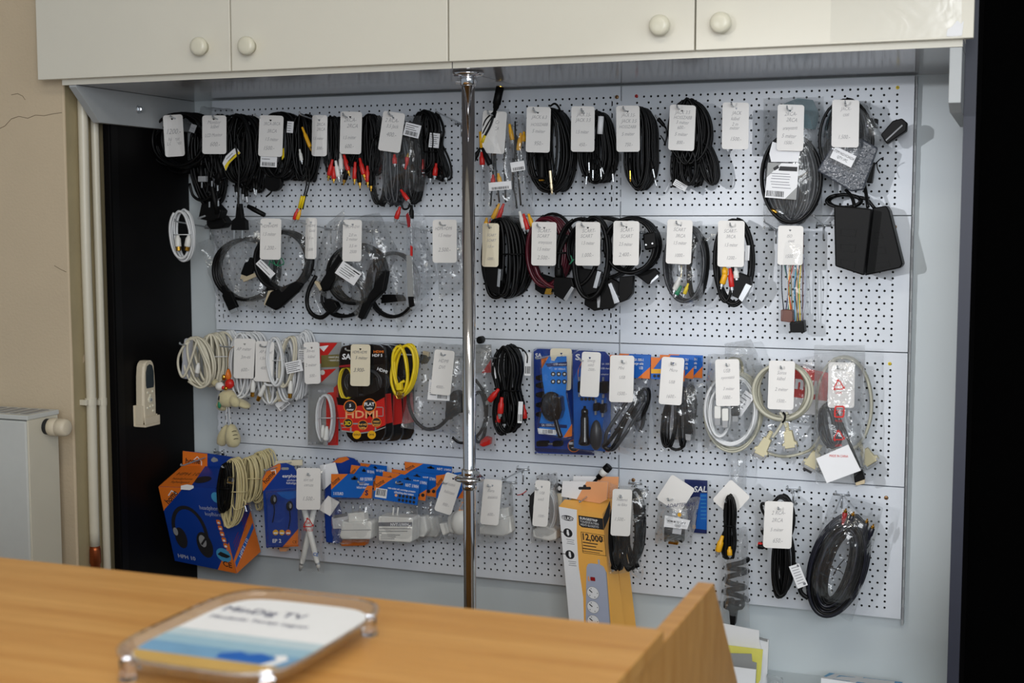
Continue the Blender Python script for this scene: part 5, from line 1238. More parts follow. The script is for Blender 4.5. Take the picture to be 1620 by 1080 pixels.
shell(t, [(854, 563), (897, 561), (899, 600), (898, 622), (908, 680), (905, 694), (893, 696), (850, 684), (850, 672), (859, 622), (855, 600)], .087, .119, 'blister', inset=.97)
t = G('charger_pack', 'mid blue blister pack with black car charger, right of light blue card', 'package', 935, 558, .06)
cd_ = part(t, 'card', 'blue', [(906, 558), (916, 554), (958, 556), (966, 565), (966, 715), (908, 709)], .060, .0615, .0004)
f = PF(.0616)
B().fill([(906, 558), (916, 554), (958, 556), (966, 565), (966, 640), (940, 600), (915, 580), (907, 600)], f).obj('navy_print', 'deep_blue', cd_)
B().fill([(914, 600), (916, 582), (924, 569), (945, 556), (934, 560), (920, 572), (914, 586)], f, .0007).fill([(958, 708), (966, 708), (966, 715), (958, 714)], f, .0007).obj('orange_print', 'orange', cd_)
B().text('S', 914, 569, 13, f, .0009, bold=.03, sx=1.3).text('SA 1000', 958, 577, 4.5, f, .0009, sx=.8).text('USB charg', 958, 584, 4.5, f, .0009, sx=.8).text('adaptor', 957, 593, 4, f, .0009).obj('lettering', 'paper', cd_)
for k in range(4): B().fill(disc(920.5+k*6, 631, 2.7, 12), f, .0007).obj('icon_badge', 'ink', cd_)
for x, y, w_, h_ in ((916, 612, 5, 17), (954, 613, 12, 18), (942, 644, 8, 12), (953, 646, 8, 14)):
    p = part(t, 'adapter_tip', 'black_plastic', rrect(x, y, w_, h_, 1.5), .064, .082, .0015); part(p, 'tip', 'steel', rect(x, y-h_*.75, 2.6, 6), .07, .076, 0); part(p, 'tip', 'steel', rect(x, y+h_*.75, 2.6, 6), .07, .076, 0)
p, q = W(925, 642, .095), W(925, 704, .095)
B().lathe(p, q, [(0, .0025), (.07, .0035), (.08, .006), (.12, .0075), (.2, .0078), (.22, .0068), (.3, .0086), (.75, .0092), (.88, .0125), (.97, .0135), (1, .010)], 16).obj('car_charger', 'black_gloss', t, smooth=True)
blob(t, 'charger_head', 'dark_grey_cable', 943, 688, 9, 24, .10, .012, am=.01, k=lambda y: 1.05+.1*y)
shell(t, [(904, 558), (915, 551), (958, 553), (969, 565), (968, 716), (960, 722), (906, 711)], .0625, .116, 'blister', inset=.96)
hook(918, 571, 'zinc wire hook holding the blue car charger pack', d=.145, rise=.006)
price_tag(934, 592, 30, 71, 'white price tag on the blue car charger pack', 933, 566, 3, d=.126, lines=[('Szivargy.', .22, 6), ('töltő', .32, 6), ('2500.-', .42, 6)])
# header bags
def header(T, TL, TR, BR, BL, d, cols=('orange', 'blue'), split=.3, texts=(), slot=None, corner=True):
    m_ = QF(W(*TL, d), W(*TR, d), W(*BR, d), W(*BL, d), 100, 50)
    o = B().add([m_(0, 0), m_(100, 0), m_(100, 50), m_(0, 50), m_(0, 0, -.0012), m_(100, 0, -.0012), m_(100, 50, -.0012), m_(0, 50, -.0012)], [(0, 1, 2, 3), (7, 6, 5, 4), (0, 4, 5, 1), (1, 5, 6, 2), (2, 6, 7, 3), (3, 7, 4, 0)]).obj('header_card', cols[1], T, fix=True)
    B().fill([(0, 0), (100*split+12, 0), (0, 34)], m_, .0004).obj('orange_print', cols[0], o)
    if corner: B().fill([(100, 24), (100, 50), (70, 50)], m_, .0004).obj('orange_print', cols[0], o)
    if slot: B().fill(rrect(slot[0], slot[1], 16, 5, 2.4), m_, .0006).fill(rrect(slot[0], slot[1]-2, 6, 8, 2.4), m_, .0006).obj('hang_slot', 'ink', o)
    b = B()
    for tx in texts:
        if tx[4] == 'paper': b.text(tx[0], tx[1], tx[2], tx[3], m_, .0008, rot=tx[5] if len(tx) > 5 else 0, sx=.62, bold=.015)
    if b.v: b.obj('lettering', 'paper', o)
    b = B()
    for tx in texts:
        if tx[4] == 'ink': b.text(tx[0], tx[1], tx[2], tx[3], m_, .0009, rot=tx[5] if len(tx) > 5 else 0, sx=.62, bold=.01)
    if b.v: b.obj('lettering', 'ink', o)
    return o, m_
def usb_bag(lab, x0, y0, w, d, seed, full=True):
    t = G('bagged_cable', lab, 'cable', x0+w/2, y0+8, d)
    header(t, (x0, y0), (x0+w, y0+2), (x0+w-1, y0+38), (x0, y0+34), d+.001, split=.2, texts=[('SA 1000-1', 72, 12, 9, 'paper'), ('charger cable', 70, 20, 8, 'paper'), ('USB', 78, 30, 9, 'paper')])
    return t
t = usb_bag('bag with orange and blue header and thick curled black cable', 965, 561, 64, .09, 51)
for dx, w_ in ((0, .0042), (-14, .004)): lead(t, 'dark_grey_cable' if dx else 'black_cable', w_, [(1010+dx, 628, .095), (992+dx, 655, .10), (974+dx, 684, .105), (962+dx*.3, 700, .105), (956+dx*.1, 706, .105), (964-dx*.3, 711, .105), (974-dx*.4, 700, .105), (992-dx, 660, .10), (1010-dx*.8, 634, .095)])
cable(t, 'black_cable', .0028, 1014, 640, 22, 54, 4, .07, .09, jit=.1, tilt=18)
sheet(t, (964, 596), (1026, 600), (1002, 722), (948, 708), .075, .118, 'bag', seed=51, crumple=.004)
t = usb_bag('second bag with blue header right behind the thick curled cable', 980, 559, 50, .05, 52)
cable(t, 'black_cable', .0026, 1012, 650, 14, 60, 4, .03, .05, jit=.1)
sheet(t, (982, 592), (1030, 594), (1026, 714), (980, 706), .02, .06, 'bag_hazy', seed=53)
H(984, 574, 'the bag with thick curled cable')
price_tag(983.5, 599, 38, 74, 'white price tag on the bag with thick curled cable', 984, 571, 1.5, lines=[('Mini', .3, 7), ('USB', .5, 7), ('1500.-', .85, 8)], d=.124)
for k, (x0, y0, d) in enumerate(((1058, 560, .03), (1044, 561, .06), (1030, 565, .09))):
    t = usb_bag(('bag with blue header hindmost behind the black USB cable', 'bag with blue header middle behind the black USB cable', 'front bag with blue header and black USB cable')[k], x0, y0, 54, d, 55+k)
    if k == 2:
        cable(t, 'black_cable', .0026, 1060, 668, 26, 76, 4, .09, .105, jit=.06, tilt=6, solid=True); cable(t, 'black_cable', .0028, 1080, 660, 10, 92, 3, .085, .10, jit=.08)
        part(t, 'usb_plug', 'black_plastic', [(1082, 646), (1090, 668), (1094, 686), (1082, 686)], .09, .108, .0015); part(t, 'usb_metal', 'steel', [(1084, 686), (1093, 687), (1092, 697), (1085, 696)], .094, .104, .0004)
        b = B().fill(rect(1038, 587, 16, 7), PF(d+.002)).obj('yellow_print', 'amber', t)
        for i in range(2): B().fill(disc(1035.5+i*6, 594.5, 2.4, 12), PF(d+.0024)).obj('icon_badge', 'ink', t)
        sheet(t, (1030, 600), (1112, 606), (1112, 698), (1034, 690), .075, .118, 'bag', seed=58, crumple=.004)
    elif k == 1:
        lead(t, 'black_cable', .0030, [(1060, 700, .05), (1062, 708, .05), (1070, 711, .05), (1079, 708, .05), (1082, 699, .05)])
        sheet(t, (1044, 596), (1098, 598), (1100, 714), (1046, 714), .035, .066, 'bag_smooth', seed=59)
    else: cable(t, 'black_cable', .0026, 1092, 640, 16, 60, 4, .01, .03, jit=.1); sheet(t, (1060, 596), (1112, 598), (1110, 700), (1062, 700), .006, .04, 'bag_smooth', seed=60)
H(1062, 577, 'the bags with black USB cable')
price_tag(1062.5, 602.5, 36, 75, 'white price tag on the bags with black USB cable', 1065, 574, 4, lines=[('Micro', .3, 7), ('USB', .55, 7), ('1600.-', .86, 8)], d=.124)
# grey USB coil
t = G('bagged_cable', 'clear bag with pale grey USB coil and two USB plugs', 'cable', 1150, 572, .06)
cable(t, 'serial_cable', .0024, 1160, 650, 92, 122, 7, .05, .085, jit=.05, n=22, solid=False); cable(t, 'white_cable', .0024, 1140, 652, 34, 74, 7, .09, .11, jit=.07, n=18, solid=False)
cable(t, 'white_cable', .0024, 1156, 648, 84, 108, 5, .085, .10, jit=.06, n=22, solid=False)
for x, y in ((1135, 644), (1147, 648)): p = part(t, 'usb_plug', 'white_plastic', rrect(x, y+8, 10, 20, 2), .115, .126, .0012); part(p, 'usb_metal', 'steel', rect(x, y+23, 9, 11), .117, .124, .0004)
p = part(t, 'usb_plug', 'black_plastic', rrect(1163, 648, 12, 20, 2), .10, .116, .0012); part(p, 'usb_metal', 'steel', rect(1163, 662, 9, 10), .103, .113, .0004)
lead(t, 'olive', .0030, [(1148, 573, .06), (1160, 566, .06), (1172, 572, .06), (1174, 590, .06), (1168, 600, .06)], 'green_cable')
sticker(t, 1176, 638, 18, 38, 35, .105, None, 5)
sheet(t, (1120, 560), (1192, 560), (1204, 690), (1112, 716), .03, .122, 'bag_hazy', seed=61, crumple=.005); sheet(t, (1146, 544), (1188, 536), (1212, 590), (1150, 586), .02, .07, 'bag_hazy', 'bag_top', seed=62, crumple=.008, nx=12, ny=10)
sheet(t, (1150, 712), (1182, 712), (1180, 775), (1154, 770), .02, .06, 'bag_hazy', 'bag_tail', seed=63, crumple=.007, nx=8, ny=10)
H(1149, 579, 'the grey USB coil bag')
price_tag(1151, 605, 38, 74, 'white price tag on the grey USB coil bag', 1149, 577, -1, lines=[('USB', .28, 8), ('nyomtató', .42, 7), ('3 méter', .66, 7), ('1000.-', .85, 8)], d=.130)
# serial cables
def db9(T, x, y, ang, d, L=34, w=20, dark=False):
    a = math.radians(ang); u = np.array([math.sin(a), math.cos(a)]); n = np.array([u[1], -u[0]]); o = np.array([x, y]); P = lambda t_, s: tuple(o+u*t_+n*s)
    p0, p1 = W(*P(-14, 0), d), W(*P(0, 0), d)
    B().lathe(p0, p1, [(0, .003)]+[(.1+.2*k+j*.1, .0048 if j == 0 else .0036) for k in range(4) for j in (0, 1)]+[(1, .005)], 10).obj('strain_relief', 'serial_hood', T)
    b = part(T, 'plug_hood', 'serial_hood', [P(0, -w*.33), P(L*.55, -w*.42), P(L*.6, -w*.6), P(L*.85, -w*.6), P(L*.85, w*.6), P(L*.6, w*.6), P(L*.55, w*.42), P(0, w*.33)], d-.008, d+.006, .0015)
    part(b, 'plug_shell', 'steel', [P(L*.85, -w*.42), P(L, -w*.38), P(L, w*.38), P(L*.85, w*.42)], d-.005, d+.003, .0006)
    for s in (-1, 1): part(b, 'thumb_screw', 'steel', [P(L*.7, s*w*.5-1.5), P(L*.98, s*w*.5-1.5), P(L*.98, s*w*.5+1.5), P(L*.7, s*w*.5+1.5)], d+.004, d+.008, .0005)
    if dark: part(b, 'dark_socket', 'ink', [P(L, -w*.34), P(L*1.12, -w*.34), P(L*1.12, w*.34), P(L, w*.34)], d-.005, d+.003, .0005)
    return b
t = G('serial_cable', 'beige serial cable coil with two beige plugs hanging below, third row', 'cable', 1236, 575, .09)
cable(t, 'serial_cable', .0034, 1238, 618, 94, 88, 6, .07, .115, jit=.09, n=20, solid=False)
lead(t, 'serial_cable', .003, [(1234, 652, .118), (1240, 662, .118), (1238, 668, .118), (1228, 684, .118), (1222, 692, .118)]); lead(t, 'serial_cable', .003, [(1246, 652, .118), (1240, 660, .118), (1241, 668, .118), (1244, 676, .118)])
lead(t, 'black_plastic', .002, [(1239, 652, .122), (1242, 657, .125), (1241, 664, .125), (1238, 668, .122)], 'cable_tie')
db9(t, 1214, 694, -28, .115, 34, 20); db9(t, 1246, 682, 8, .115, 32, 19)
t = G('bagged_cable', 'clear bag with red lettered card and grey serial cable behind coil', 'cable', 1270, 575, .04)
o = part(t, 'red_card', 'red', [(1252, 578), (1312, 590), (1308, 634), (1256, 628)], .03, .0312, 0)
part(t, 'white_card', 'paper', [(1254, 628), (1308, 634), (1306, 656), (1230, 654)], .029, .030, 0)
B().text('inu', 1276, 602, 30, PF(.0314), .0005, rot=186, bold=.04).obj('lettering', 'paper', o)
cable(t, 'serial_cable', .0032, 1335, 640, 96, 150, 3, .012, .03, jit=.05, n=20, solid=False, label='grey cable')
lead(t, 'serial_cable', .0030, [(1200, 712, .04), (1240, 722, .04), (1280, 712, .04), (1298, 690, .04)])
sheet(t, (1190, 580), (1300, 560), (1306, 714), (1186, 726), .014, .06, 'bag', seed=64, crumple=.004)
db9(t, 1292, 716, -28, .05, 30, 22, True); db9(t, 1366, 712, 32, .03, 30, 22)
H(1235, 583, 'the beige serial cable')
price_tag(1236, 609, 41, 77, 'white price tag on the beige serial cable coil', 1236, 581, 2, lines=[('Soros', .28, 8), ('kábel', .40, 8), ('2 méter', .62, 8), ('1500.-', .86, 8)], d=.127)
# zip bag with red recycling marks
t = G('bagged_cable', 'long zip bag with red recycling marks and white slip, third row', 'cable', 1328, 578, .07)
lead(t, 'black_cable', .003, [(1322, 650, .07), (1336, 680, .08), (1350, 715, .08), (1360, 740, .08)]); cable(t, 'navy_cable', .0028, 1314, 672, 34, 66, 6, .05, .08, jit=.12, tilt=-12)
p = part(t, 'hdmi_plug', 'black_plastic', [(1350, 748), (1364, 743), (1368, 758), (1352, 764)], .075, .09, .0015); part(p, 'plug_tip', 'beige_metal', [(1353, 763), (1368, 758), (1368, 765), (1354, 768)], .077, .088, .0005)
sheet(t, (1288, 546), (1369, 546), (1368, 766), (1290, 764), .04, .115, 'bag_hazy', seed=66, crumple=.006, wob=1)
b = B(); 
for y in (559, 562): b.tube(wire([(1287, y, .085), (1328, y, .085), (1370, y, .085)], 3), .0009, 6)
b.obj('zip_ridges', 'blister', t)
o = part(t, 'white_slip', 'paper', [(1291, 725), (1342, 703), (1362, 744), (1308, 764)], .117, .118, 0)
B().text('MADE IN CHINA', 1327, 723, 5.6, PF(.1182), .0004, rot=2, sx=.72).obj('lettering', 'red', o)
f = PF(.1185); b = B()
def tri_recycle(b, cx, cy, r, th, f):
    for k in range(3):
        a0 = -90+120*k; a1 = a0+120; P0 = np.array([math.cos(math.radians(a0)), math.sin(math.radians(a0))]); P1 = np.array([math.cos(math.radians(a1)), math.sin(math.radians(a1))])
        A0 = P0*.86+P1*.14; A1 = P0*.2+P1*.8; I = lambda p: p*(1-th)
        b.fill([(cx+r*x, cy+r*y) for x, y in (A0, A1, I(A1), I(A0))], f)
        d_ = (A1-A0)/np.linalg.norm(A1-A0)*.28; nr = np.array([-d_[1], d_[0]])*.9; m1 = (A1+I(A1))/2
        b.fill([(cx+r*x, cy+r*y) for x, y in (m1+nr, m1+d_*1.1, m1-nr)], f)
tri_recycle(b, 1327, 610, 12, .26, f); b.text('PAP', 1327, 611, 5, f, .0004).text('LDPE', 1327, 623, 4.5, f, .0004)
# square mark with rounded arrows
for k in range(2):
    s_ = 1 if k == 0 else -1
    R_ = [(1328+s_*x, 651+s_*y) for x, y in ((-8, -2), (-8, -6), (-6, -9.5), (6, -9.5), (8.5, -7), (8.5, 2), (6, 2), (6, -5.5), (4.5, -7), (-4, -7), (-5.5, -5), (-5.5, -2))]
    b.fill(R_, f)
b.text('プラ', 1328, 655, 9, f, .0004)
b.text('PE-LD', 1327, 667, 4.5, f, .0004); tri_recycle(b, 1327, 690, 12, .26, f); b.text('LDPE', 1327, 706, 5, f, .0004)
o = b.obj('red_marks', 'red', t); o['kind'] = 'stuff'
hook(1325, 583, 'zinc wire hook holding the zip bag with red marks', d=.135)
price_tag(1331, 609, 42, 72, 'white price tag inside the zip bag with red marks', 1325, 583, 1, lines=(), d=.08)
# ------------------------------------------------------------------ bottom row
# headphone carton, hung by its tab and leaning
C8 = lambda x, y: (240+x/4.5, 690+y/4.5)
t = G('headphone_box', 'orange and blue headphone carton tilted at the lower left', 'box', 287, 738, .09)
fTL, fTR, fBR, fBL = W(250.7, 769.6, .150), W(341, 772, .150), W(374.4, 906.7, .105), W(276.7, 886.7, .105)
bTL, bTR, bBR, bBL = W(289.3, 736, .062), W(379, 739, .062), W(412.2, 872.2, .02), W(315, 852, .02)
B().gridbox(fTL, fTR, fBR, fBL, bTL, bTR, bBR, bBL).obj('carton', 'deep_blue', t)
ff = QF(fTL, fTR, fBR, fBL, 100, 130); ft = QF(bTL, bTR, fTR, fTL, 100, 60); fr = QF(fTR, bTR, bBR, fBR, 60, 130)
tb = part(t, 'hang_tab', 'deep_blue', [(289, 713), (330, 717), (384, 725), (382, 742), (328, 744), (289, 739)], .060, .0615, 0)
ftb = PF(.0617)
B().fill([(289, 713), (328, 717.5), (328, 744), (289, 738)], ftb).obj('orange_print', 'orange', tb)
B().text('home', 305, 733, 12, ftb, .0006, rot=3, sx=.85, bold=.02).obj('lettering', 'ink', tb)
b = B(); 
for P in ([(305, 728), (312, 721.5), (319, 729), (318, 729.6), (312, 723), (306, 728.6)], [(318, 729), (319.4, 729), (319.4, 736), (318, 736)]): b.fill(P, ftb, .0005)
b.obj('house_mark', 'paper', tb)
B().fill([(334, 726), (338, 722.5), (344, 725.5), (345, 729), (338, 731), (334, 729)], ftb).obj('hang_slot', 'card_grey', tb)
B().fill([(0, 0), (100*.40, 0), (100*.56, 60), (0, 60)], ft, .0004, 3).obj('orange_print', 'orange', t)
B().text('HPH 10', 27, 28, 12, ft, .0006, sx=1.0).text('headphone', 27, 40, 8, ft, .0006).text('fejhallgató', 29, 49, 8, ft, .0006).obj('lettering', 'ink', t)
b = B()
B().fill([(100*.62+14*math.cos(a), 38+10*math.sin(a)) for a in np.linspace(0, 6.28, 20)[:-1]], ft, .0004, 3).obj('headphone_picture', 'ink', t)
part(t, 'torn_sticker', 'paper', [(286, 768), (296, 766), (306, 768), (306, 772), (300, 775), (286, 774)], .1515, .1525, 0)
B().fill([(0, 0), (44, 0), (3, 38), (0, 42)], ff, .0004, 3).fill([(70, 130), (100, 82), (100, 130)], ff, .0004, 3).obj('orange_print', 'orange', t)['kind'] = 'stuff'
B().text('home', 22, 20, 14, ff, .0006, rot=-44, sx=.9, bold=.02).text('CE', 88, 122, 12, ff, .0006, rot=6, bold=.02).obj('lettering', 'ink', t)
b = B().fill([(14, 14), (22, 5), (30, 10), (29, 11.4), (22, 7), (15, 15)], ff, .0005, 3); b.obj('house_mark', 'paper', t)
# printed headphones
def arc(cx, cy, rx, ry, a0, a1, th, n=14):
    A = np.radians(np.linspace(a0, a1, n)); return [(cx+rx*math.cos(a), cy+ry*math.sin(a)) for a in A]+[(cx+(rx-th)*math.cos(a), cy+(ry-th)*math.sin(a)) for a in A[::-1]]
b = B().band(38, 72, 30, 42, 165, 375, 6, ff).fill(disc(20, 86, 10, 20, 18), ff, .0005, 2).fill(disc(58, 92, 13, 20, 21), ff, .0005, 2); b.obj('headphone_picture', 'ink', t)['kind'] = 'stuff'
B().fill(disc(56, 86, 6, 16, 10), ff, .0008, 3).obj('cup_picture', 'grey_plastic', t); B().fill(disc(13, 76, 4, 14, 7), ff, .0008, 3).obj('cup_picture', 'grey_plastic', t); B().fill(rect(58, 86, 3, 16, 40), ff, .0011, 3).obj('hinge_picture', 'ink', t)
B().fill(disc(86, 104, 12, 20, 11), ff, .0004, 3).obj('blue_eye', 'sky', t); B().fill([(76, 104), (82, 99), (92, 102), (97, 104), (90, 108), (82, 107)], ff, .0007, 3).obj('eye_slit', 'ink', t)
B().fill(disc(97, 14, 8, 16, 8), ff, .0004, 3).obj('blue_eye', 'sky', t)
B().text('headphone', 82, 34, 9, ff, .0005, sx=.9).text('kopfhörer', 86, 43, 8, ff, .0005, sx=.9).text('HPH 10', 22, 122, 9, ff, .0005, bold=.02).obj('lettering', 'lilac_grey', t)
for k, y in enumerate((52, 61, 70, 79, 88)): B().fill(rrect(91+k*.6, y, 7, 7.5, 2), ff, .0005, 3).obj('round_badge', 'orange', t); B().fill(rrect(91+k*.6, y+1, 4, 3, 1), ff, .0008, 3).obj('badge_mark', 'paper', t)
b = B()
for k in range(6): b.fill(rect(103-10+RND.uniform(-4, 4), 70+k*5, 12, .5, 40), ff, .0004, 3).fill(rect(104-8+RND.uniform(-4, 3), 72+k*5, 10, .5, -45), ff, .0004, 3)
b.obj('line_print', 'blue', t)['kind'] = 'stuff'
B().fill([(0, 110), (0, 130), (60, 130), (60, 66)], fr, .0004, 3).obj('orange_print', 'orange', t); B().fill([(2, 114), (2, 122), (58, 92), (58, 84)], fr, .0006, 3).obj('blue_print', 'blue', t)
B().text('HPH 10', 28, 108, 9, fr, .0009, rot=-32).obj('lettering', 'paper', t); b = B()
for k in range(4): b.fill(rect(16, 84+k*5, 18, .8, -30), fr, .0004, 3).fill(rect(44, 66+k*5, 18, .8, -30), fr, .0004, 3)
b.obj('fine_print', 'dark_red', t)['kind'] = 'stuff'
hook(287, 737, 'zinc wire hook holding the headphone carton', d=.16, rise=-.006)
# telephone cables
t = G('phone_cable', 'black folded phone cable in front of the headphone carton', 'cable', 356, 730, .16)
cable(t, 'black_cable', .0018, 356, 770, 22, 76, 9, .150, .172, jit=.10, tilt=4); tie(t, 355, 773, 22, .148, .175, r=.0018); part(t, 'clear_plug', 'acrylic', rect(363, 760, 8, 10, 12), .174, .181, .0008); B().prism(rect(363, 763, 6, 2, 12), .176, .180).obj('contacts', 'gold', t)
t = G('phone_cable', 'cream flat phone cable hank, long front one with plug ends', 'cable', 372, 728, .14)
cable(t, 'cream_cable', .0016, 369, 778, 38, 106, 13, .125, .158, jit=.06, tilt=3, solid=True); tie(t, 373, 778, 34, .12, .162, 'cream_cable', .0012)
lead(t, 'cream_cable', .0014, [(366, 796, .16), (372, 806, .162), (382, 803, .162), (389, 797, .162), (384, 788, .162)]); part(t, 'clear_plug', 'acrylic', rect(391, 803, 8, 11, -15), .158, .166, .0008)
t = G('phone_cable', 'cream flat phone cable hank, middle one of three', 'cable', 395, 722, .10)
cable(t, 'cream_cable', .0016, 395, 757, 34, 70, 13, .075, .12, jit=.05, tilt=2, solid=True); tie(t, 395, 757, 34, .072, .125, 'cream_cable', .0012)
t = G('phone_cable', 'cream flat phone cable hank nearest the panel, lower left', 'cable', 414, 716, .06)
cable(t, 'cream_cable', .0016, 415, 752, 32, 78, 13, .015, .07, jit=.08, tilt=2, solid=True); tie(t, 414, 757, 30, .012, .074, 'cream_cable', .0012)
cable(t, 'cream_cable', .0015, 410, 786, 10, 40, 3, .03, .05, jit=.1, name='low_loop')
hook(352, 740, 'zinc wire hook holding the cream phone cables', d=.178)
# earphone box
t = G('earphone_box', 'blue and orange earphone pack with clear window, lower left', 'package', 445, 738, .10)
cd_ = part(t, 'card', 'deep_blue', [(415, 756), (423, 742), (440, 733), (452, 732), (464, 737), (470, 748), (472, 864), (421, 866), (416, 780)], .095, .0965, .0003)
f = PF(.0966)
B().fill([(415, 758), (423, 743), (441, 733), (444, 734), (444, 742), (416, 777)], f).fill([(447, 865), (472, 836), (472, 864)], f).obj('orange_print', 'orange', cd_)['kind'] = 'stuff'
B().text('home', 428, 757, 11, f, .0006, rot=-48, sx=.9, bold=.02).text('CE', 466, 859, 6, f, .0006).obj('lettering', 'ink', cd_)
B().fill([(428, 744), (436, 742), (437, 749), (436, 750), (435, 744), (429, 745.5)], f, .0005).obj('house_mark', 'paper', cd_)
B().fill(rrect(451, 741, 12, 4, 1.8), f, .0005).obj('hang_slot', 'card_grey', cd_)
B().text('earphone', 461, 755, 7.5, f, .0006, bold=.015).text('ohrhörer', 463, 761, 5, f, .0006).text('fülhallgató', 463, 765.5, 5, f, .0006).text('EP 2', 438, 858, 8, f, .0006, bold=.02).obj('lettering', 'paper', cd_)
for x, c_ in ((436, 'amber'), (446, 'amber'), (456, 'orange')): B().fill(disc(x, 842, 4.4, 16), f, .0005).obj('round_badge', c_, cd_); B().fill(rect(x, 843, 6, 2.4), f, .0008).obj('badge_mark', 'paper', cd_)
B().fill([(437, 778), (469, 776), (469, 787), (456, 790), (446, 786)], f, .0005).obj('blue_print', 'blue', cd_)
for x, y in ((433, 790), (458, 800)):
    blob(t, 'earbud', 'black_gloss', x, y, 5, 8, .112, am=.02); B().fill(disc(x+1.5, y, 2, 10, 4), PF(.118)).obj('bud_ring', 'steel', t)
    lead(t, 'black_cable', .0012, [(x, y+7, .11), (x+1, y+20, .11), (x-2, y+36, .108)])
shell(t, [(420, 775), (472, 771), (473, 864), (422, 866)], .097, .125, 'blister', inset=.93)
hook(419, 745, 'zinc wire hook holding the earphone pack', d=.150, rise=.0)
part(t, 'orange_base', 'peach', [(441, 866), (455, 866), (453, 872), (443, 872)], .06, .07, 0)
# white pens in a bag
t = G('bagged_pens', 'clear bag with two crossed white rods and red triangle mark', 'pens', 488, 742, .08)
for (x0, y0), (x1, y1), d in (((480, 800), (504, 898), .108), ((497, 806), (476, 898), .098)):
    p, q = W(x0, y0, d), W(x1, y1, d)
    r_ = B().lathe(p, q, [(0, .0062), (.5, .0068), (.85, .0062), (.93, .0048), (1, .0046)], 14).obj('rod', 'white_plastic', t, smooth=True); g = q-p
    B().lathe(p+g*.915, p+g*.945, [(0, .0056), (1, .0056)], 14).obj('metal_band', 'steel', r_); B().lathe(q, q+g*.05, [(0, .0034), (1, .003)], 10).obj('tip', 'steel', r_)
B().text('CE', 499, 879, 7, PF(.1185), .0006, rot=10, bold=.02).obj('lettering', 'blue', t)
b = B(); tri_recycle(b, 487.5, 828, 11, .26, PF(.1212)); b.text('04', 487.5, 829, 6, PF(.1212), .0004).text('PE-LD', 488, 840, 6, PF(.1212), .0004); b.obj('red_marks', 'red', t)['kind'] = 'stuff'
sheet(t, (473, 736), (515, 736), (513, 906), (472, 902), .07, .120, 'bag_smooth', seed=70, crumple=.002)
part(G('paper_strip', 'cream paper strip lying flat behind the earphone pack', 'card', 456, 730, .03), 'card', 'tag_cream', [(436, 729), (478, 727), (478, 736), (434, 736)], .03, .032, 0)
hook(487, 752, 'zinc wire hook holding the bag with white rods', d=.14)
price_tag(488, 773, 38, 66, 'white price tag on the bag of white rods, reading 1500', 487.5, 749, .5, d=.130, lines=[('tört toll', .32, 7), ('ceruza', .44, 7), ('1.500.-', .78, 9)])
# rear packs
t = G('round_pack', 'orange and blue round topped pack behind the plug adaptors', 'package', 550, 728, .03)
cd_ = part(t, 'card', 'deep_blue', [(524, 732), (534, 724), (548, 722), (560, 725), (570, 734), (572, 790), (526, 790)], .025, .027, .0004)
B().fill([(525, 732), (536, 724), (548, 722), (553, 726), (540, 732)], PF(.0272)).obj('orange_print', 'orange', cd_); part(t, 'orange_base', 'orange', [(536, 855), (580, 853), (577, 863), (540, 864)], .02, .04, .002)
t = G('blue_pouch', 'small blue pouch behind crossed rods and plug adaptor', 'pouch', 528, 790, .05)
part(t, 'pouch', 'deep_blue', [(512, 768), (524, 766), (540, 830), (536, 860), (515, 858), (513, 826)], .04, .058, .003)
t = G('paper_card', 'white paper card turned as a diamond behind the rods', 'card', 518, 800, .10)
part(t, 'card', 'tagcard', [(519, 784), (537, 794), (522, 816), (503, 805)], .096, .097, 0)
t = G('paper_card', 'white paper card upright behind the rods bag', 'card', 524, 735, .08)
part(t, 'card', 'paper', [(506, 736), (530, 731), (536, 752), (512, 775)], .075, .076, 0)
# plug adaptors
def plug_bag(lab, hd, d, big, texts, seed, split=.28, full=True, bagpoly=None, corner=True):
    t = G('adaptor_pack', lab, 'package', (hd[0][0]+hd[1][0])/2, hd[0][1]+6, d)
    header(t, *hd, d+.002, split=split, texts=texts, slot=(56, 10), corner=corner)
    if bagpoly: sheet(t, *bagpoly, d-.03, d+.012, 'bag', seed=seed, crumple=.004)
    return t
T1 = [('home', 14, 18, 15, 'ink', -38), ('NV 03/WH', 84, 14, 10, 'paper'), ('3 X EURO', 18, 45, 9, 'paper'), ('mains splitter', 80, 23, 7, 'paper'), ('hálózati elosztó', 76, 30, 7, 'paper')]
t = plug_bag('NV labelled blue header pack behind the triple plug adaptor', ((556, 735), (592, 740), (596, 772), (550, 770)), .05, 0, T1[:2], 80)
t = plug_bag('rearmost blue header pack behind the triple plug adaptor', ((570, 732), (612, 737), (612, 760), (572, 758)), .025, 0, T1[:1]+[('NV 03/WH', 76, 22, 11, 'paper')], 81)
t = plug_bag('pack with blue orange header and white triple plug adaptor', ((524, 749.5), (591, 749.5), (588, 788), (524, 786)), .108, 1, T1, 82, bagpoly=((524, 786), (588, 788), (592, 856), (526, 862)))
a_ = part(t, 'adaptor', 'white_plastic', [(541, 824), (550, 826), (584, 824), (588, 828), (586, 853), (540, 853), (537, 848)], .075, .112, .003)
part(t, 'adaptor_neck', 'white_plastic', [(551, 812), (575, 810), (577, 825), (551, 826)], .082, .105, .002)
for x in (558, 569): p, q = W(x, 812, .094), W(x+1, 797, .094); B().lathe(p, q, [(0, .0022), (1, .002)], 10).obj('plug_pin', 'steel', a_, smooth=True)
part(a_, 'seam', 'grey_plastic', [(538, 838), (587, 837.4), (587, 838.4), (538, 839)], .1118, .1124, 0)
o = part(t, 'white_card', 'paper', [(525, 818), (552, 811), (552, 836), (527, 836)], .06, .0612, 0); B().fill([(527, 815), (550, 811), (550, 816), (527, 820)], PF(.0614)).obj('print', 'grey_ink', o)
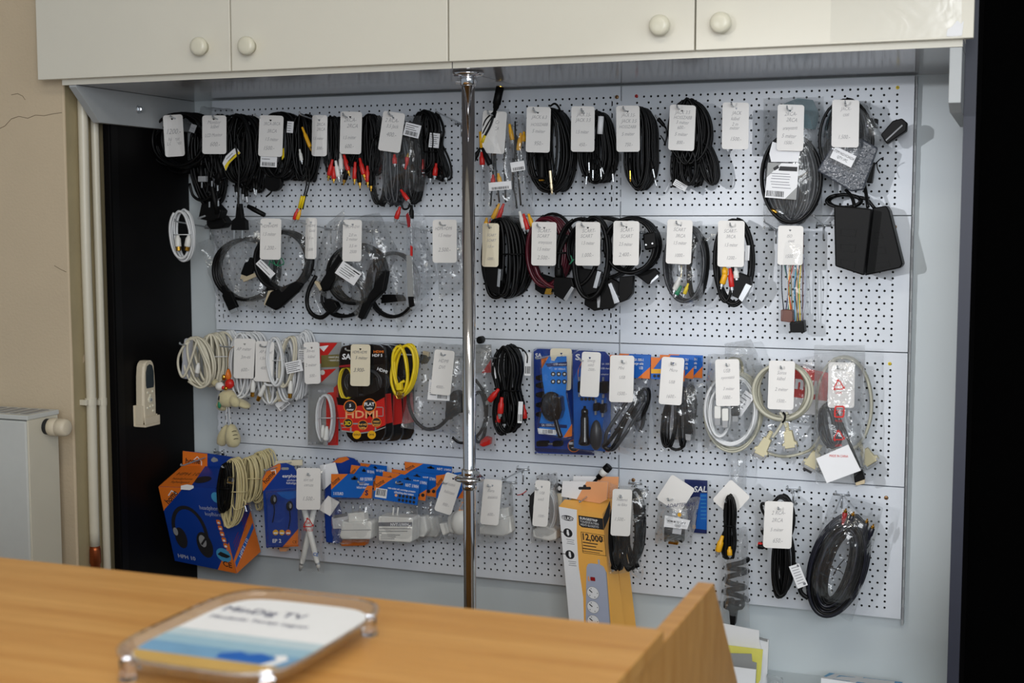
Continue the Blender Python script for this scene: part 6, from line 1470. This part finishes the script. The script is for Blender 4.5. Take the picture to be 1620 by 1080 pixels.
B().fill([(581, 768), (589, 768), (588, 788), (570, 787)], PF(.1108)).obj('orange_corner', 'orange', t); B().text('S', 580, 783, 11, PF(.1112), .0004, bold=.04).obj('lettering', 'navy', t)
H(567, 764, 'the white triple plug adaptor pack')
T2 = [('home', 14, 18, 15, 'ink', -38), ('NVT 1/WH', 84, 14, 10, 'paper')]
for k, (hd, d, lab) in enumerate(((((640, 730), (715, 738), (713, 764), (642, 758)), .024, 'rearmost NVT labelled pack of four behind surge plug'), (((620, 741.5), (692, 751), (690, 786), (618, 776)), .052, 'third NVT labelled pack of four behind surge plug'), (((606, 745), (677, 757), (673, 792), (604, 780)), .08, 'second NVT labelled pack of four behind surge plug'))):
    t = plug_bag(lab, hd, d, 0, T2, 84+k, bagpoly=((hd[3][0], hd[3][1]), (hd[2][0], hd[2][1]), (hd[2][0]+6, 850), (hd[3][0]+14, 862)) if k < 2 else None)
    if k < 2: part(t, 'adaptor', 'white_plastic', [(hd[0][0]+26, 818), (hd[0][0]+52, 816), (hd[0][0]+56, 840), (hd[0][0]+50, 850), (hd[0][0]+26, 848)], d-.02, d+.004, .004); p, q = W(hd[0][0]+40, 818, d-.01), W(hd[0][0]+41, 800, d-.01); B().lathe(p, q, [(0, .0022), (1, .002)], 8).obj('plug_pin', 'grey_plastic', t)
    for i in range(2): B().fill(disc(hd[2][0]-12+i*8, hd[2][1]-9, 2.8, 12), PF(d+.0026)).obj('icon_badge', 'ink', t)
t = plug_bag('front pack labelled NVT with bar code and white surge plug', ((595, 752), (664, 762), (660, 799), (590, 788)), .110, 1, T2+[('mains socket with overvoltage protection', 62, 24, 6, 'paper'), ('túlfeszültség elleni védelem', 68, 31, 6.5, 'paper')], 88, bagpoly=((590, 788), (660, 799), (664, 858), (596, 862)), corner=False)
m_ = QF(W(595, 752, .1123), W(664, 762, .1123), W(660, 799, .1123), W(590, 788, .1123), 100, 50)
o = B().fill([(4, 26), (30, 26), (30, 46), (4, 46)], m_, .0005).obj('bar_code_patch', 'paper', t); b = B()
x = 6
while x < 28: w_ = RND.uniform(.6, 1.5); b.fill(rect(x, 34.5, w_, 14), m_, .0009); x += w_+RND.uniform(.6, 1.3)
b.obj('bars', 'ink', o)
for i in range(6):
    for j in range(2):
        if (i, j) != (0, 1): B().fill(disc(51+i*8.2, 35.5+j*9, 3.0, 14, 3.2), m_, .0005).obj('icon_badge', 'ink' if i else 'peach', t)
for x in (621, 628): p, q = W(x, 818, .095), W(x+2, 802, .095); B().lathe(p, q, [(0, .0022), (1, .002)], 10).obj('plug_pin', 'white_plastic', t, smooth=True)
bx = part(t, 'white_box', 'white_plastic', [(598, 818), (600, 816), (651, 819), (653, 822), (651, 856), (648, 858), (599, 855)], .075, .116, .0025)
f = PF(.1163); B().fill([(599, 826), (652, 825.5), (652, 832.5), (599, 832)], f).obj('grey_band', 'grey_ink', bx); B().text('NVT-1/WH', 632, 831.6, 6.6, f, .0006, bold=.025, sx=.9).obj('lettering', 'paper', bx)
b = B()
for k, (x, y, w_) in enumerate(((625, 836, 50), (622, 840, 45), (602, 843, 4), (618, 846, 30), (614, 849, 24), (613, 852, 22))): b.fill(rect(x, y, w_, 1), f)
b.obj('fine_print', 'grey_ink', bx)['kind'] = 'stuff'
H(627, 765, 'the front NVT surge plug pack')
# bag with adaptor under tilted tag, partly behind the pole
t = plug_bag('blue and orange header pack with white plugs, left of the post', ((690, 752), (738, 745), (739, 788), (690, 788)), .075, 1, [('home', 14, 18, 15, 'ink', -38), ('4 X', 14, 44, 11, 'paper')], 90, bagpoly=((690, 788), (744, 786), (748, 858), (702, 860)))
for poly in ([(706, 818), (716, 810), (740, 806), (744, 836), (722, 846), (708, 842)],): part(t, 'adaptor', 'white_plastic', poly, .05, .082, .006)
blob(t, 'round_plug', 'white_plastic', 728, 826, 14, 20, .085, am=.02); part(t, 'plug_neck', 'white_plastic', [(694, 828), (706, 826), (712, 842), (700, 848)], .06, .08, .003)
for x, y in ((700, 846), (722, 850)): p, q = W(x, y, .075), W(x-5, y+8, .075); B().lathe(p, q, [(0, .0022), (1, .002)], 8).obj('plug_pin', 'steel', t)
b = B(); tri_recycle(b, 733, 802, 10, .16, PF(.090)); b.obj('red_marks', 'peach', t)['kind'] = 'stuff'
price_tag(709.5, 780.5, 28, 64, 'white price tag steeply tilted left of the post, bottom row', 717, 757, 18, lines=[('elosztó', .3, 7), ('hálózati', .5, 7), ('900.-', .82, 7)])
H(701, 765, 'the tilted tag left of the post', '')
t = G('adaptor_pack', 'clear bag with flat white adaptor right of the post', 'package', 784, 766, .06)
part(t, 'adaptor', 'white_plastic', [(758, 834), (778, 826), (806, 816), (810, 842), (796, 848), (759, 845)], .06, .085, .003); part(t, 'adaptor_arm', 'white_plastic', [(784, 806), (804, 803), (806, 822), (786, 828)], .055, .075, .002)
sheet(t, (758, 760), (812, 764), (812, 852), (754, 862), .03, .10, 'bag_hazy', seed=92, crumple=.005)
hook(772, 770, 'zinc wire hook holding the flat white adaptor', d=.14)
price_tag(777, 794, 29, 72, 'white price tag on the flat white adaptor bag', 779, 768, 5, lines=[('Euro', .28, 7), ('átalakító', .42, 7), ('600.-', .8, 7)], d=.126)
hook(795, 759, 'empty zinc wire hook with visible prongs right of the post, bottom row', d=.13, rise=.0)
lead(G('red_thread', 'short red thread stuck on the panel right of the post', 'thread', 830, 782, .004), 'red', .0009, [(818, 783, .004), (826, 781, .005), (833, 776, .004)])
t = G('adaptor_pack', 'clear bag with white adaptor and black printed paper, left of amber box', 'package', 860, 765, .06)
part(t, 'adaptor', 'white_plastic', [(842, 838), (860, 830), (880, 838), (880, 854), (868, 856), (843, 850)], .06, .09, .004)
o = part(t, 'printed_paper', 'ink', [(876, 768), (880, 763), (892, 768), (890, 780), (880, 778)], .05, .052, 0); B().fill([(880, 772), (885, 768), (889, 772), (885, 776)], PF(.0522)).obj('print', 'paper', o)
o = part(t, 'printed_paper', 'tag_cream', [(878, 780), (890, 781), (888, 806), (880, 802)], .048, .05, 0); part(t, 'dark_paper', 'ink', [(838, 784), (846, 776), (848, 834), (842, 836), (837, 806)], .05, .052, 0)
cable(t, 'white_cable', .0022, 868, 806, 26, 60, 5, .06, .09, jit=.1)
sheet(t, (848, 752), (882, 748), (886, 850), (840, 860), .03, .112, 'bag_hazy', seed=93, crumple=.006)
H(848, 775, 'the bag with black printed paper')
price_tag(856.5, 796, 24, 73, 'white price tag on the bag left of the amber box', 857, 770, 4, lines=[('USB', .3, 6), ('töltő', .44, 6), ('1500.-', .8, 6)], d=.127)
# power strip cartons
def strip_box(dx, dy, d, lab, front):
    t = G('power_strip_box', lab, 'box', 926+dx, 770+dy, d, None)
    S_ = lambda x, y, dd: W(x+dx, y+dy, dd)
    fTL, fTR, fBL, fBR = S_(884, 801, d+.006), S_(953, 813, d+.006), S_(906, 1040, d-.012), S_(974, 1044, d-.012)
    dep = np.array([0, .052, 0]); rise = S_(885, 790, d+.006)-S_(884, 801, d+.006)
    bTL, bTR, bBL, bBR = S_(893, 790, d-.02), S_(965, 794, d-.035), fBL+dep, S_(994, 1040, d-.04)
    B().gridbox(fTL, fTR, fBR, fBL, bTL, bTR, bBR, bBL).obj('carton', 'amber_card', t)
    tb = part(t, 'hang_tab', 'paper', [(x+dx, y+dy) for x, y in ((890, 760.5), (962, 762), (960, 790), (949, 796), (888, 785))], d-.024, d-.0225, 0); f = PF(d-.0223); f1 = lambda x, y, h=0: f(x+dx, y+dy, h)
    B().fill([(928, 761.5), (962, 762), (960, 790), (949, 796), (912, 790)], f1).obj('peach_print', 'peach', tb)
    B().fill(rrect(925, 772, 20, 4.4, 2), f1, .0005).fill(rrect(925, 770, 5, 7, 2), f1, .0006).obj('hang_slot', 'ink', tb)
    if not front: return
    F_ = QF(fTL, fTR, fBR, fBL, 100, 340)
    B().fill([(0, 0), (42, 0), (36, 60), (34, 130), (38, 200), (34, 262), (20, 340), (0, 340)], F_, .0004, 3).obj('white_print', 'paper', t)
    B().text('BELKIN', 18, 26, 10, F_, .0012, bold=.02, sx=1.0).obj('lettering', 'paper', t); B().fill(disc(18, 22.5, 15, 24, 6), F_, .0006, 3).obj('oval_mark', 'ink', t)
    B().fill([(44, 12), (100, 10), (100, 36), (50, 38), (44, 34)], F_, .0005, 3).obj('black_band', 'ink', t)
    frr = QF(fTR, bTR, bBR, fBR, 60, 340); B().fill([(0, 10), (58, -4), (60, 22), (0, 36)], frr, .0004, 3).obj('black_band', 'ink', t)
    B().text('SURGESTRIP', 47, 20, 7.5, F_, .0009, align='L', bold=.02).text('TÚLFESZÜLTSÉG', 47, 27, 6.5, F_, .0009, align='L', sx=.9).text('VÉDŐ ELOSZTÓ', 47, 34, 6.5, F_, .0009, align='L', sx=.9).obj('lettering', 'paper', t)
    b = B().text('12,000', 50, 66, 21, F_, .0007, align='L', bold=.025, sx=.85)
    for P in (rect(74, 49, 54, .9), rect(74, 96, 54, .9), rect(47, 72.5, 1, 48), rect(100, 72.5, 1, 48), rect(66, 72, 34, 2.2), rect(64, 79, 30, 2), rect(70, 86, 46, 2), rect(66, 92, 40, 1.2), rect(93, 54, 9, 1.4), rect(93, 58, 9, 1.4), rect(93, 62, 9, 1.4)): b.fill(P, F_, .0007, 3)
    b.obj('lettering', 'ink', t)
    for y in (56, 105):
        B().fill(disc(16, y, 10.5, 22, 10), F_, .0005, 3).fill(rect(2, y, 8, 1.4), F_, .0005, 3).obj('icon_badge', 'ink', t); B().fill([(14, y-7), (18, y-7), (19, y+4), (16, y+7), (13, y+2)], F_, .0009, 3).obj('icon', 'paper', t)
        b = B()
        for k in range(3): b.fill(rect(20, y+15+k*4.4, 18-3*(k == 1), 1.2), F_, .0005, 3)
        b.obj('fine_print', 'grey_ink', t)['kind'] = 'stuff'
    B().fill([(52, 130), (56, 121), (64, 118), (84, 118), (92, 122), (96, 132), (93, 300), (90, 308), (40, 308), (34, 296), (36, 280)], F_, .0006, 3).fill(rrect(82, 113, 4, 12, 1), F_, .0006, 3).obj('strip_picture', 'lilac_grey', t)
    B().fill([(46, 296), (90, 300), (92, 150), (96, 132), (98, 135), (95, 305), (90, 311), (40, 308)], F_, .00055, 3).obj('strip_shade', 'card_grey', t)
    B().fill([(53, 150), (56, 148), (58, 160), (53, 160)], F_, .0010, 3).obj('red_stripe', 'peach', t); B().fill(rrect(64.5, 154, 11, 9, 1.5), F_, .0010, 3).obj('switch_picture', 'dark_red', t)
    for k in range(4):
        x, y = 62-2.6*k, 186+33*k
        o = B().fill(disc(x, y, 14, 26, 14.5), F_, .0010, 3).obj('socket_picture', 'paper', t); B().band(x, y, 14.2, 14.7, 0, 360, .9, F_, .0013).obj('socket_rim', 'card_grey', o)
        b = B().fill(rect(x-5, y-3.5, 9, 2.4, 42), F_, .0013, 3)
        for q_ in (0, 70, 140, 250): b.fill(disc(x+10*math.cos(math.radians(q_)), y+10*math.sin(math.radians(q_)), 1.1, 8), F_, .0013, 3)
        b.obj('socket_marks', 'ink', o)['kind'] = 'stuff'
strip_box(0, 0, .128, 'tall amber power strip carton with four socket picture, front one', True)
t2 = strip_box(17, -8, .070, 'second amber power strip carton hidden behind the front one', False)
hook(917, 795, 'zinc wire hook holding the amber power strip cartons', d=.155, rise=-.010)
t = G('audio_plug', 'black barrel plug with white band above the amber cartons', 'plug', 960, 742, .05)
p, q = W(946, 756, .05), W(964, 737, .05); B().lathe(p, q, [(0, .006), (.28, .0062), (.30, .0078), (.66, .0082), (.68, .009), (1, .0085)], 14).obj('barrel', 'black_plastic', t, smooth=True); B().lathe(p+(q-p)*.30, p+(q-p)*.66, [(0, .0084), (1, .0086)], 14).obj('white_band', 'white_plastic', t, smooth=True); B().lathe(q, q+(q-p)*.02, [(0, .007), (1, .006)], 14).obj('plug_end', 'ink', t)
lead(t, 'black_cable', .003, [(946, 756, .05), (938, 764, .05), (930, 778, .045), (926, 800, .04)])
# bagged leads
t = G('bagged_cable', 'clear bag of black earphone leads right of the amber carton', 'cable', 990, 772, .06)
cable(t, 'black_cable', .0024, 978, 848, 28, 104, 6, .128, .146, jit=.08); cable(t, 'black_cable', .0022, 998, 840, 36, 116, 9, .122, .140, jit=.10); cable(t, 'black_cable', .0018, 1006, 830, 30, 110, 3, .118, .128, jit=.1)
for x, y, a in ((1016, 812, 170), (1019, 826, 190), (1004, 884, 20), (972, 886, -10)): rca(t, x, y, a, 'black_plastic', .136, 14, .005, 'steel')
sheet(t, (966, 764), (1030, 778), (1012, 904), (962, 908), .114, .152, 'bag', seed=95, crumple=.005); sheet(t, (994, 896), (1018, 894), (1016, 918), (1000, 910), .115, .135, 'bag', 'bag_corner', nx=6, ny=5, seed=96)
hook(981, 787, 'zinc wire hook holding the bagged earphone leads', d=.172)
price_tag(983, 810.5, 31, 74, 'white price tag on the bagged earphone leads', 982, 784, 3, lines=[('3xSztereó', .25, 6.5), ('és füles', .36, 6.5), ('1.500.-', .68, 8)], d=.158)
hook(1000, 770, 'zinc wire hook with visible prongs behind bagged earphone leads', d=.03, rise=-.002)
# blue card and bag with black dongle
t = G('blue_card', 'blue card with white letters behind the diamond tag, bottom row', 'card', 1105, 762, .02)
cd_ = part(t, 'card', 'navy', [(1083, 758), (1119, 760), (1118, 844), (1094, 842), (1083, 790)], .014, .0155, .0003); f = PF(.0156)
B().fill([(1108, 780), (1119, 780), (1118, 838), (1100, 836)], f).obj('blue_print', 'blue', cd_); B().text('SAL', 1108, 778, 13, f, .0005, shear=.15, bold=.02).obj('lettering', 'paper', cd_); B().fill(rect(1098, 833, 5, 6), f, .0005).obj('yellow_mark', 'amber', cd_)
b = B()
for k in range(7): b.fill(rect(1113, 784+k*6, 9, 1), f, .0005)
b.obj('fine_print', 'sky', cd_)['kind'] = 'stuff'
t = G('bagged_adaptor', 'crumpled clear bag with small black adaptor under the first diamond tag', 'adaptor', 1066, 780, .06)
part(t, 'adaptor', 'black_plastic', [(1050, 834), (1080, 836), (1079, 860), (1073, 856), (1058, 855), (1050, 858)], .06, .085, .003); part(t, 'gold_edge', 'gold', [(1057, 856), (1073, 858), (1072, 862), (1057, 860)], .066, .08, .0005)
sticker(t, 1071, 840, 14, 9, 8, .0865, None, 0)
o = part(t, 'paper_label', 'paper', [(1052, 815), (1092, 823), (1087, 837), (1050, 833)], .1065, .1075, 0); B().text('HDMI-M TO DVI-F', 1070, 827, 4.6, PF(.1077), .0005, rot=9, sx=.8, bold=.01).text('GOLD', 1072, 833, 4.6, PF(.1077), .0005, rot=9, sx=.8).obj('lettering', 'ink', o)
B().fill(disc(1075, 814, 3.2, 12), PF(.1072)).obj('yellow_dot', 'amber', t); B().text('ADAPTER DVI', 1077, 801, 8, PF(.1112), .0005, rot=-4, shear=.3, sx=.9).obj('pen_marks', 'navy', t)
sheet(t, (1044, 788), (1108, 786), (1094, 862), (1034, 860), .03, .108, 'bag_hazy', seed=97, crumple=.007)
hook(1057, 792, 'zinc wire hook holding the small black adaptor bag', d=.14)
price_tag(1069, 781, 44, 46, 'white square price tag turned as diamond above black adaptor bag', 1056, 789, 33, lines=(), d=.10)
# AV hank and spiral cable
t = G('audio_cable', 'black folded lead with yellow plug before the second diamond tag', 'cable', 1152, 785, .12)
cable(t, 'black_cable', .0022, 1154, 833, 22, 98, 6, .126, .142, jit=.07, pinch=(.5, .7, .2)); tie(t, 1153, 832, 18, .124, .146, r=.0018); cable(t, 'black_cable', .002, 1150, 860, 16, 46, 2, .13, .138, jit=.1, name='low_loop')
rca(t, 1143, 847, -16, 'amber', .145, 26, .0066, 'steel'); rca(t, 1154, 864, 2, 'amber', .14, 14, .0056, 'steel')
hook(1147, 795, 'zinc wire hook holding the lead with yellow plug', d=.155)
price_tag(1157, 788, 42, 44, 'white square price tag turned as diamond behind yellow plug lead', 1149, 793, 42, lines=(), d=.115)
t = G('bagged_cable', 'long narrow bag with black spiral cable and flat plug below', 'cable', 1165, 830, .05)
P = [(1164+(19-6*abs(noise.noise((k*.11, 2, 5))))*math.cos(k*.44)+3*math.sin(k*.17), 884+k*1.5+2.5*math.sin(k*.3), .05+.014*math.sin(k*.44)) for k in range(44)]
lead(t, 'black_cable', .0054, P, 'spiral_cable', 2, 8)
part(t, 'flat_plug', 'black_plastic', [(1145, 950), (1157, 949), (1160, 953), (1168, 953), (1172, 950), (1176, 953), (1175, 964), (1165, 966), (1162, 990), (1155, 990), (1153, 966), (1144, 962)], .05, .072, .002)
for x in (1150, 1171): part(t, 'hole_rim', 'steel', disc(x, 957, 1.8, 10), .0715, .0725, 0)
sheet(t, (1150, 840), (1182, 832), (1186, 992), (1138, 990), .02, .085, 'bag_hazy', seed=98, crumple=.004)
# black RCA hank
t = G('audio_cable', 'black flat folded lead with side plugs, right part of bottom row', 'cable', 1232, 788, .07)
cable(t, 'black_cable', .0030, 1236, 822, 42, 72, 5, .06, .10, jit=.08, solid=False); cable(t, 'black_cable', .0026, 1238, 888, 34, 104, 9, .06, .10, jit=.10, fan=.1)
lead(t, 'black_cable', .0030, [(1216, 800, .09), (1206, 796, .09), (1205, 804, .09), (1212, 818, .09)]); rca(t, 1209, 863, -102, 'red', .115, 10, .006, 'steel'); rca(t, 1213, 866, -100, 'black_plastic', .118, 14, .0055, 'steel'); rca(t, 1212, 850, 205, 'black_plastic', .10, 14, .005, 'steel')
o = part(t, 'paper_label', 'paper', [(1248, 896), (1264, 891), (1278, 925), (1262, 931)], .118, .119, 0)
m_ = QF(W(1248, 896, .1192), W(1264, 891, .1192), W(1278, 925, .1192), W(1262, 931, .1192), 17, 38); b = B()
for k in range(7): b.fill(rect(8.5, 4+k*4.5, 11, .9), m_)
b.fill(rect(14, 3, 3, 4), m_, .0006).fill(rect(13, 34, 4, 4), m_, .0006).obj('print', 'grey_ink', o)
lead(t, 'black_cable', .0046, [(1264, 926, .10), (1268, 938, .10), (1278, 946, .098)], 'thick_end')
H(1231, 806, 'the flat folded lead with side plugs')
price_tag(1231, 830, 45, 74, 'white price tag reading 650 in the bottom row', 1231.5, 803, 2.5, lines=[('2 RCA-', .28, 9), ('2RCA', .44, 9), ('5 méter', .64, 8), ('650.-', .88, 10)], ink='pencil')
hook(1252, 780, 'zinc wire hook with visible prongs above the flat folded lead', d=.03, rise=-.002)
# big bagged coil
t = G('bagged_cable', 'clear bag with tilted dark oval audio cable, rightmost in bottom row', 'cable', 1345, 790, .06)
cable(t, 'navy_cable', .0031, 1326, 894, 94, 168, 12, .05, .10, jit=.03, tilt=17, n=22, solid=False, ring=(.55, 1.0)); cable(t, 'black_cable', .0031, 1327, 896, 84, 158, 12, .055, .10, jit=.03, tilt=17, n=22, solid=False, ring=(.30, .9))
for x, y, a, c_ in ((1333, 830, 168, 'dark_red'), (1342, 834, 160, 'navy_cable'), (1366, 846, 166, 'navy_cable'), (1374, 854, 162, 'navy_cable')): rca(t, x, y, a, c_, .105, 20, .0052, 'gold')
lead(t, 'black_cable', .0010, [(1316, 898, .112), (1328, 902, .112), (1334, 908, .112)], 'wire_tie'); lead(t, 'black_cable', .0010, [(1318, 910, .112), (1326, 896, .112), (1336, 884, .112)], 'wire_tie')
sheet(t, (1318, 778), (1398, 802), (1348, 984), (1262, 942), .03, .118, 'bag', seed=99, crumple=.005, nx=20, ny=26)
hook(1320, 812, 'zinc wire hook holding the tilted oval audio cable', d=.12, rise=-.014)
# ------------------------------------------------------------------ things on the low shelf behind the counter
zs = W(1215, 1098, .12)[2]
t = thing('low_shelf', 'low white shelf board against the back wall behind the counter', 'shelf', (1.3, -.12, zs))
B().box(1.02, 1.70, -.26, .029, zs-.018, zs).obj('board', 'laminate', t, bevel=.001)
t = G('paper_folder', 'white upright document folder with yellow sheet behind the counter', 'folder', 1180, 1090, .12)
part(t, 'back_cover', 'paper', [(1120, 992), (1200, 1010), (1216, 1012), (1212, 1097), (1110, 1097)], .06, .066, 0)
part(t, 'cover_edge', 'card_grey', [(1200, 1008), (1214, 1012), (1214, 1015), (1200, 1011)], .064, .068, 0)
part(t, 'tall_sheet', 'paper', [(1125, 982), (1201, 997), (1201, 1012), (1205, 1030), (1205, 1097), (1110, 1097)], .08, .0815, 0)
part(t, 'yellow_sheet', 'pale_yellow', [(1125, 1017), (1207, 1027), (1203, 1075), (1190, 1097), (1110, 1097)], .094, .095, 0)
part(t, 'grey_sheet', 'card_grey', [(1130, 1032), (1189, 1034), (1190, 1046), (1197, 1048), (1195, 1097), (1110, 1097)], .104, .105, 0)
part(t, 'front_sheet', 'paper', [(1130, 1050), (1196, 1059), (1194, 1097), (1110, 1097)], .114, .116, 0)
t = G('plastic_bag', 'crumpled plastic wrap beside the document folder', 'bag', 1225, 1085, .09)
sheet(t, (1213, 1066), (1238, 1072), (1240, 1096), (1210, 1096), .05, .10, 'bag_hazy', seed=101, crumple=.006, nx=8, ny=6)
t = G('flat_box', 'flat white and blue carton lying at lower right', 'box', 1360, 1085, .12)
a, b_, c_, d_ = W(1299, 1072, .10), W(1312, 1064, .02), W(1428, 1078, .02), W(1424, 1090, .10)
lo = zs+.001
B().add([a, b_, c_, d_]+[np.array([p[0], p[1], lo]) for p in (a, b_, c_, d_)], [(0, 1, 2, 3), (7, 6, 5, 4), (0, 4, 5, 1), (1, 5, 6, 2), (2, 6, 7, 3), (3, 7, 4, 0)]).obj('carton', 'paper', t, fix=True)
m_ = QF(b_, c_, d_, a, 100, 30)
B().fill([(0, 0), (8, 0), (4, 22), (0, 22)], m_).obj('blue_print', 'sky', t); B().fill([(16, 6), (38, 6), (36, 28), (14, 28)], m_).obj('blue_print', 'sky', t); B().fill([(48, 2), (100, 2), (100, 30), (44, 30)], m_).obj('blue_print', 'sky', t)
